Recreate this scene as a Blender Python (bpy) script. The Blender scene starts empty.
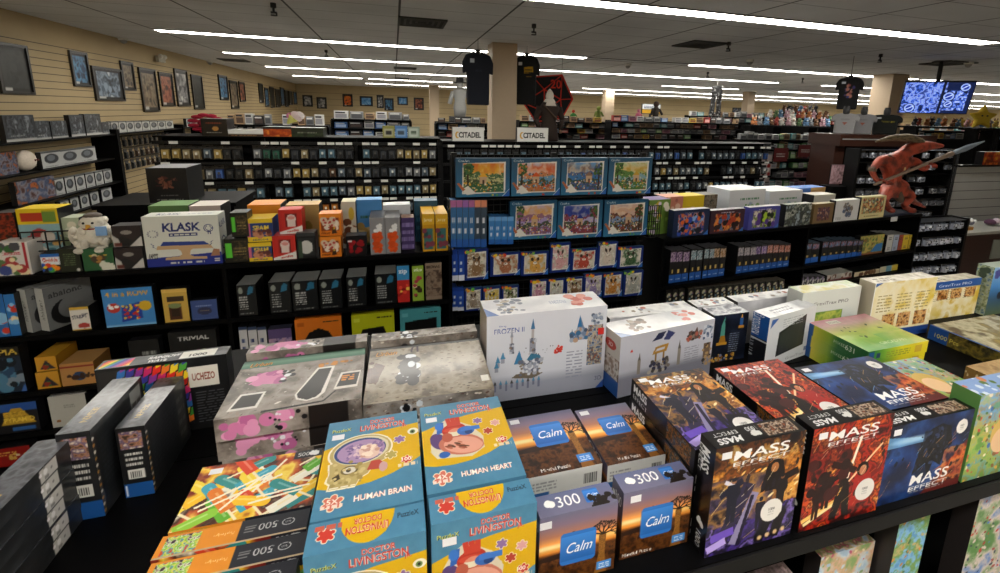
import bpy, bmesh, math, random
import numpy as np
from mathutils import Vector, Matrix
E = 2.30            # eye height of the photographer; the floor is z = 0
H = 1.12            # ceiling above the eye
TZ = E - 1.0        # top of the puzzle gondola in front
CEIL = E + H
scene = bpy.context.scene
COL = scene.collection
PI = math.pi
# ------------------------------------------------------------------ camera
f_px, pcx, pcy, ra, rb, rc = 467.8, 537.8, 208.5, .2017, -.2982, .0272
ca, sa, cb, sb, cc, sc_ = math.cos(ra), math.sin(ra), math.cos(rb), math.sin(rb), math.cos(rc), math.sin(rc)
Rx = np.array([[1, 0, 0], [0, ca, -sa], [0, sa, ca]]); Ry = np.array([[cb, 0, sb], [0, 1, 0], [-sb, 0, cb]])
Rz = np.array([[cc, -sc_, 0], [sc_, cc, 0], [0, 0, 1]])
CM = Rz @ Rx @ Ry
def b3(v): return Vector((v[0], v[2], -v[1]))
cam_d = bpy.data.cameras.new('camera'); cam = bpy.data.objects.new('camera', cam_d); COL.objects.link(cam)
right, up, fwd = b3(CM[0]), -b3(CM[1]), b3(CM[2])
cam.matrix_world = Matrix(((right.x, up.x, -fwd.x, 0), (right.y, up.y, -fwd.y, 0), (right.z, up.z, -fwd.z, E), (0, 0, 0, 1)))
cam_d.sensor_width = 36; cam_d.lens = f_px / 1000 * 36
cam_d.shift_x = -(pcx - 500) / 1000; cam_d.shift_y = -(286.5 - pcy) / 1000
cam_d.clip_start = .02; cam_d.clip_end = 200
scene.camera = cam
def ray(px, py):
    v = CM.T @ np.array([(px - pcx) / f_px, (py - pcy) / f_px, 1.]); return np.array([v[0], v[2], -v[1]])
def on_z(px, py, z):                       # measured point of the photograph on a level plane (world z)
    r = ray(px, py); t = (z - E) / r[2]; return Vector((r[0] * t, r[1] * t, z))
def on_y(px, py, y):
    r = ray(px, py); t = y / r[1]; return Vector((r[0] * t, y, r[2] * t + E))
def on_x(px, py, x):
    r = ray(px, py); t = x / r[0]; return Vector((x, r[1] * t, r[2] * t + E))
# ------------------------------------------------------------------ colour, materials
def hx(c):
    if not isinstance(c, str): return tuple(c)
    c = c.lstrip('#')
    if len(c) == 3: c = ''.join(x * 2 for x in c)
    return tuple(int(c[i:i + 2], 16) / 255 for i in (0, 2, 4))
def lin(a):
    a = np.asarray(a, float); return np.where(a <= .04045, a / 12.92, ((a + .055) / 1.055) ** 2.4)
MATS = {}
def mat(name, color='#888888', color2=None, rough=.5, metal=0., var=.12, scale=30., bump=0., emit=0., coat=0., attr=False, alpha=1., trans=0., stretch=None, spec=None):
    if name in MATS: return MATS[name]
    m = bpy.data.materials.new(name); m.use_nodes = True; nt = m.node_tree; bs = nt.nodes['Principled BSDF']
    L = nt.links.new
    tc = nt.nodes.new('ShaderNodeTexCoord'); nz = nt.nodes.new('ShaderNodeTexNoise'); nz.inputs['Scale'].default_value = scale
    nz.inputs['Detail'].default_value = 4
    if stretch:
        mp = nt.nodes.new('ShaderNodeMapping'); mp.inputs['Scale'].default_value = stretch; L(tc.outputs['Object'], mp.inputs['Vector']); L(mp.outputs[0], nz.inputs['Vector'])
    else: L(tc.outputs['Object'], nz.inputs['Vector'])
    mr = nt.nodes.new('ShaderNodeMapRange'); mr.inputs[3].default_value = 1 - var; mr.inputs[4].default_value = 1 + var
    L(nz.outputs['Fac'], mr.inputs[0])
    mx = nt.nodes.new('ShaderNodeMix'); mx.data_type = 'RGBA'; mx.blend_type = 'MULTIPLY'; mx.inputs[0].default_value = 1
    c = lin(hx(color))
    mx.inputs[6].default_value = (*c, 1)
    if color2:
        cr = nt.nodes.new('ShaderNodeValToRGB'); cr.color_ramp.elements[0].position = .42; cr.color_ramp.elements[1].position = .62; cr.color_ramp.elements[0].color = (*c, 1); cr.color_ramp.elements[1].color = (*lin(hx(color2)), 1); L(nz.outputs['Fac'], cr.inputs[0]); L(cr.outputs[0], mx.inputs[6])
    if attr:
        at = nt.nodes.new('ShaderNodeAttribute'); at.attribute_name = 'Col'; L(at.outputs['Color'], mx.inputs[6])
    L(mr.outputs[0], mx.inputs[7]); L(mx.outputs[2], bs.inputs['Base Color'])
    bs.inputs['Roughness'].default_value = rough; bs.inputs['Metallic'].default_value = metal
    bs.inputs['Coat Weight'].default_value = coat; bs.inputs['Coat Roughness'].default_value = .12
    if spec is not None: bs.inputs['Specular IOR Level'].default_value = spec
    if emit:
        L(mx.outputs[2], bs.inputs['Emission Color']); bs.inputs['Emission Strength'].default_value = emit
    if bump:
        bn = nt.nodes.new('ShaderNodeBump'); bn.inputs['Strength'].default_value = bump; bn.inputs['Distance'].default_value = .004
        L(nz.outputs['Fac'], bn.inputs['Height']); L(bn.outputs[0], bs.inputs['Normal'])
    if alpha < 1: bs.inputs['Alpha'].default_value = alpha
    if trans: bs.inputs['Transmission Weight'].default_value = trans
    MATS[name] = m; return m
CARD = mat('printed_card', rough=.38, attr=True, var=.04, scale=60, coat=.06, spec=.35)
WRAP = mat('shrinkwrapped_print', rough=.32, attr=True, var=.03, scale=14, coat=.3, bump=.25, spec=.3)
FLATP = mat('matt_print', rough=.7, attr=True, var=.06, scale=40)
CLOTHP = mat('cloth_print', rough=.9, attr=True, var=.15, scale=50, bump=.3)
BLK = mat('black_laminate', '#060607', rough=.5, var=.3, scale=25, spec=.08)
BLKM = mat('black_metal', '#0e0e0f', rough=.45, var=.2, spec=.25)
WHT = mat('white_paper', '#e4e4de', rough=.6, var=.04)
SILV = mat('silver_metal', '#b0b0b0', rough=.35, metal=.8, var=.1)
# ------------------------------------------------------------------ raster print art (held as mesh colour attributes)
_glyph = {}
def text_tris(s, bold=0.):
    k = (s, bold)
    if k not in _glyph:
        cu = bpy.data.curves.new('t', 'FONT'); cu.body = s; cu.size = 1; cu.offset = bold; cu.resolution_u = 3
        ob = bpy.data.objects.new('t', cu); COL.objects.link(ob)
        dg = bpy.context.evaluated_depsgraph_get(); dg.update()
        me = bpy.data.meshes.new_from_object(ob.evaluated_get(dg)); me.calc_loop_triangles()
        v = np.array([p.co[:2] for p in me.vertices]) if len(me.vertices) else np.zeros((1, 2))
        t = np.array([l.vertices[:] for l in me.loop_triangles], int).reshape(-1, 3)
        bpy.data.objects.remove(ob); bpy.data.curves.remove(cu); bpy.data.meshes.remove(me)
        v = v - v.min(0); _glyph[k] = (v, t)
    return _glyph[k]
def vnoise(ny, nx, cells, seed, octv=4, asp=1.):
    rng = np.random.RandomState(seed); out = np.zeros((ny, nx)); amp = 1.; c = cells
    for o in range(octv):
        gx, gy = max(2, int(c) + 2), max(2, int(c * asp) + 2)
        g = rng.rand(gy, gx)
        x = np.linspace(0, gx - 1.001, nx); y = np.linspace(0, gy - 1.001, ny); xi = x.astype(int); yi = y.astype(int)
        fx = x - xi; fy = (y - yi)[:, None]; fx = fx * fx * (3 - 2 * fx); fy = fy * fy * (3 - 2 * fy)
        a = g[yi][:, xi]; b = g[yi][:, xi + 1]; d = g[yi + 1][:, xi]; e = g[yi + 1][:, xi + 1]
        out += amp * ((a * (1 - fx) + b * fx) * (1 - fy) + (d * (1 - fx) + e * fx) * fy); amp *= .55; c *= 2
    out -= out.min(); return out / max(out.max(), 1e-6)
class Art:
    S = 2
    def __init__(s, w, h, bg='#000', res=450):
        s.w, s.h = w, h; s.nx = max(2, int(round(w * res))); s.ny = max(2, int(round(h * res)))
        s.X = s.nx * s.S; s.Y = s.ny * s.S
        s.im = np.empty((s.Y, s.X, 3)); s.im[:] = hx(bg); s.r = random.Random(7)
        s.mask = None
    def win(s, u0, v0, u1, v1):
        i0 = max(0, int(math.floor(u0 * s.X))); i1 = min(s.X, int(math.ceil(u1 * s.X)) + 1)
        j0 = max(0, int(math.floor(v0 * s.Y))); j1 = min(s.Y, int(math.ceil(v1 * s.Y)) + 1)
        if i1 <= i0 or j1 <= j0: return None
        u = (np.arange(i0, i1) + .5) / s.X; v = (np.arange(j0, j1) + .5) / s.Y
        return slice(j0, j1), slice(i0, i1), *np.meshgrid(u, v)
    def put(s, w, m, c, a=1.):
        t = s.im[w[0], w[1]]; m = m * a
        if s.mask is not None: m = m * s.mask[w[0], w[1]]
        m = np.asarray(m, float)[..., None]; s.im[w[0], w[1]] = t * (1 - m) + np.array(hx(c)) * m
    def rect(s, u0, v0, u1, v1, c, a=1.):
        w = s.win(u0, v0, u1, v1)
        if w: s.put(w, (w[2] >= u0) & (w[2] <= u1) & (w[3] >= v0) & (w[3] <= v1), c, a)
        return s
    def ell(s, u, v, ru, rv=None, c='#fff', a=1., rot=0., soft=0.):
        rv = ru * s.w / s.h if rv is None else rv
        R = max(ru * s.w, rv * s.h); w = s.win(u - R / s.w, v - R / s.h, u + R / s.w, v + R / s.h)
        if w:
            dx = (w[2] - u) * s.w; dy = (w[3] - v) * s.h; c_, s_ = math.cos(rot), math.sin(rot)
            q = ((dx * c_ + dy * s_) / (ru * s.w)) ** 2 + ((-dx * s_ + dy * c_) / (rv * s.h)) ** 2
            s.put(w, np.clip((1 - q) / soft, 0, 1) if soft else q <= 1, c, a)
        return s
    def poly(s, pts, c, a=1.):
        p = np.array(pts, float); w = s.win(*p.min(0), *p.max(0))
        if w:
            ins = np.zeros(w[2].shape, bool); n = len(p)
            for i in range(n):
                x0, y0 = p[i]; x1, y1 = p[i - 1]
                if y0 == y1: continue
                ins ^= ((y0 > w[3]) != (y1 > w[3])) & (w[2] < (x1 - x0) * (w[3] - y0) / (y1 - y0) + x0)
            s.put(w, ins, c, a)
        return s
    def line(s, u0, v0, u1, v1, t, c, a=1.):       # t in metres
        dx, dy = (u1 - u0) * s.w, (v1 - v0) * s.h; L = math.hypot(dx, dy) or 1; nx, ny = -dy / L * t / 2 / s.w, dx / L * t / 2 / s.h
        return s.poly([(u0 + nx, v0 + ny), (u1 + nx, v1 + ny), (u1 - nx, v1 - ny), (u0 - nx, v0 - ny)], c, a)
    def vgrad(s, stops, u0=0, v0=0, u1=1, v1=1, horiz=False):
        w = s.win(u0, v0, u1, v1)
        if w:
            t = (w[2] - u0) / (u1 - u0) if horiz else (w[3] - v0) / (v1 - v0)
            xs = [k[0] for k in stops]; cs = np.array([hx(k[1]) for k in stops])
            col = np.stack([np.interp(t, xs, cs[:, i]) for i in range(3)], -1)
            m = np.ones(t.shape) if s.mask is None else s.mask[w[0], w[1]]
            m = (m * ((w[2] >= u0) & (w[2] <= u1) & (w[3] >= v0) & (w[3] <= v1)))[..., None]
            s.im[w[0], w[1]] = s.im[w[0], w[1]] * (1 - m) + col * m
        return s
    def noise(s, pal, cells=5, seed=1, u0=0, v0=0, u1=1, v1=1, a=1., octv=5, lo=.15, hi=.85):
        w = s.win(u0, v0, u1, v1)
        if w:
            n = np.clip((vnoise(*w[2].shape, cells, seed, octv, s.h * (v1 - v0) / (s.w * (u1 - u0))) - lo) / (hi - lo), 0, .9999)
            cs = np.array([hx(k) for k in pal]); xs = np.linspace(0, 1, len(pal))
            col = np.stack([np.interp(n, xs, cs[:, i]) for i in range(3)], -1)
            m = np.full(n.shape, a) if s.mask is None else a * s.mask[w[0], w[1]]
            m = m[..., None]; s.im[w[0], w[1]] = s.im[w[0], w[1]] * (1 - m) + col * m
        return s
    def splat(s, n, pal, r0, r1, seed=1, box=(0, 0, 1, 1), asp=1., rot=None, a=1., soft=0.):   # radii in metres
        R = random.Random(seed)
        for _ in range(n):
            r = R.uniform(r0, r1); an = R.uniform(0, PI) if rot is None else rot + R.uniform(-.25, .25)
            s.ell(R.uniform(box[0], box[2]), R.uniform(box[1], box[3]), r / s.w, r * asp / s.h, R.choice(pal), a, an, soft)
        return s
    def text(s, t, u, v, h, c='#fff', w=None, al='l', rot=0., bold=0., shear=0., flip=False):   # h, w as fractions of the face height, width
        P, T = text_tris(t, bold)
        if not len(T): return s
        P = P / max(P[:, 1].max(), 1e-6); W = P[:, 0].max(); k = h * s.h
        sx = (w * s.w / W) if w else k
        Q = np.stack([P[:, 0] * sx + P[:, 1] * k * shear, P[:, 1] * k], -1); wt = W * sx
        if al == 'c': Q[:, 0] -= wt / 2; Q[:, 1] -= k / 2
        elif al == 'r': Q[:, 0] -= wt
        if flip: Q = -Q
        c_, s_ = math.cos(rot), math.sin(rot); Q = np.stack([Q[:, 0] * c_ - Q[:, 1] * s_, Q[:, 0] * s_ + Q[:, 1] * c_], -1)
        Q[:, 0] = u + Q[:, 0] / s.w; Q[:, 1] = v + Q[:, 1] / s.h
        wn = s.win(*Q.min(0), *Q.max(0))
        if not wn: return s
        m = np.zeros(wn[2].shape, bool); oi, oj = wn[1].start, wn[0].start
        for tr in T:
            q = Q[tr]; i0 = max(0, int(q[:, 0].min() * s.X) - oi); i1 = int(q[:, 0].max() * s.X) - oi + 2
            j0 = max(0, int(q[:, 1].min() * s.Y) - oj); j1 = int(q[:, 1].max() * s.Y) - oj + 2
            U, V = wn[2][j0:j1, i0:i1], wn[3][j0:j1, i0:i1]
            if not U.size: continue
            d = [(q[(k2 + 1) % 3, 0] - q[k2, 0]) * (V - q[k2, 1]) - (q[(k2 + 1) % 3, 1] - q[k2, 1]) * (U - q[k2, 0]) for k2 in range(3)]
            m[j0:j1, i0:i1] |= ((d[0] >= 0) & (d[1] >= 0) & (d[2] >= 0)) | ((d[0] <= 0) & (d[1] <= 0) & (d[2] <= 0))
        s.put(wn, m, c); return s
    def fine(s, n, u0, v0, u1, v1, c, seed=1, th=.5):   # rows of small print, unreadable at this size
        R = random.Random(seed); dv = (v1 - v0) / n
        for i in range(n):
            u = u0
            while u < u1:
                l = R.uniform(.02, .09); s.rect(u, v0 + i * dv, min(u1, u + l), v0 + i * dv + dv * th, c); u += l + .018
        return s
    def rot180(s): s.im = s.im[::-1, ::-1].copy(); return s
    def out(s): return s.im.reshape(s.ny, s.S, s.nx, s.S, 3).mean((1, 3))
def paste(dst, src, u0, v0, u1, v1):
    w = dst.win(u0, v0, u1, v1)
    ii = np.clip(((w[2] - u0) / (u1 - u0) * src.X).astype(int), 0, src.X - 1); jj = np.clip(((w[3] - v0) / (v1 - v0) * src.Y).astype(int), 0, src.Y - 1)
    dst.im[w[0], w[1]] = src.im[jj, ii]; return dst
# ------------------------------------------------------------------ mesh builders
def raw_mesh(name, V, loops, starts, totals, lcol, mats, pm=None, smooth=False):
    me = bpy.data.meshes.new(name); V = np.asarray(V, np.float32)
    me.vertices.add(len(V)); me.vertices.foreach_set('co', V.ravel())
    me.loops.add(len(loops)); me.loops.foreach_set('vertex_index', np.asarray(loops, np.int32))
    me.polygons.add(len(starts)); me.polygons.foreach_set('loop_start', np.asarray(starts, np.int32)); me.polygons.foreach_set('loop_total', np.asarray(totals, np.int32))
    if pm is not None: me.polygons.foreach_set('material_index', np.asarray(pm, np.int32))
    me.polygons.foreach_set('use_smooth', np.full(len(starts), bool(smooth)))
    me.update(calc_edges=True)
    if lcol is not None:
        ca_ = me.color_attributes.new('Col', 'FLOAT_COLOR', 'CORNER'); c4 = np.ones((len(loops), 4), np.float32); c4[:, :3] = lin(lcol); ca_.data.foreach_set('color', c4.ravel())
    for m in mats: me.materials.append(m)
    return me
def carton(w, d, h, faces, res, base='#222', m=None):
    """One closed box: printed faces are fine grids carrying the print, the others single polygons."""
    n = [max(1, int(round(x * res))) for x in (w, d, h)]; nx, ny, nz = n
    spec = {'front': ((0, 0, 0), 0, 2, 1, 1), 'back': ((nx, ny, 0), 0, 2, -1, 1), 'left': ((0, ny, 0), 1, 2, -1, 1),
            'right': ((nx, 0, 0), 1, 2, 1, 1), 'top': ((0, 0, nz), 0, 1, 1, 1), 'bottom': ((0, ny, 0), 0, 1, 1, -1)}
    keyf = lambda P: (P[..., 0] * (ny + 1) + P[..., 1]) * (nz + 1) + P[..., 2]
    LK, LC, TT = [], [], []
    for fn, (o, ua, va, us, vs) in spec.items():
        a = faces.get(fn, base); nu, nv = n[ua], n[va]
        g = np.zeros((nv + 1, nu + 1, 3), np.int64) + np.array(o)
        g[..., ua] += us * np.arange(nu + 1)[None, :]; g[..., va] += vs * np.arange(nv + 1)[:, None]
        k = keyf(g)
        if isinstance(a, Art):
            im = a.out(); yy = np.clip((np.linspace(0, 1, nv + 1) * im.shape[0]).astype(int), 0, im.shape[0] - 1); xx = np.clip((np.linspace(0, 1, nu + 1) * im.shape[1]).astype(int), 0, im.shape[1] - 1)
            c = im[yy][:, xx]
            q = np.stack([k[:-1, :-1], k[:-1, 1:], k[1:, 1:], k[1:, :-1]], -1).reshape(-1)
            LK.append(q); LC.append(np.stack([c[:-1, :-1], c[:-1, 1:], c[1:, 1:], c[1:, :-1]], 2).reshape(-1, 3)); TT.append(np.full(nu * nv, 4))
        else:
            b = np.concatenate([k[0, :-1], k[:-1, -1], k[-1, :0:-1], k[:0:-1, 0]]); LK.append(b)
            LC.append(np.tile(np.array(hx(a)), (len(b), 1))); TT.append(np.array([len(b)]))
    LK = np.concatenate(LK); LC = np.concatenate(LC); TT = np.concatenate(TT)
    uq, inv = np.unique(LK, return_inverse=True)
    kz = uq % (nz + 1); ky = (uq // (nz + 1)) % (ny + 1); kx = uq // ((nz + 1) * (ny + 1))
    V = np.stack([kx / nx * w - w / 2, ky / ny * d, kz / nz * h], -1)
    st = np.concatenate([[0], np.cumsum(TT)[:-1]])
    return raw_mesh('carton', V, inv, st, TT, LC, [m or CARD])
class MB:
    """Collects plain shapes with one colour per face; build() links them as one mesh object."""
    def __init__(s): s.V = []; s.F = []; s.C = []; s.M = []
    def add(s, V, F, c='#888', T=None, mi=0):
        o = len(s.V)
        for v in V: s.V.append(tuple(T @ Vector(v)) if T is not None else tuple(v))
        for f in F: s.F.append([i + o for i in f]); s.C.append(c); s.M.append(mi)
        return s
    def box(s, x0, y0, z0, x1, y1, z1, c='#888', T=None, mi=0):
        V = [(x0, y0, z0), (x1, y0, z0), (x1, y1, z0), (x0, y1, z0), (x0, y0, z1), (x1, y0, z1), (x1, y1, z1), (x0, y1, z1)]
        return s.add(V, [(0, 3, 2, 1), (4, 5, 6, 7), (0, 1, 5, 4), (1, 2, 6, 5), (2, 3, 7, 6), (3, 0, 4, 7)], c, T, mi)
    def prism(s, pts, t0, t1, axis='y', c='#888', T=None, mi=0):     # closed outline given in (x,z), (x,y) or (y,z)
        n = len(pts); mk = {'y': lambda p, t: (p[0], t, p[1]), 'z': lambda p, t: (p[0], p[1], t), 'x': lambda p, t: (t, p[0], p[1])}[axis]
        V = [mk(p, t0) for p in pts] + [mk(p, t1) for p in pts]
        F = [list(range(n)), list(range(2 * n - 1, n - 1, -1))] + [(i, i + n, (i + 1) % n + n, (i + 1) % n) for i in range(n)]
        return s.add(V, F, c, T, mi)
    def lathe(s, prof, c='#888', n=12, T=None, cap=True, mi=0, sx=1., sy=1.):
        V = []; F = []
        for r, z in prof:
            for i in range(n): V.append((r * sx * math.cos(2 * PI * i / n), r * sy * math.sin(2 * PI * i / n), z))
        for k in range(len(prof) - 1):
            for i in range(n): a = k * n + i; b = k * n + (i + 1) % n; F.append((a, b, b + n, a + n))
        if cap: F.append(list(range(n))[::-1]); F.append([len(V) - n + i for i in range(n)])
        return s.add(V, F, c, T, mi)
    def cyl(s, p, q, r, c='#888', n=8, r2=None, mi=0):
        p, q = Vector(p), Vector(q); d = q - p; L = d.length
        T = Matrix.Translation(p) @ d.to_track_quat('Z', 'Y').to_matrix().to_4x4()
        return s.lathe([(r, 0), (r if r2 is None else r2, L)], c, n, T, mi=mi)
    def ball(s, p, r, c='#888', n=10, k=6, sc=(1, 1, 1), T=None, mi=0):
        M = Matrix.Translation(p) @ Matrix.Diagonal((*sc, 1)); M = T @ M if T is not None else M
        return s.lathe([(max(.02 * r, r * math.sin(PI * i / k)), -r * math.cos(PI * i / k)) for i in range(k + 1)], c, n, M, mi=mi)
    def mesh(s, name='m', mats=None, smooth=False):
        lo = [i for f in s.F for i in f]; tot = [len(f) for f in s.F]; st = np.concatenate([[0], np.cumsum(tot)[:-1]])
        col = np.repeat(np.array([hx(c) for c in s.C]), tot, 0)
        return raw_mesh(name, s.V, lo, st, tot, col, mats if isinstance(mats, (list, tuple)) else [mats or FLATP], s.M, smooth)
    def build(s, name, mats=None, parent=None, smooth=False): return link(name, s.mesh(name, mats, smooth), parent)
def link(name, me, parent=None, loc=None, rz=0.):
    o = bpy.data.objects.new(name, me); COL.objects.link(o)
    if parent is not None: o.parent = parent
    if loc is not None: o.location = loc
    if rz: o.rotation_euler = (0, 0, rz)
    return o
def tag(o, label, cat, group=None, kind=None):
    if label: o['label'] = label
    if cat: o['category'] = cat
    if group: o['group'] = group
    if kind: o['kind'] = kind
    return o
def thing(name, label, cat, loc=(0, 0, 0), rz=0., group=None):
    o = bpy.data.objects.new(name, None); COL.objects.link(o); o.empty_display_size = .05
    o.location = loc; o.rotation_euler = (0, 0, rz); return tag(o, label, cat, group)
def struct(name, me): return tag(link(name, me), None, None, None, 'structure')
KIDS = {}
def copy_tree(o, parent=None):
    c = o.copy(); COL.objects.link(c)
    if parent is not None: c.parent = parent
    for ch in o.children: copy_tree(ch, c)
    return c
def dup(o, loc, rz, label, group=None):
    c = copy_tree(o); c.location = loc; c.rotation_euler = (o.rotation_euler[0], o.rotation_euler[1], rz); c['label'] = label
    if group: c['group'] = group
    return c
ORD = 'first second third fourth fifth sixth seventh eighth ninth tenth eleventh twelfth thirteenth fourteenth fifteenth sixteenth seventeenth eighteenth nineteenth twentieth'.split()
def nth(i):
    if i < 20: return ORD[i]
    t, u = divmod(i + 1, 10); names = {2: 'twenty', 3: 'thirty', 4: 'forty', 5: 'fifty', 6: 'sixty', 7: 'seventy', 8: 'eighty', 9: 'ninety'}
    return (names[t] + '-' + ORD[u - 1]) if u else names[t][:-1] + 'ieth'
def sticker(parent, w, h, u=.08, v=.9, face='front', size=(.026, .017), d=.05):
    b = MB(); sw, sh = size
    if face == 'front': x = -w / 2 + u * w; z = v * h; b.box(x, -.0006, z - sh, x + sw, .0002, z, '#e9e9ee')
    else: x = -w / 2 + u * w; y = v * d; b.box(x, y - sh, h - .0002, x + sw, y, h + .0006, '#e9e9ee')
    b2 = b.build('price_sticker', FLATP, parent); b2['label'] = 'small white price sticker'; return b2
def pbox(name, label, cat, fn, A, B, z, d, h=None, w=None, yaw=None, group=None, m=None, res=450, lean=0., at='bot', sink=0., base='#222', stick=None):
    """A carton whose front edge runs between two measured points lying on the level plane z."""
    p, q = on_z(*A, z), on_z(*B, z); dv = q - p
    W = w or dv.length; ya = math.atan2(dv.y, dv.x) if yaw is None else yaw
    faces = fn(W, d, h, res) if fn else {}
    c = (p + q) / 2; zz = z if at == 'bot' else z - h
    o = link(name, carton(W, d, h, faces, res, base, m), None, (c.x, c.y, zz), ya); o.rotation_euler[0] = lean
    tag(o, label, cat, group)
    if stick: sticker(o, W, h, stick[0], stick[1], stick[2] if len(stick) > 2 else 'front', d=d)
    return o
LAMP = 26.0
# ------------------------------------------------------------------ room
YB, YF, XL, XR = 27.0, -5.0, -4.72, 42.0
def slab(name, x0, y0, z0, x1, y1, z1, m):
    return struct(name, MB().box(x0, y0, z0, x1, y1, z1).mesh(name, m))
def grid_mat():
    m = bpy.data.materials.new('ceiling_tiles'); m.use_nodes = True; nt = m.node_tree; bs = nt.nodes['Principled BSDF']; L = nt.links.new
    tc = nt.nodes.new('ShaderNodeTexCoord'); sx = nt.nodes.new('ShaderNodeSeparateXYZ'); L(tc.outputs['Object'], sx.inputs[0])
    def mth(op, a, b=None):
        n = nt.nodes.new('ShaderNodeMath'); n.operation = op
        for i, v in enumerate((a, b)):
            if v is None: continue
            if isinstance(v, (int, float)): n.inputs[i].default_value = v
            else: L(v, n.inputs[i])
        return n.outputs[0]
    def lines(s, off, step, wd):
        t = mth('MODULO', mth('ADD', s, 1000 * step - off), step); return mth('LESS_THAN', mth('MINIMUM', t, mth('SUBTRACT', step, t)), wd)
    lx = lines(sx.outputs[0], .10, 1.22, .013); ly = lines(sx.outputs[1], 4.74 - .152, .61, .008)
    nz = nt.nodes.new('ShaderNodeTexNoise'); nz.inputs['Scale'].default_value = 90; L(tc.outputs['Object'], nz.inputs['Vector'])
    n2 = nt.nodes.new('ShaderNodeTexNoise'); n2.inputs['Scale'].default_value = .9; L(tc.outputs['Object'], n2.inputs['Vector'])
    cr = nt.nodes.new('ShaderNodeMapRange'); cr.inputs[3].default_value = .58; cr.inputs[4].default_value = .76; L(nz.outputs['Fac'], cr.inputs[0])
    v = mth('MULTIPLY', cr.outputs[0], mth('ADD', .75, mth('MULTIPLY', n2.outputs['Fac'], .5)))
    v = mth('MULTIPLY', v, mth('SUBTRACT', 1, mth('MULTIPLY', lx, .86))); v = mth('MULTIPLY', v, mth('SUBTRACT', 1, mth('MULTIPLY', ly, .55)))
    cb_ = nt.nodes.new('ShaderNodeCombineColor'); L(v, cb_.inputs[0]); L(v, cb_.inputs[1]); L(mth('MULTIPLY', v, 1.0), cb_.inputs[2])
    L(cb_.outputs[0], bs.inputs['Base Color']); bs.inputs['Roughness'].default_value = .9; return m
def slat_mat(name, c, pitch=.102):
    m = mat(name, c, rough=.6, var=.07, scale=3); nt = m.node_tree; L = nt.links.new
    tc = nt.nodes.new('ShaderNodeTexCoord'); sx = nt.nodes.new('ShaderNodeSeparateXYZ'); L(tc.outputs['Object'], sx.inputs[0])
    a = nt.nodes.new('ShaderNodeMath'); a.operation = 'MODULO'; a.inputs[1].default_value = pitch; L(sx.outputs[2], a.inputs[0])
    b = nt.nodes.new('ShaderNodeMath'); b.operation = 'GREATER_THAN'; b.inputs[1].default_value = .012; L(a.outputs[0], b.inputs[0])
    c2 = nt.nodes.new('ShaderNodeMath'); c2.operation = 'LESS_THAN'; c2.inputs[1].default_value = E + .82; L(sx.outputs[2], c2.inputs[0])
    d = nt.nodes.new('ShaderNodeMath'); d.operation = 'SUBTRACT'; d.inputs[0].default_value = 1; L(c2.outputs[0], d.inputs[1])
    e = nt.nodes.new('ShaderNodeMath'); e.operation = 'MAXIMUM'; L(b.outputs[0], e.inputs[0]); L(d.outputs[0], e.inputs[1])
    f = nt.nodes.new('ShaderNodeMapRange'); f.inputs[3].default_value = .22; L(e.outputs[0], f.inputs[0])
    bs = nt.nodes['Principled BSDF']; old = bs.inputs['Base Color'].links[0].from_socket
    mx = nt.nodes.new('ShaderNodeMix'); mx.data_type = 'RGBA'; mx.blend_type = 'MULTIPLY'; mx.inputs[0].default_value = 1
    L(old, mx.inputs[6]); L(f.outputs[0], mx.inputs[7]); L(mx.outputs[2], bs.inputs['Base Color']); return m
SLAT = slat_mat('beige_slatwall', '#ad9870'); WALLB = slat_mat('beige_far_slatwall', '#b8a47c', .3); WALLP = mat('beige_paint', '#c9b58e', rough=.7, var=.05)
CARPET = mat('grey_carpet', '#85827c', rough=.95, var=.2, scale=90)
slab('floor', XL, YF, -.1, XR, YB, 0, CARPET)
slab('ceiling', XL, YF, CEIL, XR, YB, CEIL + .1, grid_mat())
slab('wall_left', XL - .12, YF, 0, XL, YB, CEIL, SLAT)
slab('wall_back', XL - .12, YB, 0, XR, YB + .12, CEIL, WALLB)
slab('wall_right', XR, YF, 0, XR + .12, YB, CEIL, WALLP)
slab('wall_front', XL - .12, YF - .12, 0, XR, YF, CEIL, WALLP)
COLP = mat('beige_column_paint', '#b9a58c', rough=.65, var=.05)
for i, (x, y, s) in enumerate(((1.80, 7.95, .42), (on_y(434.5, 100, 22.5).x, 22.5, .42), (on_y(610, 100, 20).x, 20, .42), (on_y(751, 105, 17).x, 17, .36), (11.45, 8.45, .5), (20.6, 15.5, .5))):
    o = slab('column', x - s / 2, y, 0, x + s / 2, y + s, CEIL, COLP)
    tag(o, ['tan square column between the two hanging black shirts', 'slim tan column near the back wall pictures', 'tan square column behind the hooded statue',
            'tan column right of the hanging patterned trousers', 'tan square column beside the wall television', 'far tan column hidden behind the television'][i], 'column')
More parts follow.
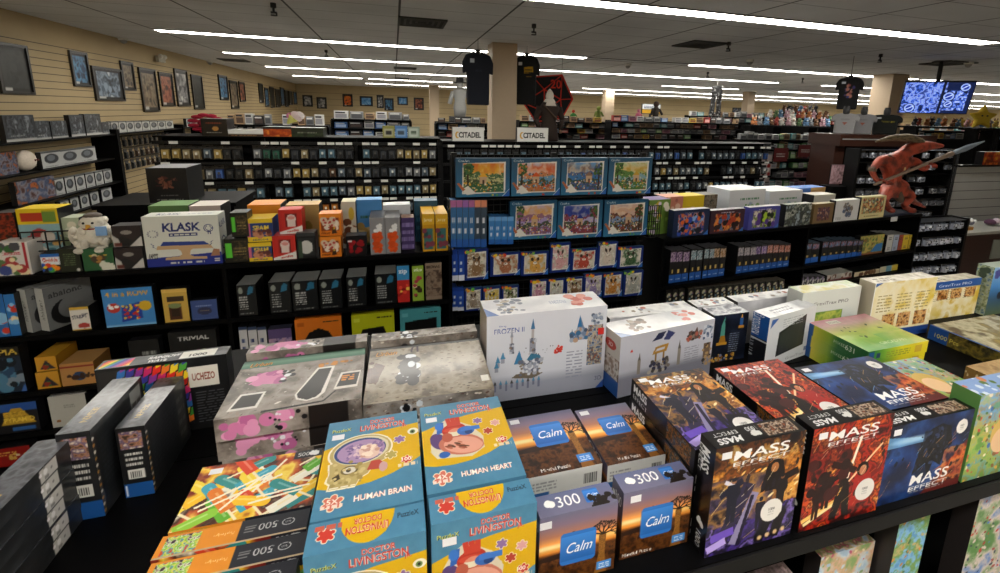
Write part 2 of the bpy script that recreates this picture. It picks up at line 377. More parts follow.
# ------------------------------------------------------------------ ceiling lights
LIT = mat('lit_diffuser', '#fffaf0', rough=.5, var=.01, emit=LAMP); UNLIT = mat('unlit_diffuser', '#b9bcc4', rough=.4, var=.04)
FRM = mat('troffer_frame', '#5a5a5a', rough=.5)
rows = [(4.74, -3.55, 8, []), (9.22, -3.55, 13, [(4.9, 7.2)]), (12.3, -3.55, 11.5, []), (15.9, -3.55, 5.2, []), (15.9, 9.6, 13, []), (19.8, -3.55, -1.1, []), (19.8, -.9, 5.4, []), (19.8, 8, 40, []),
        (23.5, -1.2, 40, [(4.5, 6.0)]), (9.22, 13.3, 34, []), (12.3, 13.3, 36, []), (15.9, 15, 38, []), (-.5, -3.55, 6, []), (-3.6, -3.55, 7, [])]
RN = ['nearest visible row', 'second row', 'third row', 'fourth row', 'fourth row further right', 'fifth row at the left wall', 'fifth row', 'fifth row beyond the statue', 'last row before the back wall', 'second row beyond the right column',
      'third row beyond the right column', 'fourth row beyond the right column', 'row overhead', 'row behind']
proto = {}
def troffer(L, lit):
    k = (round(L, 2), lit)
    if k not in proto:
        fr = MB(); w = .125
        for (a, b, c, d) in ((-L / 2, -w - .02, L / 2, -w), (-L / 2, w, L / 2, w + .02), (-L / 2, -w, -L / 2 + .015, w), (L / 2 - .015, -w, L / 2, w)): fr.box(a, b, -.012, c, d, 0, '#777')
        df = MB().prism([(-w, -.004), (-w + .004, -.009), (w - .004, -.009), (w, -.004)], -L / 2 + .015, L / 2 - .015, 'x', '#fff')
        proto[k] = (fr.mesh('frame', FRM), df.mesh('diffuser', LIT if lit else UNLIT))
    return proto[k]
for (y, x0, x1, gaps), rn in zip(rows, RN):
    x = x0; i = 0
    while x < x1 - .3:
        L = min(2.44, x1 - x); lit = not any(a <= x + L / 2 <= b for a, b in gaps); fm, dm = troffer(L, lit)
        t = thing('ceiling_light', f'{"lit" if lit else "unlit"} strip light, {nth(i)} from left, {rn}', 'light', (x + L / 2, y, CEIL), 0, 'ceiling strip lights, ' + rn)
        link('frame', fm, t); link('diffuser', dm, t); x += L; i += 1
    if y == 4.74:
        fm, dm = troffer(2.44, False)
        t = thing('ceiling_light', 'dark unlit strip light in the ceiling, right end of the nearest visible row', 'light', (x + 1.22, y, CEIL), 0, 'ceiling strip lights, ' + rn); link('frame', fm, t); link('diffuser', dm, t)
# vents, sprinklers, cameras
def vent(px, py, w, lab):
    p = on_z(px, py, CEIL); t = thing('ceiling_vent', lab, 'vent', (p.x, p.y, CEIL)); b = MB(); s = w / 2
    for k in range(4): a = s * (1 - k * .24); c = a - s * .1; [b.box(*q, '#4a4a46') for q in ((-a, -a, -.02 + k * .004, a, -c, -.008), (-a, c, -.02 + k * .004, a, a, -.008), (-a, -c, -.02 + k * .004, -c, c, -.008), (c, -c, -.02 + k * .004, a, c, -.008))]
    b.build('louvre', FLATP, t); MB().box(-s, -s, -.006, s, s, 0, '#141412').build('duct_opening', FLATP, t)
for a in ((422, 22, .6, 'square metal ceiling vent above the second light row'), (405, 68, .6, 'small ceiling vent among the far light rows'), (402, 78, .5, 'farthest small ceiling vent above the back pictures'), (700, 44, .62, 'dark ceiling vent over the middle of the shop'),
          (948, 63, .62, 'dark ceiling vent above the television'), (234, 60, .6, 'ceiling vent near the framed art on the left wall')): vent(*a)
def sprinkler(px, py, lab):
    p = on_z(px, py, CEIL); b = MB().cyl((0, 0, -.05), (0, 0, 0), .03, '#222', 10).cyl((0, 0, -.1), (0, 0, -.05), .012, '#1a1a1a').cyl((-.03, 0, -.1), (.03, 0, -.1), .012, '#222').cyl((.028, 0, -.13), (.028, 0, -.1), .008, '#222').cyl((0, 0, -.135), (0, 0, -.125), .035, '#1c1c1c', 10)
    o = b.build('fire_sprinkler', FLATP); o.location = (p.x, p.y, CEIL); tag(o, lab, 'sprinkler', 'ceiling sprinklers')
for a in ((273, 3, 'black ceiling sprinkler at the top left beside the long light'), (326, 50, 'black ceiling sprinkler between far light rows on the left'), (534, 24, 'black ceiling sprinkler right of the tan column'), (729, 42, 'black ceiling sprinkler beside the dark vent'),
          (881, 54, 'black ceiling sprinkler left of the television'), (708, 72, 'far ceiling sprinkler above the patterned trousers'), (803, 78, 'far ceiling sprinkler right of the patterned trousers')): sprinkler(*a)
def dome_cam(px, py, lab):
    p = on_z(px, py, CEIL); t = thing('dome_camera', lab, 'camera', (p.x, p.y, CEIL)); MB().lathe([(.07, -.04), (.075, -.01), (.075, 0)], '#d8d8d4', 14).build('base', FLATP, t, True)
    MB().ball((0, 0, -.045), .055, '#9a9a98').build('dome', FLATP, t, True)
for a in ((123, 38, 'white dome camera above the left wall art'), (210, 61, 'white dome camera further along the left wall'), (628, 64, 'white dome camera under the dark fixture'), (969, 62, 'white dome camera above the television'), (750, 60, 'white dome camera at the lit fixture end')): dome_cam(*a)
# ------------------------------------------------------------------ puzzle gondolas in front
def gondola(lab, x0, x1, y0, y1, front):
    t = thing('display_gondola', lab, 'shelf unit', ((x0 + x1) / 2, (y0 + y1) / 2, 0)); w = (x1 - x0) / 2; d = (y1 - y0) / 2
    MB().box(-w, -d, TZ - .05, w, d, TZ).build('top_shelf', BLK, t)
    b = MB(); yb = d - .03 if front else -d
    b.box(-w, yb, .1, w, yb + .03, TZ - .05).build('back_panel', BLK, t)
    MB().box(-w, -d, TZ - .62, w, d, TZ - .585).build('lower_shelf', BLK, t) if front else None
    MB().box(-w, -d + .05, 0, w, d, .12).build('kick_base', BLK, t)
    for s in (-1, 1): MB().box(s * w - .015, -d + .1, .12, s * w + .015, d - .03, TZ - .05).build('end_panel', BLK, t)
    MB().box(-w, -d - .006, TZ - .048, w, -d, TZ - .004).build('price_rail', BLKM, t)
gondola('black shelf unit whose near edge carries the boxed space battle puzzles', -.875, 3.6, .727, 1.397, True)
gondola('black shelf unit behind, carrying the castle and city puzzle boxes', -.875, 3.6, 1.403, 2.07, False)
def R_(l, h): return [hx(l), hx(h)]
def sq(a): return a
# ---- space battle puzzles
def me_title(a, u, v, h, w):
    a.text('MASS', u, v, h, '#f4f4f4', w=w, bold=.012, shear=.12); a.text('EFFECT', u, v - h * .62, h * .42, '#e8e8e8', w=w * 1.02, bold=.01, shear=.15)
    a.fine(1, u + .02, v - h * .82, u + w, v - h * .72, '#aaa', 3); return a
def me_art(w, h, res, kind):
    a = Art(w, h, '#160d10', res)
    if kind == 1:
        a.vgrad([(0, '#2b1f52'), (.25, '#3a2a5a'), (.4, '#a85a1c'), (.55, '#e89a34'), (.72, '#b0601c'), (.9, '#2a1712'), (1, '#120c0e')]); a.noise(['#0b0a18', '#3a1f16', '#8a4a18', '#1f1418', '#d88a2a', '#ffd878', '#5a3018'], 5, 11, 0, .3, 1, 1, a=.62, lo=.2, hi=.8, octv=6); a.ell(.5, .5, .3, .16, '#ffe0a0', .55, soft=1.); a.noise(['#100c1c', '#2b1f52', '#4a3390', '#120e1e', '#8a73cd', '#1a1430'], 5, 5, 0, 0, 1, .36, a=.95, octv=6)
        a.vgrad([(0, '#0a0818'), (1, '#171230')], 0, .3, .35, .62); a.noise(['#14101f', '#4a3b5a', '#c08a3c', '#1a1322'], 5, 19, 0, .26, .7, .7, a=.75)
        a.splat(26, ['#ffd27a', '#ffe9b4', '#ff9a2a'], .002, .012, 3, (.3, .45, 1, .9), .35, .6, soft=.7)
        for x0, y0, x1, y1, t, c in ((.16, .1, .42, .62, .035, '#2b2444'), (.3, .06, .5, .52, .022, '#8f87b0'), (.36, .04, .47, .5, .01, '#1a1430'), (.1, .55, .34, .66, .018, '#1b1c33'), (.14, .68, .3, .6, .01, '#d9d4e6'), (.05, .16, .3, .2, .022, '#6d4fc4'), (.02, .06, .22, .12, .02, '#b9a4ef'), (.6, .02, .72, .3, .03, '#0d0913'), (.78, .03, .85, .28, .03, '#150e14')): a.line(x0, y0, x1, y1, t, c)
        a.poly([(.55, .5), (.6, .74), (.68, .8), (.78, .77), (.86, .5)], '#15090a'); a.ell(.68, .73, .075, .06, '#140a08'); a.ell(.69, .715, .045, .045, '#b0713f'); a.line(.76, .58, .98, .64, .02, '#1a0c0a')
        debris(a, ['#ffd98a', '#ff9a3a', '#fff0c8'], ['#120c14', '#1c1628'], 5); figure_art(a, .24, .55, .9, '#15172a', '#9a6a4a'); figure_art(a, .8, .5, .8, '#1a1014', '#8a5a3a'); figure_art(a, .58, .34, .7, '#161226')
        for i in range(4): a.ell(.62 + .09 * i, .05 + .01 * i, .035, .03, '#ffd99a', .9, soft=.8)
    elif kind == 2:
        a.splat(1, ['#000'], .001, .002); a.noise(['#2a0807', '#7d1510', '#b82a16', '#4a0c0a', '#e0561e', '#5a100c', '#f0a44a'], 6, 21, lo=.2, hi=.9, octv=6)
        a.noise(['#220608', '#5a0f0d'], 3, 8, 0, .5, .5, .86, a=.35)
        for x0, y0, x1, y1, t, c in ((.5, .36, .62, .84, .008, '#fff0d8'), (.55, .4, .92, .72, .006, '#ffd0a0'), (.1, .35, .5, .52, .016, '#1a0707'), (.02, .1, .5, .26, .012, '#f7c96a'), (.05, .06, .4, .2, .01, '#ffe6a6'), (.3, .62, .62, .5, .018, '#2a0a08'), (.62, .3, .95, .48, .022, '#7c1411')): a.line(x0, y0, x1, y1, t, c)
        a.poly([(.36, .04), (.42, .36), (.45, .44), (.53, .44), (.57, .33), (.62, .04), (.53, .04), (.5, .2), (.45, .04)], '#120606'); a.ell(.5, .47, .03, .03, '#1a0807')
        a.poly([(.6, .14), (.63, .46), (.74, .5), (.84, .42), (.86, .14)], '#b3201a', .8); a.ell(.71, .5, .075, .07, '#1c0a09'); a.ell(.715, .485, .045, .05, '#c17b58'); a.splat(22, ['#ffd27a', '#ffae3c'], .002, .009, 4, (.05, .2, .95, .75), .3, .7, soft=.7)
        debris(a, ['#ffd98a', '#ff8a3a', '#ffe8c0'], ['#1a0706', '#2a0a08'], 8); figure_art(a, .28, .42, .8, '#220a08', '#7a3a22'); figure_art(a, .17, .3, .7, '#2a0c08')
        a.ell(.42, .36, .07, .05, '#f2b13c', .8, soft=.6); a.splat(16, ['#220808', '#401010'], .006, .02, 9, (.05, .3, .5, .7))
    else:
        a.vgrad([(0, '#0a0f24'), (.45, '#14285a'), (.8, '#0c1836'), (1, '#070a18')]); a.noise(['#08102a', '#163a7c', '#2f6ac0', '#0a1430'], 3, 33, a=.6)
        a.poly([(.52, 0), (1, .62), (1, .0)], '#6a1d10', .85); a.poly([(.62, .28), (1, .36), (1, .5)], '#e2662a', .7); a.noise(['#3c1414', '#c14a1c', '#f0913a', '#220c14'], 3, 4, .72, .1, 1, .55, a=.65)
        a.poly([(0, .86), (.42, .78), (.45, .72), (0, .72)], '#7fc0f5', .7); a.ell(.3, .78, .3, .05, '#bfe4ff', .7, soft=.9)
        a.poly([(.36, .3), (.4, .62), (.5, .86), (.62, .9), (.74, .84), (.8, .6), (.72, .52), (.7, .34), (.6, .42), (.56, .2), (.5, .42)], '#0a0b14'); a.noise(['#07080f', '#1d2744'], 8, 2, .42, .5, .7, .84, a=.6)
        a.splat(40, ['#1a2440', '#2c3c60', '#06070c'], .003, .01, 12, (.38, .4, .76, .86), .5); debris(a, ['#8ac0f0', '#ff8a3c', '#ffc46a'], ['#06080f', '#0a0e1c'], 9)
    return a
def debris(a, pal, dk, seed):      # streaks, sparks and small dark silhouettes of a battle picture
    R = random.Random(seed)
    for i in range(26): u, v = R.uniform(0, 1), R.uniform(.05, .8); l = R.uniform(.01, .045); t = R.uniform(.5, 1.1); a.line(u, v, u + l * math.cos(t) / a.w, v + l * math.sin(t) / a.h, R.uniform(.0007, .0018), R.choice(pal), .75)
    for i in range(9):
        u, v = R.uniform(.05, .95), R.uniform(.2, .75); s = R.uniform(.35, .8); a.poly([(u, v), (u + .03 * s, v + .07 * s), (u + .07 * s, v + .03 * s), (u + .05 * s, v - .05 * s), (u + .01 * s, v - .06 * s)], R.choice(dk), .85)
def figure_art(a, u, v, s, c, skin=None):      # standing armoured figure
    a.poly([(u - .05 * s, v - .3 * s), (u - .06 * s, v - .05 * s), (u - .09 * s, v + .02 * s), (u - .07 * s, v + .1 * s), (u + .07 * s, v + .1 * s), (u + .1 * s, v), (u + .06 * s, v - .06 * s), (u + .06 * s, v - .3 * s), (u + .01 * s, v - .3 * s), (u, v - .12 * s), (u - .01 * s, v - .3 * s)], c); a.ell(u, v + .135 * s, .032 * s, None, skin or c); a.ell(u, v + .15 * s, .034 * s, .02 * s, c)
def me_circle(a, u, v, r):
    a.ell(u, v, r, None, '#e9e6e2'); a.text('1000', u, v + .012, .026, '#555', al='c', bold=.01); a.text('PIECES', u, v - .018, .014, '#888', al='c'); a.text('PUZZLE', u, v - .042, .012, '#999', al='c')
def me_side(w, h, res, up=False):
    a = Art(w, h, '#0c0b0c', res)
    if up:   # spine along a standing box
        a.text('MASS', .2, .93, .5 * w / h, '#f0f0f0', w=.21 * h / w, rot=-PI / 2, bold=.03); a.text('EFFECT', .02 + .0, .93, .2 * w / h, '#ddd', w=.24 * h / w, rot=-PI / 2); a.splat(7, ['#d8d8d8'], .004, .007, 3, (.3, .2, .7, .3)); a.text('1000', .35, .17, .3 * w / h, '#ddd', rot=-PI / 2)
    else:
        a.text('MASS', .05, .45, .42, '#f0f0f0', w=.24, bold=.03); a.text('EFFECT', .05, .12, .22, '#ddd', w=.25); a.noise(['#111', '#553311', '#c07a30', '#222', '#888'], 12, 5, .62, .1, .95, .9, a=.8)
    return a
def me_top(w, h, res, s=2):
    a = Art(w, h, '#0d0b0b', res); a.text('MASS', .66, .5, .34, '#e6e6e6', w=.26, bold=.03, shear=.2); a.text('EFFECT', .66, .18, .2, '#ddd', w=.26)
    a.noise(['#140a08', '#5a3a22', '#c8b9a6', '#2a1512', '#8a4a22'], 9, s, .05, .12, .4, .85); a.splat(6, ['#d8d8d4'], .004, .008, s, (.47, .45, .54, .7)); a.text('1000', .44, .15, .26, '#ddd', w=.12, bold=.01)
    return a.rot180() if s != 9 else a
def me_land(a, w): me_title(a, .36, .16, .13, .46); me_circle(a, .88, .8, .07)
def me_faces(kind, lying):
    def fn(w, d, h, res):
        if lying:
            a = me_art(w, d, res, kind)
            if kind == 3: me_land(a, w)
            else: me_title(a, .16, .86, .075, .56); me_circle(a, .76, .16, .12)
            return {'top': a, 'left': me_side(d, h, res), 'front': me_side(w, h, res)}
        a = me_art(w, h, res, kind)
        if kind == 3: me_land(a, w)
        else: me_title(a, .2, .86, .085, .62); me_circle(a, .72 if kind == 1 else .79, .3 if kind == 1 else .27, .125)
        return {'front': a, 'left': me_side(d, h, res, True), 'top': me_top(w, d, res, kind)}
    return fn
def cbox(name, lab, cat, fn, x0, x1, y, z, d, h, yaw=0., group=None, m=None, res=450, lean=0., base='#222', stick=None):
    w = x1 - x0; o = link(name, carton(w, d, h, fn(w, d, h, res) if fn else {}, res, base, m), None, ((x0 + x1) / 2, y, E + z), yaw)
    o.rotation_euler[0] = lean; tag(o, lab, cat, group)
    if stick: sticker(o, w, h, stick[0], stick[1], stick[2] if len(stick) > 2 else 'front', d=d)
    return o
G = 'space battle puzzles on the near shelf'
NB = 'puzzle box'
cbox('puzzle_box', 'standing purple and orange space battle puzzle box at the shelf edge', NB, me_faces(1, 0), .653, .902, .742, -1, .055, .288, 0, G, WRAP, 900, stick=(.07, .95))
cbox('puzzle_box', 'standing red space battle puzzle box between the purple and the blue ones', NB, me_faces(2, 0), .922, 1.178, .738, -1, .055, .288, 0, G, WRAP, 900, stick=(.07, .95))
cbox('puzzle_box', 'standing wide blue space battle puzzle box with a dark armoured figure', NB, me_faces(3, 0), 1.188, 1.500, .746, -1, .05, .238, 0, G, WRAP, 900, stick=(.05, .95))
for k in range(4):
    tp = k == 3; z = -1 + .06 * k
    where = ['bottom', 'second', 'third', 'top'][k]
    cbox('puzzle_box', f'{"purple and orange" } space battle box lying {where}{" cover up" if tp else " from the bottom" if k else ""} in the left stack', NB, (me_faces(1, 1) if tp else lambda w, d, h, r: {'left': me_side(d, h, r), 'front': me_side(w, h, r)}),
         .645 + .002 * (k % 2), .884, .803, z, .31, .0595, 0, G, WRAP, 900, stick=(.06, .97, 'top') if tp else None)
    cbox('puzzle_box', f'red space battle box lying {where}{" cover up" if tp else " from the bottom" if k else ""} in the middle stack', NB, (me_faces(2, 1) if tp else lambda w, d, h, r: {'left': me_side(d, h, r), 'front': me_side(w, h, r)}),
         .925 - .002 * (k % 2), 1.165, .80, z, .30, .0595, 0, G, WRAP, 900, stick=(.06, .97, 'top') if tp else None)
    cbox('puzzle_box', f'blue space battle box lying {where}{" cover up" if tp else " from the bottom" if k else ""} in the right stack', NB, (me_faces(3, 1) if tp else lambda w, d, h, r: {'left': me_side(d, h, r), 'front': me_side(w, h, r)}),
         1.172, 1.482, .80, z, .24, .0595, 0, G, WRAP, 900, stick=(.05, .95, 'top') if tp else None)
# ---- calm puzzles
def calm_art(w, h, res, cover=True):
    a = Art(w, h, '#7d6f86', res)
    a.vgrad([(0, '#2a1408'), (.3, '#3f2009'), (.44, '#5b300f'), (.48, '#e88c2e'), (.55, '#ffd27a'), (.61, '#ffab56'), (.7, '#b87a60'), (.85, '#857084'), (1, '#70708c')])
    a.noise(['#1c0e06', '#4a270d', '#70421a', '#2a1508'], 14, 3, 0, 0, 1, .42, a=.85); a.poly([(0, .42), (.35, .46), (.6, .43), (.6, .38), (0, .36)], '#24120a', .8); a.ell(.1, .56, .35, .04, '#ffe9a8', .9, soft=1)
    a.poly([(.73, 0), (.9, 0), (.86, .3), (.87, .56), (.83, .62), (.77, .56), (.78, .3)], '#8a5a22'); a.noise(['#5d3a14', '#c4883a'], 10, 4, .78, .08, .86, .56, a=.6)
    R = random.Random(4)
    def br(u, v, l, t, k):
        u2, v2 = u + l * math.cos(t), v + l * math.sin(t) * .85; a.line(u, v, u2, v2, .0012 + .0012 * k, '#20140c')
        if k: [br(u2, v2, l * R.uniform(.6, .8), t + d + R.uniform(-.15, .15), k - 1) for d in (-.55, 0, .55)]
        else: a.ell(u2, v2, .014, .011, '#1c120c')
    for t in (.25, .85, 1.45, 2.1, 2.75): br(.82, .57, .1, t, 2)
    a.splat(30, ['#20140e'], .003, .009, 8, (.3, .56, .55, .68))
    return a
def calm_logo(a, u, v, s):
    sv = s * a.w / a.h; k = .22
    for du, dv in ((1, 1 - k), (1 - k, 1)): a.rect(u - s * du, v - sv * dv, u + s * du, v + sv * dv, '#2e74c8')
    for i in (-1, 1):
        for j in (-1, 1): a.ell(u + i * s * (1 - k), v + j * sv * (1 - k), s * k, sv * k, '#2e74c8')
    a.vgrad([(0, '#2463b4'), (1, '#3f8ae0')], u - s * .96, v - sv * .76, u + s * .96, v + sv * .76)
    a.text('Calm', u, v, sv * .62, '#fff', al='c', w=s * 1.45, shear=.3)
def calm_faces(lying):
    def fn(w, d, h, res):
        if lying:
            a = calm_art(w, d, res); calm_logo(a, .52, .62, .23); a.rect(.73, .08, .93, .2, '#3f88d8'); a.fine(3, .76, .1, .9, .18, '#cfe4fa', 2); a.text('Mindful Puzzle', .22, .045, .045, '#fff', w=.38)
            f = Art(w, h, '#d2d2ce', res); f.rect(.02, .15, .3, .35, '#2f5f9a'); f.fine(3, .04, .45, .4, .8, '#999', 4)
            for i in range(12): f.rect(.76 + i * .015, .35, .766 + i * .015 + .004 * (i % 2), .75, '#222')
            return {'top': a, 'front': f, 'left': calm_side(d, h, res), 'right': '#3a2a20'}
        a = calm_art(w, h, res); calm_logo(a, .5, .48, .23); a.rect(.76, .05, .96, .17, '#3f88d8'); a.fine(3, .79, .07, .93, .15, '#cfe4fa', 2); a.text('Mindful Puzzle', .04, .03, .05, '#fff', w=.42)
        t = Art(w, d, '#6f7390', res); t.vgrad([(0, '#77748e'), (1, '#686f94')]); t.text('300', .26, .3, .5, '#fff', w=.3, bold=.0); t.splat(7, ['#fff'], .006, .009, 3, (.13, .42, .2, .64)); calm_logo(t, .72, .55, .1); t.splat(30, ['#1f1712'], .003, .008, 5, (.68, 0, 1, .45))
        return {'front': a, 'top': t, 'left': calm_side(d, h, res), 'right': '#4a3a3a'}
    return fn
def calm_side(w, h, res):
    a = Art(w, h, '#4a4456', res); a.vgrad([(0, '#23120a'), (.4, '#4a2a12'), (.5, '#b8672a'), (.6, '#6c5560'), (1, '#565670')]); a.text('300', .3, .74, .14, '#fff', w=.55); a.splat(4, ['#fff'], .004, .006, 3, (.12, .78, .22, .84)); return a
GC = 'sunset tree puzzles on the near shelf'
cbox('puzzle_box', 'standing sunset tree puzzle box beside the human heart box', NB, calm_faces(0), .262, .440, .776, -1, .056, .178, 0, GC, CARD, 900, stick=(.0, .93))
cbox('puzzle_box', 'standing sunset tree puzzle box next to the standing purple space box', NB, calm_faces(0), .461, .640, .79, -1, .056, .178, 0, GC, CARD, 900, stick=(.1, .93))
for k in range(2):
    z = -1 + k * .0755; top = k == 1
    cbox('puzzle_box', 'sunset tree puzzle box lying ' + ('cover up on the stack next to the human heart cover' if top else 'under another in the stack by the human heart'), NB, calm_faces(1), .27, .468, .917, z, .225, .075, 0, GC, CARD, 900, stick=(.06, .96, 'top') if top else None)
    cbox('puzzle_box', 'sunset tree puzzle box lying ' + ('cover up on the stack touching the lying purple space box' if top else 'under another in the stack by the purple space boxes'), NB, calm_faces(1), .477, .640, .905, z, .225, .075, 0, GC, CARD, 900, stick=(.06, .96, 'top') if top else None)
# ---- anatomy floor puzzles
BL_, YE_, RD_ = '#4a7f9f', '#d8ad0c', '#c93a2c'
def dl_logo(a, u, v, s, c=RD_):
    for oc, ob in (('#f6ead8', .05), (c, .018)):
        a.text('DOCTOR', u, v + .055 * s, .05 * s, oc, al='c', bold=ob, w=.27 * s); a.text('LIVINGSTON', u, v - .012 * s, .068 * s, oc, al='c', bold=ob, w=.47 * s); a.text('JR.', u + .2 * s, v - .075 * s, .04 * s, oc, al='l', bold=ob)
def jig(a, u, v, r, c):
    a.ell(u, v, r, None, '#f5e7c8'); 
    for k in range(6): t = k * PI / 3 + .4; a.ell(u + r * math.cos(t), v + r * math.sin(t) * a.w / a.h, r * .45, None, '#f5e7c8'); a.ell(u + r * .95 * math.cos(t), v + r * .95 * math.sin(t) * a.w / a.h, r * .34, None, c)
    a.ell(u, v, r * .86, None, c)
def dl_cover(w, h, res, kind):
    a = Art(w, h, BL_, res); a.noise(['#477f9f', '#5590b2'], 8, 2, a=.6)
    P = [(-.02, .25), (.2, .2), (.55, .26), (1.02, .4), (1.02, .72), (.9, .8), (.5, .82), (.25, .78), (-.02, .68)]
    P = [(-.02, .28), (.12, .25), (.3, .24), (.5, .255), (.7, .3), (.86, .36), (1.02, .44), (1.02, .84), (.8, .82), (.55, .8), (.3, .76), (-.02, .66)]
    a.poly(P, YE_)
    for i in range(22):
        for j in range(16): a.ell(.02 + i * .046, .3 + j * .034, .006, None, '#d59c08', .5) if .27 + i * .008 < .3 + j * .034 < .7 + i * .004 else None
    if kind == 'brain':
        sk = [(.085, .5), (.1, .4), (.08, .33), (.12, .3), (.11, .25), (.36, .25), (.4, .32), (.47, .35), (.52, .42), (.64, .47), (.66, .6)]
        for k, c1 in ((1.06, '#efe6cf'), (1, '#b9a56a')): a.poly([(.36 + (x - .36) * k, .46 + (y - .46) * k) for x, y in sk], c1); a.ell(.385, .605, .315 * k, .175 * k, c1, rot=.08)
        a.ell(.39, .61, .285, .155, '#d9cfae', rot=.08); a.ell(.38, .605, .265, .14, '#34467a', rot=.08); a.ell(.39, .6, .245, .125, '#a98bb5', rot=.08)
        a.splat(90, ['#8c6fa0', '#c3a3c0', '#6f5a8c', '#d8bcc6'], .003, .008, 4, (.25, .52, .6, .67), .5); a.ell(.47, .58, .1, .085, '#e2c3b4', rot=.6); a.splat(30, ['#c89a8c', '#f0dccb'], .003, .006, 5, (.4, .53, .56, .64)); a.poly([(.46, .38), (.5, .47), (.58, .47), (.66, .4), (.6, .37)], '#b7473a'); a.ell(.62, .39, .04, .05, '#caa0a0')
        a.ell(.29, .41, .085, .045, '#6d5d33'); a.ell(.29, .41, .062, .034, '#d5d0c2'); a.ell(.28, .41, .024, .018, '#3a352a'); a.poly([(.13, .36), (.19, .39), (.21, .34), (.16, .32)], '#3a2f17'); a.fine(2, .12, .235, .36, .275, '#f3ecd8', 5); a.splat(30, ['#a08c52', '#cdbb82'], .002, .006, 8, (.12, .28, .45, .5))
        for u, v, c in ((.79, .66, '#8d6ba2'), (.7, .5, '#b2a055')): jig(a, u, v, .05, c)
        a.ell(.94, .735, .06, .04, '#efe8d8'); a.ell(.935, .73, .03, .025, '#6a8a4a'); a.ell(.935, .73, .014, .012, '#111'); jig(a, .86, .42, .045, RD_); t1, t2 = '5X', 'HUMAN BRAIN'
    else:
        hp = [(.1, .42), (.13, .6), (.2, .7), (.3, .76), (.42, .72), (.56, .64), (.66, .5), (.64, .38), (.5, .31), (.3, .33), (.16, .34)]
        a.poly([(x + (x - .38) * .08, y + (y - .5) * .08) for x, y in hp], '#d9cfb6'); a.ell(.18, .52, .09, .1, '#5a4076', rot=.3); a.ell(.42, .45, .25, .12, '#c5745f', rot=-.25); a.ell(.44, .44, .215, .095, '#e0a08c', rot=-.25)
        a.splat(14, ['#5b3420', '#8e4a34', '#b86a50'], .005, .014, 7, (.26, .4, .5, .48), .35, -.4); a.poly([(.16, .6), (.2, .74), (.26, .75), (.25, .62)], '#2e62b8'); a.ell(.2, .7, .045, .05, '#3a76cc'); a.ell(.37, .63, .14, .085, '#b8331f', rot=.2); a.ell(.38, .6, .085, .05, '#e2d8bf', rot=.2); a.ell(.37, .635, .125, .03, '#d8553f', .6)
        for i in range(3): a.line(.33 + .05 * i, .68, .31 + .06 * i, .79, .011, '#c8402e')
        a.ell(.5, .6, .1, .055, '#3566b8'); a.ell(.53, .58, .045, .03, '#1e3f7c'); a.line(.44, .62, .66, .62, .014, '#3f78cc'); a.ell(.28, .55, .06, .055, '#b85a42'); a.ell(.22, .36, .06, .035, '#2f62b0')
        for u, v, c in ((.66, .7, '#8d6ba2'), (.86, .64, '#d8a0a0'), (.75, .55, '#b5402c')): jig(a, u, v, .045, c)
        jig(a, .88, .42, .045, RD_); t1, t2 = '4X', 'HUMAN HEART'
    a.text('100', .86, .425, .038, '#fff', al='c', bold=.02); a.fine(1, .77, .35, .97, .385, '#e9d3b0', 3, .9)
    dl_logo(a, .6, .88, 1.05); a.text('PuzzleX', .06, .86, .038, '#2a2a2a', w=.2, bold=.015); a.text('PuzzleX', .055, .863, .038, '#d8e06a', w=.2, bold=.0)
    jig(a, .17, .13, .075, '#d4705c'); a.text(t1, .17, .14, .045, '#fbeedd', al='c', bold=.02); a.fine(1, .07, .085, .28, .115, '#f0d8c8', 4, .9)
    for oc, ob in (('#c84a36', .05), ('#fdf4ea', .018)): a.text(t2, .63, .13 + .0, .052, oc, al='c', bold=ob, w=.54)
    return a
def dl_faces(kind, lying):
    def fn(w, d, h, res):
        if lying: return {'top': dl_cover(w, d, res, kind), 'front': BL_, 'left': BL_, 'right': BL_}
        t = Art(w, d, BL_, res); t.noise(['#477f9f', '#5590b2'], 8, 3, a=.5); t.ell(.5, 1.0 - 1.05, .235, .98, YE_); t = t
        t.ell(.5, .0, .235, .95, YE_); u = Art(w, d, BL_, res); u.im = t.im.copy()
        for oc, ob in (('#f6ead8', .05), (RD_, .018)): u.text('DOCTOR', .5, .2, .2, oc, al='c', bold=ob, w=.24); u.text('LIVINGSTON', .5, .48, .26, oc, al='c', bold=ob, w=.36)
        u.im = u.im[::-1, ::-1].copy(); jig(u, .16, .55, .06, RD_); u.fine(1, .06, .72, .28, .9, '#c8604c', 6, .9); u.text('PuzzleX', .76, .62, .18, '#1d3a4c', w=.19, bold=.02)
        return {'front': dl_cover(w, h, res, kind), 'top': u, 'left': BL_, 'right': BL_}
    return fn
GD = 'anatomy floor puzzles on the near shelf'
cbox('puzzle_box', 'standing blue and yellow human brain puzzle box at the very front', NB, dl_faces('brain', 0), -.172, .031, .735, -1, .066, .255, 0, GD, WRAP, 900)
cbox('puzzle_box', 'standing blue and yellow human heart puzzle box at the very front', NB, dl_faces('heart', 0), .04, .243, .742, -1, .064, .255, 0, GD, WRAP, 900, stick=(.1, .86))
for k in range(4):
    z = -1 + k * .0638; top = k == 3
    for nm, x0, y in (('brain', -.172, .806), ('heart', .038, .815)):
        cbox('puzzle_box', f'human {nm} puzzle box lying ' + ('cover up on top of its stack' if top else f'{["bottom", "second", "third"][k]} in the stack under the human {nm} cover'), NB, dl_faces(nm, 1) if top else None, x0, x0 + .203, y, z, .288, .0636, 0, GD, WRAP, 900 if top else 60, base=BL_,
             stick=(.06, .83, 'top') if top else None)
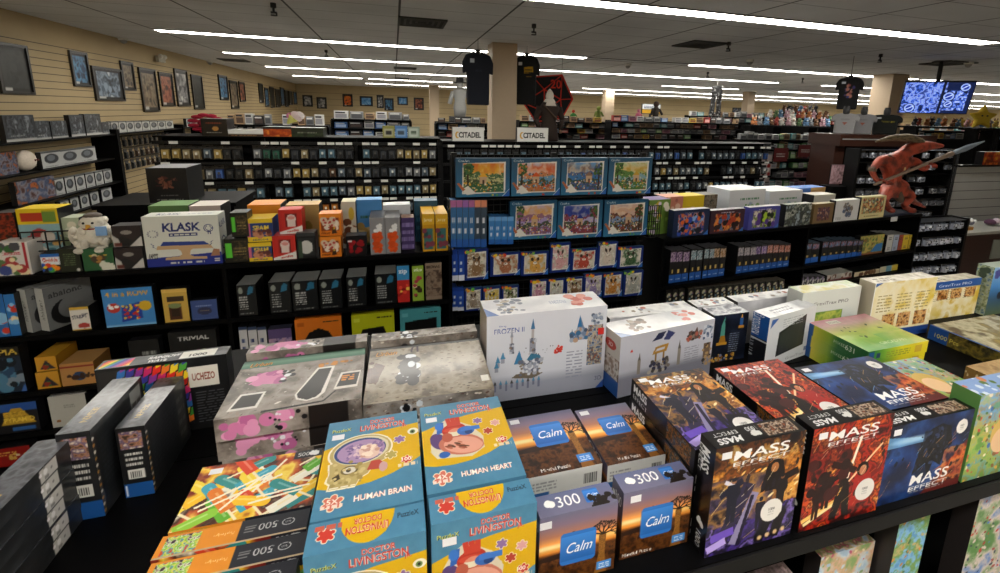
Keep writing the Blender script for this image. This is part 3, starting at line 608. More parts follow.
# ---- popsicle puzzles
def pop_art(w, h, res):
    a = Art(w, h, '#d8b53a', res); a.noise(['#7a1c10', '#e0a81c', '#f3d95a', '#b8481a', '#3a1d12', '#e8e4d0'], 3, 5)
    R = random.Random(12)
    for i in range(30):
        u, v = R.uniform(0, 1), R.uniform(0, .95); an = R.choice([.5, .6, .7, -.3, 1.2, 2.2, 2.5]); c = R.choice(['#3aa0b8', '#5fae2a', '#8cc63a', '#e07a1c', '#d8401c', '#f0d33a', '#2d1722', '#f3c21c', '#2e8a8a', '#efe9d8'])
        L = R.uniform(.05, .075); du, dv = math.cos(an) * L / w, math.sin(an) * L / h; a.line(u, v, u + du, v + dv, .026, c); a.ell(u + du, v + dv, .013 / w, .013 / h, c); a.line(u + du * .1, v + dv * .1 + .02, u + du * .9, v + dv * .9 + .02, .005, '#fff', .3)
        L2 = .038; a.line(u, v, u - math.cos(an) * L2 / w, v - math.sin(an) * L2 / h, .0055, '#f0e2bc')
    for q in ((.1, .3, .62, .7), (.14, .24, .7, .62), (.3, .2, .55, .66), (.5, .4, .7, .9), (.55, .3, .95, .36), (.5, .22, .9, .3)): a.line(*q, .0055, '#f6ecd2')
    a.rect(.76, .86, 1, 1, '#23222a'); a.text('500', .79, .9, .07, '#d8d8d8'); a.splat(6, ['#e8e8e8'], .005, .008, 3, (.9, .9, .95, .96)); return a
def pop_top(w, h, res):
    a = Art(w, h, '#dc8a26', res); a.rect(.52, 0, 1, 1, '#24262e'); b = Art(w * .24, h * .8, '#fff', res); b.noise(['#d8401c', '#3aa0b8', '#f3d95a', '#5fae2a', '#efe9d8', '#2d1722'], 6, 9); paste(a, b, .04, .1, .26, .9)
    a.text('500', .72, .55, .3, '#c8c8c8', w=.13, al='c', flip=True); a.ell(.86, .55, .045, .16, '#c8c8c8'); a.ell(.86, .55, .038, .13, '#24262e'); a.text('500', .86, .55, .1, '#c8c8c8', al='c', flip=True)
    a.text('Pop Ledger', .42, .55, .17, '#f8e0b0', w=.14, al='c', flip=True); a.fine(3, .56, .4, .64, .75, '#777', 5); a.rect(0, 0, 1, .06, '#b7a284'); return a
def pop_faces(lying):
    return lambda w, d, h, res: {'top': pop_art(w, d, res), 'left': '#dc8a26', 'front': pop_top(w, h, res)} if lying else {'top': pop_top(w, d, res), 'front': pop_art(w, h, res), 'left': '#dc8a26', 'right': '#24262e'}
GP = 'ice lolly puzzles on the near shelf'
for k in range(3): cbox('puzzle_box', 'colourful ice lolly puzzle box ' + ('lying cover up on its stack' if k == 2 else f'lying {["bottom", "second"][k]} under the ice lolly cover'), NB, pop_faces(1) if k == 2 else None, -.453, -.195, .945, -1 + .0567 * k, .18, .0565, 0, GP, CARD, 900 if k == 2 else 60, base='#c9812a', stick=(.08, .93, 'top') if k == 2 else None)
for k, (y, dx) in enumerate(((.886, 0), (.829, .004), (.773, -.003))): cbox('puzzle_box', f'standing orange and black ice lolly box, {["nearest its stack", "middle of three", "nearest the shelf edge"][k]}', NB, pop_faces(0), -.458 + dx, -.196 + dx, y, -1, .052, .17 - .002 * k, 0, GP, CARD, 900)
# ---- street art puzzles
def street_l(w, h, res, hdr=True):
    a = Art(w, h, '#8f867e', res); a.noise(['#5f5852', '#8d847c', '#a39a92', '#766e68'], 6, 4); a.splat(160, ['#6a625c', '#a89e96', '#4f4843'], .001, .004, 31, (0, 0, 1, .84), .4); a.splat(20, ['#9a8a80', '#6d5a50', '#e0d8d0'], .002, .01, 8, (0, 0, 1, .8), .4)
    if hdr: a.vgrad([(0, '#3f6a58'), (.5, '#5f8f76'), (1, '#2f4f42')], 0, .84, 1, 1); 
    for oc, ob in (('#15120c', .06), ('#d8922a', .015)): a.text('Urban', .06, .86, .07, oc, w=.17, bold=ob, shear=.3, rot=.05)
    a.poly([(.12, .52), (.2, .68), (.3, .72), (.38, .64), (.4, .5), (.3, .48)], '#d47fae'); a.splat(20, ['#e39ac2', '#b85a92', '#d47fae'], .006, .02, 3, (.12, .5, .36, .7)); a.splat(16, ['#15151a', '#e8e8ee'], .004, .009, 5, (.36, .5, .44, .7))
    a.poly([(.52, .14), (.5, .22), (.62, .68), (.76, .68), (.72, .2), (.68, .12), (.6, .09)], '#e6e2dc'); a.poly([(.53, .16), (.515, .23), (.635, .65), (.735, .65), (.69, .2), (.66, .14), (.6, .11)], '#1f1c1b')
    a.poly([(.06, .1), (.1, .36), (.28, .36), (.26, .1)], '#e0dcd6'); a.poly([(.08, .13), (.115, .33), (.26, .33), (.24, .13)], '#2a2725'); a.poly([(.78, .22), (.82, .52), (.98, .52), (.96, .22)], '#ded8d0'); a.poly([(.8, .26), (.835, .49), (.97, .49), (.95, .26)], '#22201e')
    a.fine(3, .83, .36, .93, .47, '#d8862a', 3, .7); a.line(.3, .02, .72, .05, .008, '#1a1816'); a.line(.72, .05, .8, .2, .005, '#1a1816'); a.splat(12, ['#c9832f', '#a86a2a'], .003, .01, 6, (.62, .7, .9, .76)); return a
def street_r(w, h, res):
    a = Art(w, h, '#857a68', res); a.noise(['#5c5144', '#8d8270', '#a39885', '#74695a'], 7, 9); a.splat(230, ['#4a342c', '#64503f', '#a89e8c', '#3a2c26'], .002, .006, 5, (0, 0, 1, 1), .45, 0.0)
    a.poly([(0, .4), (.06, .7), (.14, .62), (.08, .3)], '#5a3a30'); a.splat(10, ['#4f3028'], .008, .02, 4, (0, .3, .1, .7)); a.rect(0, .95, 1, 1, '#171614')
    for oc, ob in (('#15120c', .06), ('#d8922a', .015)): a.text('Urban', .05, .82, .08, oc, w=.18, bold=ob, shear=.3, rot=.05)
    a.splat(46, ['#17161a', '#26242a', '#d8dce2', '#17161a'], .008, .022, 8, (.27, .3, .4, .78)); a.ell(.33, .55, .07, .18, '#1b1a1e'); a.ell(.37, .3, .05, .09, '#222026'); a.ell(.36, .6, .03, .06, '#c9d2dc'); a.line(.36, .84, .38, .96, .006, '#202'); a.line(.42, .84, .42, .96, .006, '#202')
    a.rect(.92, .14, .985, .24, '#e9e6de'); return a
def street_side(seed, pink):
    def f(w, h, res):
        a = Art(w, h, '#857c74', res); a.noise(['#5f5852', '#948b83', '#a8a098'], 7, seed); a.splat(80, ['#5a524c', '#a89e96'], .001, .004, seed, asp=.4)
        if pink: a.splat(16, ['#d47fae', '#c0689c', '#e39ac2'], .008, .02, seed, (.05, .2, .5, .9)); a.splat(10, ['#15151a', '#e8e8ee'], .003, .008, seed + 1, (.36, .2, .6, .9)); a.rect(.62, 0, .9, 1, '#211d1c')
        else: a.splat(50, ['#5a4038', '#7d6a5a', '#d8cfc0'], .003, .006, seed, (0, 0, 1, 1), .5, 0.); a.splat(20, ['#17161a', '#d8dce2'], .004, .012, seed, (.28, 0, .42, 1))
        return a
    return f
GS = 'street art puzzles in the stacks'
for k in range(3):
    z = -1 + k * .0667; top = k == 2; R = random.Random(k)
    for nm, x0, x1, y, d, fa, pk in (('pink and grey', -.473, -.113, 1.268, .30, street_l, 1), ('brown brick wall', -.108, .258, 1.232, .32, street_r, 0)):
        dx = R.uniform(-.006, .006) if not top else 0
        cbox('puzzle_box', f'{nm} street art puzzle box lying ' + ('cover up on its stack' if top else ['bottom of its stack', 'second in its stack'][k]), NB,
             (lambda fa, pk, top, k: lambda w, d, h, res: {'top': fa(w, d, res) if top else '#999088', 'front': street_side(k + 2, pk)(w, h, res), 'left': street_side(k + 5, pk)(d, h, res)})(fa, pk, top, k), x0 + dx, x1 + dx, y + (0 if top else R.uniform(0, .015)), z, d, .066, .02 if nm[0] == 'p' else -.02, GS, CARD if pk else WRAP, 650)
for nm, A, B, pk in (('pink and grey', (246, 354), (367, 341), 1), ('brown brick wall', (371, 342), (477, 331), 0)):
    pbox('puzzle_box', f'{nm} street art puzzle box standing behind its stack', NB, (lambda pk: lambda w, d, h, res: {'top': street_side(12, pk)(w, d, res), 'front': street_side(3, pk)(w, h, res), 'left': '#1a1a1a'})(pk), A, B, E - .785, .06, .215, at='top', group=GS, m=WRAP)
# ------------------------------------------------------------------ castle, city and paint boxes on the rear gondola
def castle_faces(w, d, h, res):
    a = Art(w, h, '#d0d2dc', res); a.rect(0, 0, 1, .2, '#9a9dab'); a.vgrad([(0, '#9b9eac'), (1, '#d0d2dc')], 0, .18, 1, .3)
    a.text('FROZEN II', .06, .79, .055, '#3c4f9a', w=.24, bold=.0); a.text('Disney', .1, .86, .025, '#3c4f9a')
    def tower(u, v, s, roof='#3c6c96'):
        a.rect(u - .028 * s, v, u + .028 * s, v + .2 * s, '#8d8f9c'); a.rect(u - .012 * s, v + .2 * s, u + .012 * s, v + .32 * s, '#a8a3a4'); a.poly([(u - .02 * s, v + .32 * s), (u, v + .46 * s), (u + .02 * s, v + .32 * s)], roof); a.splat(10, ['#5b5f70', '#b9bcc8', '#7a6a60'], .003, .006, int(u * 99), (u - .03 * s, v, u + .03 * s, v + .2 * s))
    tower(.37, .52, .9); tower(.2, .55, .6, '#8a8f9c'); a.poly([(.22, .42), (.26, .58), (.3, .42)], '#3d7aa6'); a.poly([(.31, .43), (.36, .53), (.43, .5), (.46, .43)], '#39708f'); a.poly([(.2, .26), (.24, .3), (.44, .32), (.46, .28), (.38, .23)], '#6d6254'); a.ell(.36, .38, .07, .07, '#8f93a2'); a.splat(60, ['#666a7c', '#a3a6b4', '#85796a', '#d0d2da'], .003, .009, 4, (.27, .28, .45, .45))
    for u, v in ((.09, .46), (.13, .5), (.08, .4)): a.poly([(u - .02, v), (u, v + .08), (u + .02, v)], '#4a86ac'); a.rect(u - .015, v - .05, u + .015, v, '#9a9cab')
    for i in range(9): u = .06 + .045 * i; a.rect(u, .12 + .03 * (i % 2), u + .018, .2, '#70748a'); a.poly([(u - .004, .2), (u + .009, .25), (u + .022, .2)], '#4f88ac' if i % 3 else '#444')
    a.poly([(.68, .62), (.7, .76), (.72, .66), (.75, .8), (.77, .9), (.8, .78), (.84, .7), (.88, .62)], '#6d7f9c'); a.poly([(.745, .78), (.765, .92), (.785, .78)], '#2f6da0'); a.splat(30, ['#42546c', '#9aa4b8', '#37648c', '#b3947c'], .004, .01, 6, (.68, .62, .88, .76))
    a.fine(9, .66, .18, .8, .52, '#8d90a0', 3, .35); a.splat(10, ['#c8382c'], .003, .006, 2, (.56, .5, .62, .58)); a.poly([(.57, .5), (.6, .57), (.62, .5)], '#c23a2e'); a.splat(24, ['#333'], .001, .002, 5, (.3, .4, .6, .6))
    b = Art(w * .14, h * .6, '#4b5b7a', res); b.noise(['#2f3d5c', '#7488a8', '#c9b08a', '#44546e', '#9a5a3a'], 5, 9); paste(a, b, .84, .3, .97, .78); a.rect(.93, .66, .98, .74, '#c8302a'); a.rect(.86, .8, .97, .92, '#c4c8d0'); a.splat(20, ['#5a6478', '#8a94a8'], .003, .007, 3, (.86, .8, .97, .92)); a.text('3D', .92, .1, .05, '#5b6074'); a.poly([(.93, 0), (1, 0), (1, .1)], '#2a4f9a')
    t = Art(w, d, '#dfe0e4', res); t.noise(['#cfd0d6', '#ececee'], 4, 3); t.splat(40, ['#8a8f9c', '#b3a89a', '#6f7688'], .004, .012, 4, (.12, .1, .32, .95)); t.text('FROZEN II', .62, .5, .18, '#9098b8', w=.14, al='c', flip=True); t.splat(24, ['#c25a4a', '#d88a7a'], .006, .02, 5, (.74, .25, .9, .8)); t.poly([(0, .5), (.1, .0), (0, 0)], '#5a78b4')
    return {'front': a, 'top': t, 'left': '#b4a69a', 'right': '#c8cad2'}
def notre_faces(w, d, h, res):
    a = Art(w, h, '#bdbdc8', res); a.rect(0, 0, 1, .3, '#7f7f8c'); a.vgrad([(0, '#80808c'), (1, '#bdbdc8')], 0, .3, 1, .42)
    a.poly([(.32, .82), (.38, .95), (.46, .96), (.42, .84)], '#2a2e4a'); a.poly([(.44, .82), (.48, .97), (.56, .9), (.5, .8)], '#3a3f6a'); a.poly([(.33, .6), (.36, .72), (.5, .74), (.48, .62)], '#a87c2e'); a.poly([(.36, .64), (.38, .69), (.46, .7), (.45, .65)], '#bdbdc8'); a.rect(.36, .38, .38, .62, '#8a6a34'); a.rect(.44, .38, .46, .62, '#8a6a34')
    a.splat(50, ['#4a4440', '#7a7068', '#2f3048', '#b0a89c'], .003, .009, 3, (.3, .3, .52, .5))
    for u, s in ((.2, 1), (.62, 1.2)): a.rect(u - .016, .32, u + .016, .32 + .24 * s, '#8a8278'); a.poly([(u - .014, .32 + .24 * s), (u, .32 + .36 * s), (u + .014, .32 + .24 * s)], '#5a544e')
    a.poly([(.7, .7), (.71, .86), (.75, .88), (.76, .78), (.8, .92), (.83, .78), (.86, .72)], '#5c4a44'); a.splat(20, ['#a85a4a', '#3a3436', '#8a7a6c'], .003, .008, 4, (.7, .7, .86, .84)); a.fine(7, .68, .34, .84, .62, '#8a8a94', 5, .35); a.rect(.88, .68, .99, .92, '#c9ccd6'); a.splat(24, ['#4a5878', '#8894a8'], .003, .007, 6, (.88, .68, .99, .92)); a.rect(.9, .34, .98, .6, '#6e5a48'); a.splat(24, ['#2f2824', '#b08f62'], .003, .008, 7, (.89, .2, .99, .6)); a.poly([(.1, .72), (.12, .77), (.13, .72)], '#c23a2e')
    t = Art(w, d, '#dcdcde', res); t.noise(['#c8c8cc', '#ececec'], 4, 5); t.splat(20, ['#8a7468', '#a89a8c', '#6a6058'], .005, .014, 4, (.18, .2, .36, .9)); t.splat(14, ['#c4665a', '#d89084'], .005, .016, 5, (.72, .3, .88, .85)); t.poly([(0, .4), (.12, 0), (0, 0)], '#7088b8')
    l = Art(d, h, '#c4beb8', res); l.rect(0, 0, 1, .26, '#2a5294'); l.noise(['#8a7468', '#d2ccc6', '#5a4a42'], 5, 4, 0, .26, 1, .6); l.ell(.5, .78, .3, .08, '#a8342a'); l.text('3D', .5, .78, .07, '#e8dcd8', al='c')
    return {'front': a, 'top': t, 'left': l}
def white_top(seed, c='#d8d8da'):
    def f(w, d, h, res):
        t = Art(w, d, c, res); t.noise([c, '#f0f0f0', '#b8b8bc'], 5, seed); t.splat(10, ['#8a7a6c', '#b05a4c', '#6a7488'], .004, .012, seed, (.2, .2, .9, .8)); a = Art(w, h, '#cfcfd4', res); a.noise(['#a8a8b0', '#dadade'], 3, seed); return {'top': t, 'front': a}
    return f
def nyc_faces(w, d, h, res):
    a = Art(w, h, '#161a26', res); a.noise(['#10131d', '#20283c'], 4, 3); a.poly([(.22, .52), (.24, .78), (.3, .92), (.34, .8), (.36, .52)], '#4d8f82'); a.poly([(.3, .88), (.32, .97), (.335, .88)], '#4d8f82'); a.rect(.14, .36, .44, .42, '#b8862a'); a.poly([(.2, .42), (.24, .56), (.36, .56), (.4, .42)], '#9a6a1c'); a.rect(.76, .7, .86, .9, '#2a5a9a'); a.poly([(.78, .9), (.81, .99), (.84, .9)], '#d89a3a'); a.rect(.74, .68, .9, .74, '#c98a2a')
    a.fine(9, .5, .2, .78, .62, '#7a8498', 3, .35); a.splat(30, ['#c99a3a', '#6a7a9a', '#8a5a2a'], .003, .007, 4, (.05, .02, .7, .16)); t = Art(w, d, '#8a8e98', res); t.noise(['#5a5e6a', '#c4c6cc', '#888c96'], 4, 5); return {'front': a, 'top': t}
def screen_faces(w, d, h, res):
    a = Art(w, h, '#d4d6da', res); a.poly([(.22, .18), (.24, .66), (.8, .88), (.8, .26)], '#1c1d20'); a.poly([(.26, .22), (.27, .62), (.76, .82), (.76, .29)], '#303236'); a.poly([(.04, .78), (.06, .95), (.2, .95)], '#3a62a8'); a.fine(4, .3, .74, .72, .92, '#a8aab2', 3, .35); a.rect(.84, .12, .94, .2, '#6a7a9a'); a.text('GraviTrax', .45, .05, .05, '#909298', w=.4)
    l = Art(d, h, '#14171e', res); l.rect(0, .55, 1, 1, '#1d4f96'); l.text('Ravensburger', .7, .6, .3, '#e8e8f0', w=1.4, rot=PI / 2); l.text('START', .25, .16, .5, '#9a9ea8', w=1.1, rot=PI / 2); l.rect(.0, .5, 1, .53, '#ccc')
    t = Art(w, d, '#d0d2d6', res); t.noise(['#bfc1c6', '#e6e8ec'], 4, 2); t.fine(2, .2, .3, .6, .8, '#8a8c94', 4, .6); return {'front': a, 'left': l, 'top': t}
def green_faces(top):
    def fn(w, d, h, res):
        f = Art(w, h, '#d8cf2c', res); f.rect(0, 0, .32, 1, '#2f6a38'); f.vgrad([(0, '#3f8a3a'), (.25, '#8fb83a'), (.5, '#d9cf2a'), (1, '#e0cf28')], .1, 0, 1, 1, True); f.rect(.02, .1, .1, .9, '#24508c'); f.rect(.14, .35, .2, .75, '#1e3a66'); f.fine(3, .3, .25, .7, .8, '#8f9a3a', 3, .5); f.rect(.78, .2, .9, .8, '#c8a83a')
        l = Art(d, h, '#2f6b3a', res); l.vgrad([(0, '#1d4f8c'), (.1, '#1d4f8c'), (.12, '#d8cc4a'), (.4, '#8fae3a'), (.55, '#2f6b3a'), (1, '#245a30')], horiz=True); l.text('631', .66, .3, .42, '#e8ead8'); l.text('MIXED', .47, .4, .25, '#b8c8a8', rot=0)
        r = Art(d, h, '#d8cf2c', res); r.vgrad([(0, '#4f9a3a'), (.3, '#d6cc2a'), (1, '#e2d02a')], horiz=True); r.rect(.05, .1, .16, .9, '#24508c'); r.fine(3, .4, .2, .8, .8, '#9a9a2a', 4, .5); r.rect(.82, .3, .95, .8, '#b8982a')
        o = {'front': f, 'left': l, 'right': r}
        if top:
            t = Art(w, d, '#8fb85a', res); t.vgrad([(0, '#4f9a4a'), (.3, '#8ab84a'), (.55, '#c9d06a'), (.8, '#d8a0b8'), (1, '#c46a92')]); t.vgrad([(0, '#6fae5a'), (1, '#d8d06a')], .5, 0, 1, .4, True); t.rect(.22, .84, .42, .94, '#e6dce2'); t.text('KOSMOS', .24, .86, .05, '#4a2a3a', w=.16); t.text('CIRCADIAN', .35, .12, .06, '#e8f0d0', w=.42, flip=False)
            t.splat(9, ['#2a3a20', '#3a4a2a'], .003, .006, 5, (.2, .35, .8, .7), 2.); t.noise(['#c8d88a', '#8fb85a', '#e0d090'], 6, 4, a=.25); o['top'] = t
        return o
    return fn
def yellow_faces(kind):
    def fn(w, d, h, res):
        a = Art(w, h, '#dcc46a', res); a.noise(['#d8b83a', '#ead9a0', '#f0e8cc', '#d0a82a'], 3, kind)
        a.ell(.15, .5, .25, .6, '#efe7cf', .6, soft=1); a.fine(6, .08, .5, .3, .82, '#9a8850', 3, .3); a.fine(6, .38, .5, .62, .82, '#9a8850', 4, .3); a.fine(6, .7, .5, .92, .82, '#9a8850', 5, .3)
        for i, u in enumerate((.2, .45, .72)): b = Art(w * .2, h * .24, '#7a4a1c', res); b.noise(['#4a2a10', '#b87a3a', '#e0b87a', '#6a3a14'], 4, 9 + i); paste(a, b, u, .2 if kind == 1 else .52, u + .2, .44 if kind == 1 else .76)
        a.rect(0, 0, 1, .16, '#23468c') if kind == 1 else a.rect(0, .8, 1, 1, '#2454a0'); a.fine(1, .3, .04, .6, .1, '#b8c8e0', 5, .8) if kind == 1 else a.text('GraviTrax PRO', .2, .86, .07, '#e8ecf4', w=.62)
        a.poly([(.0, .93), (.02, 1), (.12, 1)], '#3a62a8') if kind == 1 else None; a.rect(0, 0, .015, 1, '#eee')
        t = Art(w, d, '#c8bfa8', res); t.noise(['#a89c7a', '#e4dcc8', '#b8ae94'], 5, kind); t.fine(2, .1, .3, .4, .8, '#6a5a3a', 4, .5); return {'front': a, 'top': t, 'left': '#b8b09c'}
    return fn
def lay_faces(w, d, h, res):
    t = Art(w, d, '#b8a85a', res); t.noise(['#6a5a3a', '#b8b08a', '#d8d0b0', '#8a7a4a', '#c8a83a'], 6, 4); t.vgrad([(0, '#2a5098'), (.02, '#2a5098')], 0, 0, .03, 1); f = Art(w, h, '#2a2820', res); f.rect(0, 0, .22, 1, '#1e4a90'); f.noise(['#2a2820', '#6a5a2a', '#15130e'], 6, 3, .22, 0, .55, 1); f.text('1000 Pcs', .6, .35, .35, '#d0c060'); l = Art(d, h, '#2a2820', res); l.rect(0, 0, .3, 1, '#1e4a90'); l.noise(['#2a2820', '#7a6a2a', '#15130e'], 6, 5, .3, 0, 1, 1); l.text('1000 Pcs', .1, .3, .3, '#d8c858'); return {'top': t, 'front': f, 'left': l}
def blue_faces(w, d, h, res):
    a = Art(w, h, '#4a86c4', res); a.vgrad([(0, '#5a6a4a'), (.35, '#3a5a7a'), (.6, '#4a8acc'), (1, '#9cc4e4')]); a.splat(20, ['#2a2a30', '#6a5a4a', '#a89a7a'], .008, .025, 3, (.2, .1, 1, .6)); a.splat(7, ['#4a4a92'], .01, .02, 5, (.06, .82, .16, .92)); l = Art(d, h, '#8fa896', res); l.noise(['#6a7a5a', '#b8c4a8', '#4a6a8a'], 5, 4); l.splat(6, ['#3a4a3a'], .01, .02, 5, (.3, .8, .7, .92)); return {'front': a, 'left': l, 'top': '#a8b8a8'}
NB = 'puzzle box'; GB = 'boxes on the rear puzzle gondola'
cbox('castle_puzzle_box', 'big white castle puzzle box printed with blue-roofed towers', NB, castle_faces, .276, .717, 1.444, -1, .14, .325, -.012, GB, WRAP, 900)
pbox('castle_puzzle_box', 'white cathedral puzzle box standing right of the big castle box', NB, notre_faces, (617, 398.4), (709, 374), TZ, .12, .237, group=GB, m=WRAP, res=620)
cbox('castle_puzzle_box', 'white puzzle box seen only by its glossy top behind the cathedral box', NB, white_top(4), .80, 1.205, 1.585, -1, .09, .2, .02, GB, WRAP, 400)
cbox('city_puzzle_box', 'dark navy city puzzle box with a green statue and gold lettering', NB, nyc_faces, 1.222, 1.392, 1.487, -1, .085, .21, 0, GB, WRAP, 620)
cbox('city_puzzle_box', 'grey topped puzzle box directly behind the navy city box', NB, white_top(8, '#a8acb2'), 1.222, 1.41, 1.60, -1, .075, .2, .0, GB, WRAP, 400)
cbox('marble_run_box', 'long low white box behind the navy city box', 'game box', white_top(6, '#c8cacc'), 1.425, 1.83, 1.60, -1, .075, .205, .03, GB, WRAP, 400)
pbox('marble_run_box', 'tilted white box with a black panel picture and a blue edge', 'game box', screen_faces, (761, 366.5), (812, 356), TZ, .075, .225, yaw=.2, w=.31, group=GB, m=WRAP, res=600)
for k in range(3):
    cbox('puzzle_box', 'green and yellow puzzle box lying ' + ['bottom of the stack of three', 'in the middle of the stack of three', 'cover up on the stack of three'][k], NB, green_faces(k == 2), 1.685, 2.018, 1.19 + .004 * (k == 1), -1 + .05 * k, .265, .0497, .035, 'green stack of puzzles', WRAP, 600)
def gbox(w, d, h, res):
    a = Art(w, h, '#d4d8d4', res); a.rect(.08, .1, .72, .62, '#7a9a4a'); a.noise(['#5a8a3a', '#c4c85a', '#8aa84a'], 4, 3, .1, .12, .7, .6); a.text('GraviTrax PRO', .2, .74, .06, '#5a5a5a', w=.6); t = Art(w, d, '#c8d0b0', res); t.noise(['#c8d8a0', '#e8ece0', '#d8d080'], 3, 4); return {'front': a, 'top': t, 'left': '#c0c4c0'}
cbox('marble_run_box', 'white box with a green picture standing behind the green stack', 'game box', gbox, 1.68, 2.03, 1.505, -1, .08, .262, .03, GB, WRAP, 500)
cbox('marble_run_box', 'cream and yellow box with a navy foot right of the green stack', 'game box', yellow_faces(1), 2.055, 2.455, 1.47, -1, .075, .285, .01, GB, WRAP, 500)
cbox('marble_run_box', 'yellow box with a blue heading strip behind the flat one', 'game box', yellow_faces(2), 2.57, 2.97, 1.575, -1, .075, .205, .01, GB, WRAP, 500)
cbox('puzzle_box', 'flat 1000 piece puzzle box lying before the blue-headed yellow box', NB, lay_faces, 2.40, 2.86, 1.157, -1, .275, .068, .02, GB, WRAP, 500)
cbox('puzzle_box', 'tall light blue puzzle box cut off by the right edge', NB, blue_faces, 2.985, 3.36, 1.54, -1, .075, .27, .0, GB, WRAP, 400)
def tanbox(w, d, h, res):
    t = Art(w, d, '#b89a6a', res); t.noise(['#a8885a', '#c8aa7a', '#8a6a42'], 4, 3); f = Art(w, h, '#8a6a3a', res); f.splat(10, ['#3a2a1a', '#d8c8a0'], .004, .01, 4); return {'top': t, 'front': f, 'left': f}
cbox('wooden_game_box', 'small tan box lying behind the standing blue space box', 'game box', tanbox, 2.15, 2.4, 1.0, -1, .13, .058, .02, GB, CARD, 400)
# cartoon town puzzles right of the blue space box
def town_faces(lying):
    def fn(w, d, h, res):
        a = Art(w, d if lying else h, '#7ab04a', res); a.vgrad([(0, '#5a9a3a'), (.4, '#9ac45a'), (.6, '#c8b05a'), (.8, '#6aa8d8'), (1, '#a8d0ea')]); a.noise(['#4a8a3a', '#8ab85a', '#c8b05a', '#6aa8d8', '#b07a4a', '#5a9a4a'], 6, 4, a=.6); a.splat(150, ['#c84a3a', '#d8a84a', '#f0e4c8', '#3a6ab0', '#8a5a2a', '#4a7a2a', '#d89aa0'], .002, .009, 6, asp=.7); a.ell(.5, .5, .2, None, '#d8b45a'); a.ell(.5, .42, .16, None, '#efc79a')
        o = {'top' if lying else 'front': a, 'left': '#5a8a4a'}
        if not lying: t = Art(w, d, '#8aa8d8', res); t.splat(20, ['#d8e4f0', '#d88a5a', '#5a7a3a'], .005, .012, 4); o['top'] = t
        return o
    return fn
cbox('puzzle_box', 'standing leafy green cartoon town puzzle box at the right edge', NB, town_faces(0), 1.512, 1.78, .745, -1, .07, .275, 0, 'cartoon town puzzles', WRAP, 700)
cbox('puzzle_box', 'cartoon town puzzle box lying cover up behind the standing one', NB, town_faces(1), 1.60, 1.86, .86, -.92, .27, .055, 0, 'cartoon town puzzles', WRAP, 700)
for k in range(1): cbox('puzzle_box', 'cartoon town puzzle box lying beneath the one with cover up', NB, None, 1.60, 1.86, .86, -1, .27, .078, 0, 'cartoon town puzzles', WRAP, 60, base='#5a7a8a')
# ------------------------------------------------------------------ left end of the gondolas
def rainbow_faces(w, d, h, res):
    a = Art(w, h, '#17181a', res); b = Art(w * .66, h * .86, '#222', res); cs = ['#d8302a', '#e8762a', '#e8c92a', '#4a9a3a', '#2a6ab0', '#3a3a92', '#8a3a92', '#c8306a']
    for i in range(-2, 14):
        for j in range(9): b.poly([(i * .1 + j * .055, j * .12), (i * .1 + .1 + j * .055, j * .12 + .06), (i * .1 + .1 + j * .055 + .03, j * .12 + .2), (i * .1 + j * .055 + .03, j * .12 + .14)], cs[(i + j * 2) % 8])
    paste(a, b, .02, .1, .68, .96); a.fine(12, .72, .1, .95, .55, '#55575c', 3, .35); a.rect(.68, .6, .92, .88, '#d6d2c8'); a.text('UCHEZO', .8, .74, .1, '#7a2a1a', al='c', w=.18, bold=.02)
    t = Art(w, d, '#34363a', res); t.noise(['#2a2c30', '#5a5c60', '#3a3c40'], 3, 4); b = Art(w * .2, d, '#222', res); [b.poly([(i * .12 - .3, 0), (i * .12 - .18, 0), (i * .12 + .22, 1), (i * .12 + .1, 1)], cs[i % 8]) for i in range(11)]; paste(t, b, .02, .1, .24, .9); t.text('RAINBOW', .36, .5, .3, '#f0f0f0', w=.24, bold=.02, shear=.2); t.text('WAVE', .37, .12, .28, '#f0f0f0', w=.15, bold=.02, shear=.2); t.rect(.62, .12, .9, .9, '#d8d6ce'); t.text('1000', .76, .4, .3, '#222', al='c', w=.14, bold=.02)
    return {'front': a, 'top': t, 'right': '#25262a'}
cbox('puzzle_box', 'black puzzle box with a rainbow diamond pattern behind the upright dark boxes', NB, rainbow_faces, -.848, -.522, 1.54, -1, .055, .242, .05, None, WRAP, 620)
def slim_top(w, d, h, res, seed):
    t = Art(w, d, '#303136', res); t.noise(['#26272b', '#3c3e44', '#55575e', '#303136'], 3, seed, octv=3); t.text('NEMESIS', .5, .3, .06, '#c8a24a', al='c', w=.5 * d / w * .5, rot=PI / 2); return t
def slim_stack(w, d, h, res):
    r = Art(d, h, '#26282a', res); r.noise(['#1f2123', '#34373a'], 3, 3); r.rect(.62, .06, .8, .94, '#c8c8c4'); r.splat(6, ['#8a8a88', '#eee'], .003, .008, 4, (.62, .1, .8, .9)); r.splat(3, ['#d8c8a0', '#c85a5a'], .003, .004, 5, (.0, .1, .05, .9)); return {'right': r, 'top': slim_top(w, d, h, res, 5), 'front': '#1c1d1f', 'left': '#1c1d1f'}
for k in range(6):
    cbox('slim_game_box', f'slim dark grey box with a white label, {["bottom", "second from bottom", "third from bottom", "third from top", "second from top", "topmost"][k]} of its leaning pile', 'game box', slim_stack, -.823 + .002 * (k % 2), -.757 + .002 * (k % 2), .955, -1 + .0365 * k, .295, .036, 0, 'slim dark boxes piled at the left', WRAP, 600)
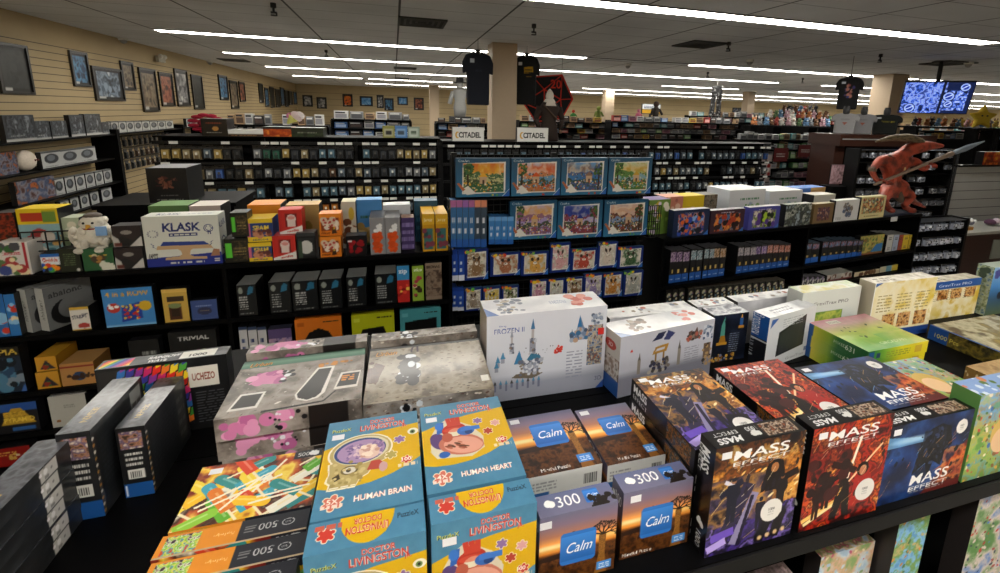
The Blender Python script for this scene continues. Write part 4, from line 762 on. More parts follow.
def upright_dark(kind):
    def fn(w, d, h, res):
        f = Art(w, h, '#1a1b1d', res); b = Art(w * .7, h * .26, '#6a4a3a', res); b.noise(['#3a2a22', '#a8785a', '#5a4a6a', '#d8c8b0'], 3, 4); paste(f, b, .12, .7, .86, .94)
        f.fine(3, .2, .46, .8, .68, '#c8c8c4', 3, .5); f.rect(.22, .26, .8, .4, '#cfcfca'); [f.rect(.3 + .07 * i, .28, .33 + .07 * i, .37, '#222') for i in range(6)]; f.rect(0, 0, 1, .2, '#1d5296'); f.rect(.06, .02, .12, .18, '#d8e0f0')
        r = Art(d, h, '#202224', res); r.noise(['#1a1c1e', '#2c2f32'], 3, kind); r.fine(9, .1, .3, .75, .85, '#2f3236', 4, .5)
        for i in range(12): r.ell(.02, .06 + .076 * i, .02, .018, '#d8d4c8' if i % 2 else '#a87a3a')
        r.rect(.72, .1, .94, .95, '#8a8c8a' if kind == 1 else '#3a3c3a'); r.fine(4, .74, .2, .92, .9, '#5a5c5a', 5, .4); t = slim_top(w, d, h, res, 7 + kind); return {'front': f, 'right': r, 'top': t, 'left': '#17181a'}
    return fn
cbox('tall_game_box', 'glossy topped dark upright box with a blue foot in front of the rainbow box', NB, upright_dark(1), -.778, -.712, 1.235, -1, .24, .237, .0, 'upright dark boxes at the left', WRAP, 600)
cbox('tall_game_box', 'dark upright box with a barcode and blue foot facing the shelf edge', NB, upright_dark(2), -.692, -.630, 1.285, -1, .235, .2, .0, 'upright dark boxes at the left', WRAP, 600)
# boxes on the lower shelf in front
def small_face(seed, pal, n=30):
    def fn(w, d, h, res):
        a = Art(w, h, pal[0], res); a.noise(pal[:4], 4, seed, octv=6); a.splat(n * 4, pal, .002, .009, seed, asp=.6); t = Art(w, d, pal[1], res); t.noise(pal, 9, seed + 1); return {'front': a, 'top': t, 'left': '#2a2626', 'right': '#2a2626'}
    return fn
cbox('puzzle_box', 'pastel mountain village puzzle box on the lower shelf', NB, small_face(5, ['#a8c4dc', '#c8d8e4', '#d8b090', '#8aa86a', '#c85a7a', '#e8d8b0']), 1.15, 1.36, .835, -1.583, .05, .335, 0, 'lower shelf puzzles', CARD, 500)
cbox('puzzle_box', 'narrow upright cartoon town puzzle box on the lower shelf', NB, small_face(7, ['#5a9ad0', '#8ac0e8', '#6a9a4a', '#c8b47a', '#3a6a3a', '#d88a3a'], 40), 1.373, 1.50, .79, -1.583, .06, .465, 0, 'lower shelf puzzles', CARD, 500)
cbox('puzzle_box', 'red racing cartoon puzzle box at the right of the lower shelf', NB, small_face(9, ['#a83a3a', '#4a7ac8', '#d8c8c0', '#5a8a4a', '#c83a2a', '#22304a'], 50), 1.715, 1.99, .79, -1.583, .06, .485, 0, 'lower shelf puzzles', CARD, 500)
cbox('puzzle_box', 'dusky pink puzzle box at the left of the lower shelf', NB, small_face(3, ['#8a7078', '#b8a0a0', '#6a5a5a', '#c8b0b0']), .93, 1.06, .83, -1.583, .05, .30, 0, 'lower shelf puzzles', CARD, 300)
# ------------------------------------------------------------------ second row: bookcases and the paint-kit display
def on_pl(px, py, p0, yaw):
    n = Vector((-math.sin(yaw), math.cos(yaw), 0)); r = Vector(ray(px, py)); t = n.dot(Vector((p0[0], p0[1], 0))) / n.dot(r); v = r * t; v.z += E; return v
PB = ((0., 3.32), 0.)                 # face of the second row
DY = math.radians(6.45); PD = ((2.2, 3.306), DY)
def fbox(name, lab, cat, fn, rect, pl=PB, d=.12, z0=None, back=0., group=None, m=None, res=230, base='#1b1b1d', dw=0., turn=0.):
    """A carton whose front face is measured on an upright plane: left, top, right, bottom of the face."""
    l, t, r, b = rect; p0, yaw = pl; nb = Vector((-math.sin(yaw), math.cos(yaw), 0)); P0 = (p0[0] + nb.x * back, p0[1] + nb.y * back)
    A, B = on_pl(l, b, P0, yaw), on_pl(r, b, P0, yaw); T = on_pl((l + r) / 2, t, P0, yaw); z = (A.z + B.z) / 2 if z0 is None else E + z0
    w = max(.01, (B - A).length + dw); h = max(.01, T.z - z); c = (A + B) / 2; z += .002
    o = link(name, carton(w, d, h, fn(w, d, h, res) if fn else {}, res, base, m), None, (c.x, c.y, z), yaw + turn); return tag(o, lab, cat, group)
def prod(bg, *ops, top=None, side=None, nz=None):
    """A printed product face: bands ('b',v0,v1,c), rects ('r',u0,v0,u1,v1,c), text ('t',s,u,v,h,c[,w]), blobs ('s',n,pal,r0,r1,box), ellipses ('e',u,v,ru,rv,c), noise ('n',pal,cells,box), fine print ('f',n,box,c)."""
    def fn(w, d, h, res):
        a = Art(w, h, bg, res); sd = sum(map(ord, bg)) % 97
        for i, o in enumerate(ops):
            k = o[0]
            if k == 'b': a.rect(0, o[1], 1, o[2], o[3])
            elif k == 'r': a.rect(*o[1:6])
            elif k == 't': a.text(o[1], o[2], o[3], o[4], o[5], w=o[6] if len(o) > 6 else None, al='c', bold=.02, rot=o[7] if len(o) > 7 else 0)
            elif k == 's': a.splat(o[1], o[2], o[3], o[4], sd + i, o[5])
            elif k == 'e': a.ell(*o[1:5], o[5])
            elif k == 'n': a.noise(o[1], o[2], sd + i, *o[3])
            elif k == 'f': a.fine(o[1], *o[2], o[3], sd + i, .5)
            elif k == 'p': a.poly(o[1], o[2])
        r = {'front': a}
        if top: r['top'] = top
        if side: r['left'] = r['right'] = side
        return r
    return fn
def bookcase(lab, xa, xb, zs, pl=PB, d=.42, tops=True, ztop=-1.0, zb=-2.3, posts=()):
    p0, yaw = pl; u = Vector((math.cos(yaw), math.sin(yaw), 0)); n = Vector((-math.sin(yaw), math.cos(yaw), 0))
    P = Vector((p0[0], p0[1], 0)) - n * .02
    if yaw == 0: P.x = 0
    t = thing('bookcase', lab, 'shelf unit', (P.x, P.y, 0), yaw); hh = E + zb
    for z in zs: MB().box(xa, 0, E + z - .03, xb, d, E + z).build('shelf', BLK, t)
    MB().box(xa, d, .0, xb, d + .02, E + ztop - .03).build('back_panel', BLK, t); MB().box(xa, .03, 0, xb, d, .1).build('kick_base', BLK, t)
    for x in posts: MB().box(x - .012, .005, .1, x + .012, d, E + ztop - .03).build('divider', BLK, t)
    return t
bookcase('black bookcase of games facing the camera from the left edge to the paint kits', -3.0, .375, (-1.0, -1.371, -1.73, -2.0, -2.22), d=.62, posts=(-2.98, -1.075, .36))
OR = '#d8781f'
GT = 'games on the top shelf of the left bookcase'; G2 = 'games on the second shelf of the left bookcase'; G3 = 'games on the third shelf of the left bookcase'; G4 = 'games on the low shelves of the left bookcase'
T1 = -1.0; T2 = -1.371; T3 = -1.73
spam = prod('#1f3a78', ('b', 0, .22, '#e8c62a'), ('b', .8, 1, '#e8c62a'), ('t', 'SPAM', .55, .62, .2, '#f0d24a', .6), ('r', 0, .22, .14, .8, '#c8648a'), ('s', 14, ['#8a4a3a', '#c88a6a', '#5a2a2a'], .008, .02, (.25, .25, .9, .5)), ('t', 'spiced', .5, .1, .09, '#1f3a78', .6), top='#c8a82a', side='#274a8a')
cup = prod('#c22a22', ('r', .28, .3, .8, .85, '#7a1512'), ('e', .55, .62, .2, .2, '#e8d8d0'), ('r', .38, .3, .72, .6, '#e4cfc8'), ('e', .55, .68, .17, .07, '#d8908a'), ('p', [(0, 0), (1, .02), (1, .34), (0, .1)], '#e8e4e0'), ('t', 'noodles', .6, .14, .1, '#b8302a', .5, .15), top='#c8302a', side='#a82018')
reese = prod(OR, ('b', .78, .98, '#e88a2a'), ('r', .1, .25, .9, .8, '#8a3a10'), ('s', 16, ['#e8d8c8', '#d8c0a8'], .012, .022, (.2, .35, .85, .75)), ('s', 10, ['#b8403a'], .005, .01, (.2, .35, .85, .75)), ('p', [(.55, .1), (.8, .12), (.75, .34), (.62, .38)], '#3a2418'), ('p', [(.62, .3), (.72, .3), (.7, .5)], '#d8a83a'), ('t', 'mug', .3, .12, .12, '#5a2008', .4), top='#e08426', side='#c06414')
darkw = prod('#1c1c1e', ('p', [(0, 1), (0, .3), (.35, .55), (.7, .3), (1, .6), (1, 1)], '#2a2224'), ('e', .5, .7, .2, .1, '#8a8682'), ('p', [(0, .02), (.3, .02), (.2, .4), (0, .6)], '#b8b6b2'), ('p', [(.55, .02), (1, .02), (1, .5)], '#c4c2be'), ('r', .05, .05, .3, .22, '#5a2a22'), top='#38363a', side='#2a2a2c')
greenl = prod('#15160f', ('r', .06, .2, .3, .8, '#5ac83a'), ('n', ['#15160f', '#2a2418', '#5a4a2a', '#1a1a14'], 5, (.35, .1, .98, .9)), ('f', 3, (.4, .3, .9, .7), '#8a7a4a'), top='#2a2a28', side='#1a1a18')
wdym = prod('#101214', ('r', .14, .1, .5, .6, '#101214'), ('f', 6, (.12, .2, .55, .66), '#b8bab8'), ('e', .22, .82, .12, .1, '#8a9088'), ('p', [(.55, .68), (.85, .72), (.9, .9), (.75, .97), (.62, .88)], '#2a6a8a'), ('f', 1, (.12, .05, .8, .12), '#7a7c7a'), top='#8f918f', side='#1a1a1a')
for nm, lab, fn, rc, d, z0, bk, gp in (
    ('metal_lunch_box', 'white metal lunch box with red edge band at the left end of the top shelf', prod('#d8d4d0', ('r', .86, 0, .94, 1, '#a82030'), ('s', 22, ['#c8a84a', '#3a4a8a', '#a83a3a', '#e8d8b0', '#5a7a4a'], .012, .03, (.08, .05, .8, .55)), ('s', 5, ['#4a4a52', '#3a6a3a', '#a82030'], .02, .03, (.1, .78, .8, .95)), ('t', 'CHECKERS', .45, .68, .09, '#b83a4a', .55), top='#e0dcd8', side='#d0ccc8'), (0, 243, 33, 275), .13, T1, 0, GT),
    ('game_box', 'small white and blue game box with coloured tiles beside the lunch box', prod('#dfe3ea', ('b', 0, .45, '#17181c'), ('b', .86, 1, '#2a6ab8'), ('t', 'Qwirkle', .5, .68, .2, '#c8301c', .8), ('s', 16, ['#e8c82a', '#3a9a4a', '#d8402a', '#2a5ab8', '#e8801c'], .008, .015, (.05, .1, .95, .45))), (43, 254, 62, 272), .06, T1, 0, GT),
    ('game_box', 'dark olive game box left of the green boxed game under the owl', prod('#20261c', ('f', 6, (.25, .3, .8, .85), '#5a6a4a'), ('e', .85, .1, .08, .07, '#c8c8c0')), (61, 249, 83, 273), .08, T1, 0, GT),
    ('game_box', 'green game box with a gold chevron under the white owl', prod('#2a5a38', ('p', [(.2, .75), (.5, .3), (.8, .75), (.7, .75), (.5, .45), (.3, .75)], '#c8a83a'), ('s', 10, ['#a87a3a', '#d8c8a0', '#4a3a2a'], .008, .02, (.35, .45, .65, .7)), ('s', 6, ['#d8d8c8'], .012, .02, (.6, .1, .95, .3)), top='#2a5a38'), (85, 249, 116, 272), .18, T1, 0, GT),
    ('game_box', 'upper of two stacked black and white boxes beside the owl', darkw, (114, 226, 143, 247), .1, None, 0, GT), ('game_box', 'lower of two stacked black and white boxes beside the owl', darkw, (117, 248, 145, 270), .1, T1, 0, GT),
    ('game_box', 'upper dark box with a lime label beside the big white game', greenl, (232, 213, 249, 237), .12, None, 0, GT), ('game_box', 'lower dark box with a lime label beside the big white game', greenl, (226, 239, 250, 264), .12, T1, 0, GT),
    ('puzzle_tin', 'upper blue and yellow tinned meat box next to the red cups', spam, (248, 219, 274, 242), .16, None, .01, GT), ('puzzle_tin', 'lower blue and yellow tinned meat box next to the red cups', spam, (250, 243, 273, 264), .16, T1, 0, GT),
    ('noodle_box', 'upper red boxed noodle cup, set back to the right', cup, (280, 210, 303, 234), .12, None, .04, GT), ('noodle_box', 'lower red boxed noodle cup with a white corner', cup, (274, 236, 297, 262), .12, T1, 0, GT),
    ('boxed_mug', 'black box with a round white mug in its window', prod('#161617', ('r', .12, .12, .9, .8, '#2a2c2e'), ('e', .5, .45, .34, .26, '#c8c8c4'), ('r', .1, .05, .3, .7, '#3a4a3a'), ('b', .88, 1, '#3a3a3c'), top='#3a3a3c'), (298, 233, 317, 260), .1, T1, 0, GT),
    ('boxed_mug', 'upper orange boxed mug in the middle of the top shelf', reese, (320, 214, 342, 236), .12, None, .01, GT), ('boxed_mug', 'lower orange boxed mug in the middle of the top shelf', reese, (321, 237, 342, 260), .12, T1, 0, GT),
    ('game_box', 'black box with a red sign beside the orange mugs', prod('#141214', ('s', 26, ['#a81c22', '#8a141c'], .008, .016, (.2, .2, .85, .75)), ('r', .1, .7, .3, .8, '#d8d8d8'), top='#2a2a2c'), (347, 236, 367, 258), .1, T1, 0, GT),
    ('card_game_box', 'grey box with orange upright lettering, left of the pair', prod('#8a8a8e', ('r', .15, .7, .85, .95, '#9a9a9e'), ('t', '88', .5, .72, .1, '#f0f0f0', .5), ('t', 'RUSSIA', .52, .34, .42, '#d8501c', .62 * 1.0, PI / 2), top='#3a3a3c') if 0 else prod('#8a8a8e', ('s', 6, ['#e8e8e8'], .012, .02, (.3, .6, .7, .8)), ('s', 40, ['#d8501c', '#c84818'], .008, .016, (.25, .08, .75, .58)), top='#3a3a3c', side='#6a6a6e'), (371, 218, 386, 256), .26, T1, 0, GT),
    ('card_game_box', 'grey box with orange upright lettering, right of the pair', prod('#8a8a8e', ('s', 6, ['#e8e8e8'], .012, .02, (.3, .6, .7, .8)), ('s', 40, ['#d8501c', '#c84818'], .008, .016, (.25, .08, .75, .58)), top='#3a3a3c', side='#6a6a6e'), (386.5, 218, 401, 256), .26, T1, 0, GT),
    ('card_game_box', 'yellow topped tall game box, left of the two by the wire end', prod('#c8921c', ('b', .72, 1, '#d8a82a'), ('t', 'Jumpy', .5, .84, .1, '#f4ead0', .7), ('r', .12, .06, .88, .62, '#3a6a6a'), ('s', 10, ['#7a3a4a', '#2a4a4a'], .008, .02, (.15, .1, .85, .6)), top='#d8a82a', side='#a87a1c'), (423, 214, 435, 253), .3, T1, 0, GT),
    ('card_game_box', 'yellow topped tall game box, right of the two by the wire end', prod('#c8921c', ('b', .72, 1, '#d8a82a'), ('t', 'Jumpy', .5, .84, .1, '#f4ead0', .7), ('r', .12, .06, .88, .62, '#3a6a6a'), ('s', 10, ['#7a3a4a', '#2a4a4a'], .008, .02, (.15, .1, .85, .6)), top='#d8a82a', side='#a87a1c'), (436, 214, 448, 252), .3, T1, 0, GT),
    ('game_box', 'orange game box behind the blue tinned meat boxes', prod('#d8851f', top='#d8851f'), (249, 205, 282, 225), .2, T1, .22, GT), ('game_box', 'kraft brown game box behind the red noodle cups', prod('#b8935a', ('r', .1, .72, .45, .9, '#4a3a22'), ('s', 9, ['#c8a22a', '#8a6a2a', '#d8c090'], .02, .05, (.3, .1, .9, .6)), top='#c8a468'), (288, 205, 321, 238), .15, T1, .28, GT),
    ('game_box', 'white and brown game box behind the orange mugs', prod('#c8c0b0', ('s', 14, ['#6a3a22', '#e8e0d0', '#8a5a3a'], .015, .035, (.1, .1, .9, .6)), ('e', .7, .75, .2, .14, '#c8a83a'), top='#c8c0a0'), (343, 202, 357, 236), .15, T1, .2, GT),
    ('game_box', 'sky blue game box at the back of the top shelf', prod('#4a8ac8', ('b', 0, .25, '#5a8a4a'), ('s', 12, ['#c8b07a', '#a8884a'], .02, .035, (.1, .05, .6, .45)), ('f', 1, (.15, .6, .9, .72), '#2a5a2a'), top='#5a9ad0'), (358, 200, 383, 236), .12, T1, .26, GT), ('game_box', 'pale grey game box at the back of the top shelf', prod('#c8ccd4', ('s', 12, ['#a84a3a', '#4a6aa8', '#c8a84a'], .008, .02, (.1, .1, .9, .5)), ('f', 1, (.2, .7, .7, .85), '#7a7c84'), top='#d4d6da'), (384, 205, 411, 236), .12, T1, .26, GT),
    ('game_box', 'deep blue game box at the back of the top shelf', prod('#24506a', ('f', 2, (.1, .3, .9, .7), '#3a7a9a'), top='#2a5a78'), (415, 201, 438, 236), .12, T1, .28, GT), ('game_box', 'green topped flat box behind the big white game', prod('#5a7a4a', ('f', 2, (.1, .2, .9, .8), '#c8c8a8'), top='#7a9a6a'), (150, 206, 190, 222), .2, T1, .3, GT), ('game_box', 'white and red flat box behind the big white game', prod('#c8b8b0', ('f', 2, (.1, .2, .9, .8), '#a84a4a'), top='#d8d0c8'), (191, 206, 222, 222), .2, T1, .3, GT),
    ('game_box', 'yellow titled game box behind the wire grid', prod('#8ab0b8', ('b', .74, 1, '#e0c01c'), ('r', .1, .8, .7, .94, '#b83a22'), ('r', .62, .78, .95, .96, '#6a8a3a'), ('s', 16, ['#d8d0c8', '#a83a3a', '#d8b06a', '#4a7a8a'], .02, .05, (.05, .05, .95, .65)), top='#e0c01c'), (23, 209, 64, 250), .15, T1, .12, GT), ('game_box', 'pale green game box behind the wire grid', prod('#a8b49a', ('s', 14, ['#c8ccb8', '#7a8a6a', '#d8d4c0'], .02, .04, (.05, .05, .95, .9)), top='#b8c0a8'), (64, 218, 84, 250), .12, T1, .14, GT),
    ('game_box', 'dark red game box at the left edge behind the lunch box', prod('#1c1210', ('n', ['#140c0a', '#5a1a10', '#a83a1c', '#20100c'], 5, (0, 0, 1, 1))), (0, 213, 20, 248), .12, T1, .14, GT),
    ('game_box', 'purple boxes piled between the grey pair and the yellow pair', prod('#4a3a6a', ('f', 4, (.05, .05, .95, .95), '#8a7ab0'), top='#6a4a3a'), (402, 218, 415, 252), .12, T1, .08, GT),
    # second shelf
    ('game_box', 'blue game box at the left edge of the second shelf', prod('#2a6ab0', ('s', 8, ['#c83a2a', '#8ac0e8'], .015, .035, (.1, .05, .9, .5))), (0, 294, 11, 337), .2, T2 - .03 + .03, 0, G2), ('game_box', 'blue game box spine with a red and white badge', prod('#2a72b8', ('s', 10, ['#c83a2a', '#e8d8b0', '#8ac0e8'], .01, .02, (.2, .3, .8, .8))), (11.5, 294, 22, 336), .2, T2, 0, G2),
    ('game_box', 'small white game box with gold edges beside the grey boxes', prod('#d8d4cc', ('b', 0, .06, '#c8a23a'), ('b', .9, 1, '#c8a23a'), ('t', 'STACKY', .5, .6, .16, '#2a2a3a', .8, .12), ('e', .65, .2, .3, .12, '#a83a32'), top='#6a6a6a'), (73, 307, 92, 331), .1, T2, 0, G2),
    ('game_box', 'light blue four in a row game box', prod('#3f86c8', ('b', 0, .06, '#7ab4e0'), ('t', '4 in a ROW', .5, .86, .13, '#e0a83a', .86), ('p', [(.33, .12), (.36, .55), (.74, .62), (.76, .2)], '#20409a'), ('s', 26, ['#c8302a', '#e8c83a'], .006, .009, (.37, .2, .73, .56)), ('e', .2, .5, .13, .12, '#b8352a'), ('e', .83, .52, .13, .13, '#d8b02a'), ('s', 6, ['#fff'], .006, .01, (.12, .5, .28, .58))), (107, 288, 157, 327), .06, T2, 0, G2),
    ('blister_pack', 'yellow carded wooden barrel toy', prod('#c8a44a', ('b', .9, 1, '#d8b45a'), ('r', .2, .62, .85, .78, '#3a2a1a'), ('r', .22, .08, .72, .56, '#4a2814'), ('r', .3, .18, .64, .4, '#2a1a0e'), ('e', .47, .5, .26, .08, '#7a8a5a')), (165, 289, 190, 319), .06, T2, 0, G2),
    ('game_pouch', 'slate blue game pouch beside the yellow carded toy', prod('#3a4f86', ('e', .52, .45, .28, .2, '#2a3050'), ('f', 1, (.35, .42, .7, .5), '#d8b060'), ('f', 1, (.2, .7, .8, .78), '#8a9ac8'), ('f', 1, (.1, .05, .9, .1), '#5a6aa0')), (193, 300, 219, 323), .05, T2, 0, G2),
    ('party_game_box', 'black party game box, first of six from the left', wdym, (239, 285, 258, 315), .2, T2, 0, G2), ('party_game_box', 'black party game box, second of six from the left', wdym, (271, 282, 292, 313), .2, T2, 0, G2), ('party_game_box', 'black party game box, third of six from the left', wdym, (294, 281, 319, 313), .2, T2, 0, G2),
    ('party_game_box', 'black party game box, fourth of six from the left', wdym, (321, 279, 343, 311), .2, T2, 0, G2), ('party_game_box', 'black party game box, fifth of six from the left', wdym, (348, 277, 367, 309), .2, T2, 0, G2), ('party_game_box', 'black party game box, last of six beside the red and blue pack', wdym, (376, 274, 397, 307), .2, T2, 0, G2),
    ('card_game_box', 'upright red and blue card pack', prod('#b82a26', ('b', .62, 1, '#3a8ac0'), ('t', 'zip', .5, .84, .16, '#f0f4f8', .7), ('s', 9, ['#e04a3a', '#8a1a1a', '#e8c84a'], .008, .016, (.1, .1, .9, .6))), (398, 266, 410, 304), .05, T2, 0, G2), ('card_game_box', 'upright lime card pack beside the brown book', prod('#8aaa3a', ('t', 'zip', .5, .88, .12, '#f0f4e8', .7), ('s', 12, ['#a83a4a', '#3a2a1a', '#d8d0b0'], .008, .018, (.1, .1, .9, .75))), (413, 266, 424, 303), .05, T2, 0, G2),
    ('book', 'brown game book with a dark figure on the second shelf', prod('#8a7866', ('n', ['#3a2a22', '#8a7866', '#6a5444'], 4, (0, .1, 1, .8)), ('t', 'BROWNS', .5, .9, .08, '#2a1a12', .8)), (426, 263, 442, 301), .05, T2, 0, G2),
    # third shelf
    ('game_box', 'dark blue game box with gold heading at the left edge of the third shelf', prod('#1c2a3c', ('b', .8, 1, '#15130f'), ('t', 'PIA', .6, .9, .13, '#d8b84a', .7), ('s', 18, ['#2a4a6a', '#4a7a9a', '#0e1620', '#7a8a9a'], .015, .04, (.05, .1, .95, .75)), ('p', [(.8, 0), (1, 0), (1, .2)], '#3a62a8')), (0, 347, 27, 391), .07, T3, 0, G3),
    ('game_box', 'upper ochre pyramid puzzle box', prod('#c8912a', ('p', [(.2, .15), (.5, .75), (.95, .15)], '#2a2430'), ('s', 5, ['#8a2a1a', '#2a3a7a', '#2a6a3a'], .008, .012, (.35, .2, .7, .5)), top='#c8952f', side='#a8761c'), (37, 357, 58, 371), .2, None, 0, G3), ('game_box', 'lower ochre pyramid puzzle box', prod('#c8912a', ('p', [(.2, .15), (.5, .75), (.95, .15)], '#2a2430'), ('s', 5, ['#8a2a1a', '#2a3a7a', '#2a6a3a'], .008, .012, (.35, .2, .7, .5)), top='#c8952f', side='#a8761c'), (38, 372, 61, 388), .2, T3, 0, G3),
    ('game_box', 'tan wooden game box with a dark red label band', prod('#b8854a', ('b', .82, .9, '#8a2a22'), ('e', .55, .42, .2, .2, '#22406a'), ('s', 8, ['#3a2418'], .008, .018, (.1, .35, .95, .5)), top='#c0935a', side='#a0703a'), (63, 363, 97, 386), .18, T3, 0, G3),
    ('game_box', 'black triangle quiz game box on the third shelf', prod('#101112', ('t', 'TRIVIAL', .52, .84, .1, '#d8d8d8', .66), ('s', 8, ['#8a3a6a', '#3a4a3a', '#6a7a5a'], .02, .035, (.2, .2, .8, .6))), (172, 331, 219, 362), .06, T3, 0, G3), ('game_box', 'black game box with slanted grey letters', prod('#0f1011', ('p', [(.1, 0), (.3, .5), (.5, 0)], '#9a9c9a'), ('f', 3, (.4, .2, .9, .8), '#8a8c8a')), (131, 340, 161, 362), .06, T3, 0, G3),
    ('card_game_box', 'white narrow card box, left of three', prod('#c8c8cc', ('f', 3, (.3, .2, .7, .8), '#2a3a6a'), ('b', .93, 1, '#2a3a5a')), (241, 327, 249, 352), .12, T3, 0, G3), ('card_game_box', 'white narrow card box, middle of three', prod('#c8c8cc', ('f', 3, (.3, .2, .7, .8), '#2a3a6a'), ('b', .93, 1, '#2a3a5a')), (250, 327, 258.5, 351), .12, T3, 0, G3), ('card_game_box', 'white narrow card box, right of three', prod('#c8c8cc', ('f', 3, (.3, .2, .7, .8), '#2a3a6a'), ('b', .93, 1, '#2a3a5a')), (259.5, 327, 268, 350), .12, T3, 0, G3),
    ('game_box', 'lilac game box between the white card boxes and the orange game', prod('#5a4a78', ('n', ['#3a3458', '#8a7aa8', '#c8a0b0', '#4a4a78'], 5, (0, 0, 1, .7)), top='#3a3a4a'), (270, 329, 293, 352), .07, T3, 0, G3))\
    + tuple(('strategy_game_box', f'{cn} strategy game box with a black shape on the third shelf', prod(c, ('p', sh, '#101010'), ('t', t, .5, .38, .11, '#e8e8e0', .62), ('r', .05, .82, .2, .92, c2), ('f', 1, (.6, .88, .95, .95), '#2a2a1a'), top=c), rc, .07, T3, 0, G3) for cn, t, c, c2, sh, rc in (
        ('orange', 'ETERNAS', '#d8741f', '#b85a12', [(.12, 0), (.14, .4), (.3, .66), (.5, .74), (.7, .66), (.86, .4), (.88, 0)], (297, 318, 343, 350)), ('lime green', 'PATHAGON', '#b8be1c', '#d0d84a', [(.05, 0), (.25, .62), (.75, .66), (.95, 0)], (353, 314, 395, 346)), ('teal', 'QUADEFY', '#4a98a0', '#6ab4bc', [(.12, 0), (.12, .68), (.9, .74), (.9, 0)], (401, 309, 441, 342)))) + (
    ('game_box', 'black pyramid quiz game box with golden letters', prod('#15151a', ('b', .75, 1, '#24509a'), ('p', [(.1, .3), (.4, .85), (.62, .85), (.95, .3)], '#b8922a'), ('t', 'PYRAMID', .55, .45, .16, '#e8c84a', .72), ('r', .35, .08, .9, .2, '#2a5a9a'), ('n', ['#8a6a1a', '#d8b03a', '#b08a2a'], 8, (.2, .55, .7, .72))), (0, 403, 42, 435), .07, -2.0, 0, G4),
    ('game_box', 'plain pale grey game box behind the slim dark pile', prod('#b4b4ae', ('f', 2, (.4, .6, .7, .75), '#8a8a84'), ('e', .2, .2, .06, .05, '#8a5a2a'), top='#c0c0ba'), (53, 395, 90, 425), .2, -2.0, 0, G4),
    ('game_box', 'dark red game box on the lowest visible shelf', prod('#8a1512', ('f', 2, (.1, .6, .6, .85), '#c89a4a'), ('s', 6, ['#c8a04a', '#d8c0a0'], .006, .012, (.4, .4, .9, .8))), (0, 447, 34, 470), .07, -2.22, 0, G4)):
    fbox(nm, lab, 'game', fn, rc, PB, d, z0, bk, gp)
# grey boxes seen on edge and cover
def abal(w, d, h, res):
    f = Art(w, h, '#b8bab8', res); f.text('abalone', .5, .5, .3 * w / h * 1.6, '#5a5c5a', al='c', rot=PI / 2); r = Art(d, h, '#77797a', res); r.text('abalone', .45, .8, .13, '#1a1a1c', al='c', w=.7); r.ell(.45, .35, .36, .3, '#1a1a1c'); r.ell(.55, .42, .3, .26, '#77797a'); return {'front': f, 'right': r, 'top': '#a8aaa8'}
for i, px in enumerate((29, 46)):
    p = on_y(px, 331, 3.36); o = link('game_box', carton(.062, .25, .27, abal(.062, .25, .27, 300), 300, '#3a3a3c'), None, (p.x, p.y, E + T2 + .001), -.5); tag(o, ['grey game box further left on the second shelf, mostly hidden', 'grey game box showing a black crescent cover on the second shelf'][i], 'game', G2)
# KLASK
def klask(w, d, h, res):
    a = Art(w, h, '#d6d8d0', res); nv = '#1e2a6a'; a.rect(0, 0, 1, .17, '#1f2f8a'); a.poly([(0, .17), (1, .25), (1, 0), (0, 0)], '#1f2f8a'); a.text('KLASK', .5, .78, .17, nv, al='c', w=.5, bold=.03, shear=.05); a.rect(.32, .6, .7, .66, nv); a.fine(1, .34, .615, .68, .645, '#d6d8d0', 3, .9)
    a.poly([(.2, .42), (.24, .5), (.78, .48), (.86, .4)], '#2a3f8a'); a.poly([(.14, .34), (.16, .42), (.86, .41), (.9, .33)], '#c4a27a'); a.poly([(.42, .34), (.62, .34), (.58, .3), (.57, .22), (.62, .18), (.8, .17), (.8, .12), (.24, .13), (.25, .18), (.42, .19), (.47, .23), (.46, .3)], '#c4a27a')
    for i in range(3): a.fine(1, .3 + .17 * i, .05, .42 + .17 * i, .09, '#d6d8d0', i, .9)
    for i in range(6): a.line(.03 + .02 * i, .16, .05 + .02 * i, .27, .004, '#2a2a2a')
    for u, v, s in ((.1, .42, 1), (.88, .44, -1)): a.poly([(u - .03 * s, v + .06), (u + .02 * s, v + .01), (u, v), (u + .04 * s, v - .06), (u - .01 * s, v - .01), (u + .01 * s, v)], nv)
    for k in range(12): t = k * PI / 6; a.line(.12 + .05 * math.cos(t), .66 + .05 * math.sin(t), .12 + .075 * math.cos(t), .66 + .075 * math.sin(t), .006, '#8a8c94')
    a.ell(.86, .74, .065, None, nv); a.ell(.86, .74, .055, None, '#d6d8d0'); a.ell(.86, .74, .042, None, nv); a.ell(.86, .74, .036, None, '#d6d8d0'); a.poly([(.84, .62), (.845, .7), (.86, .7), (.855, .62)], nv); a.poly([(.87, .7), (.885, .7), (.89, .62), (.875, .62)], nv); a.poly([(.85, .17), (.98, .17), (.98, .3), (.9, .32)], '#a8785a')
    a.fine(2, .9, .06, .98, .14, '#d8d0c8', 5, .6)
    t = Art(w, d, '#dcded6', res); t.text('KLASK', .3, .5, .4, nv, al='c', w=.3, flip=False); t.fine(1, .55, .4, .9, .6, '#8a8ca4', 3); r = Art(d, h, '#c8cac2', res); r.text('KLASK', .5, .8, .12, nv, al='c', w=.8, rot=.1); r.ell(.5, .4, .3, .14, '#3a3f6a'); r.ell(.5, .4, .25, .11, '#c8cac2'); r.rect(0, 0, 1, .18, '#1f2f8a'); return {'front': a, 'top': t, 'right': r, 'left': '#b8bab2'}
fbox('game_box', 'large white game box with a wooden board pictured', 'game', klask, (148, 216, 223, 266), PB, .13, T1, 0, GT, None, 420)
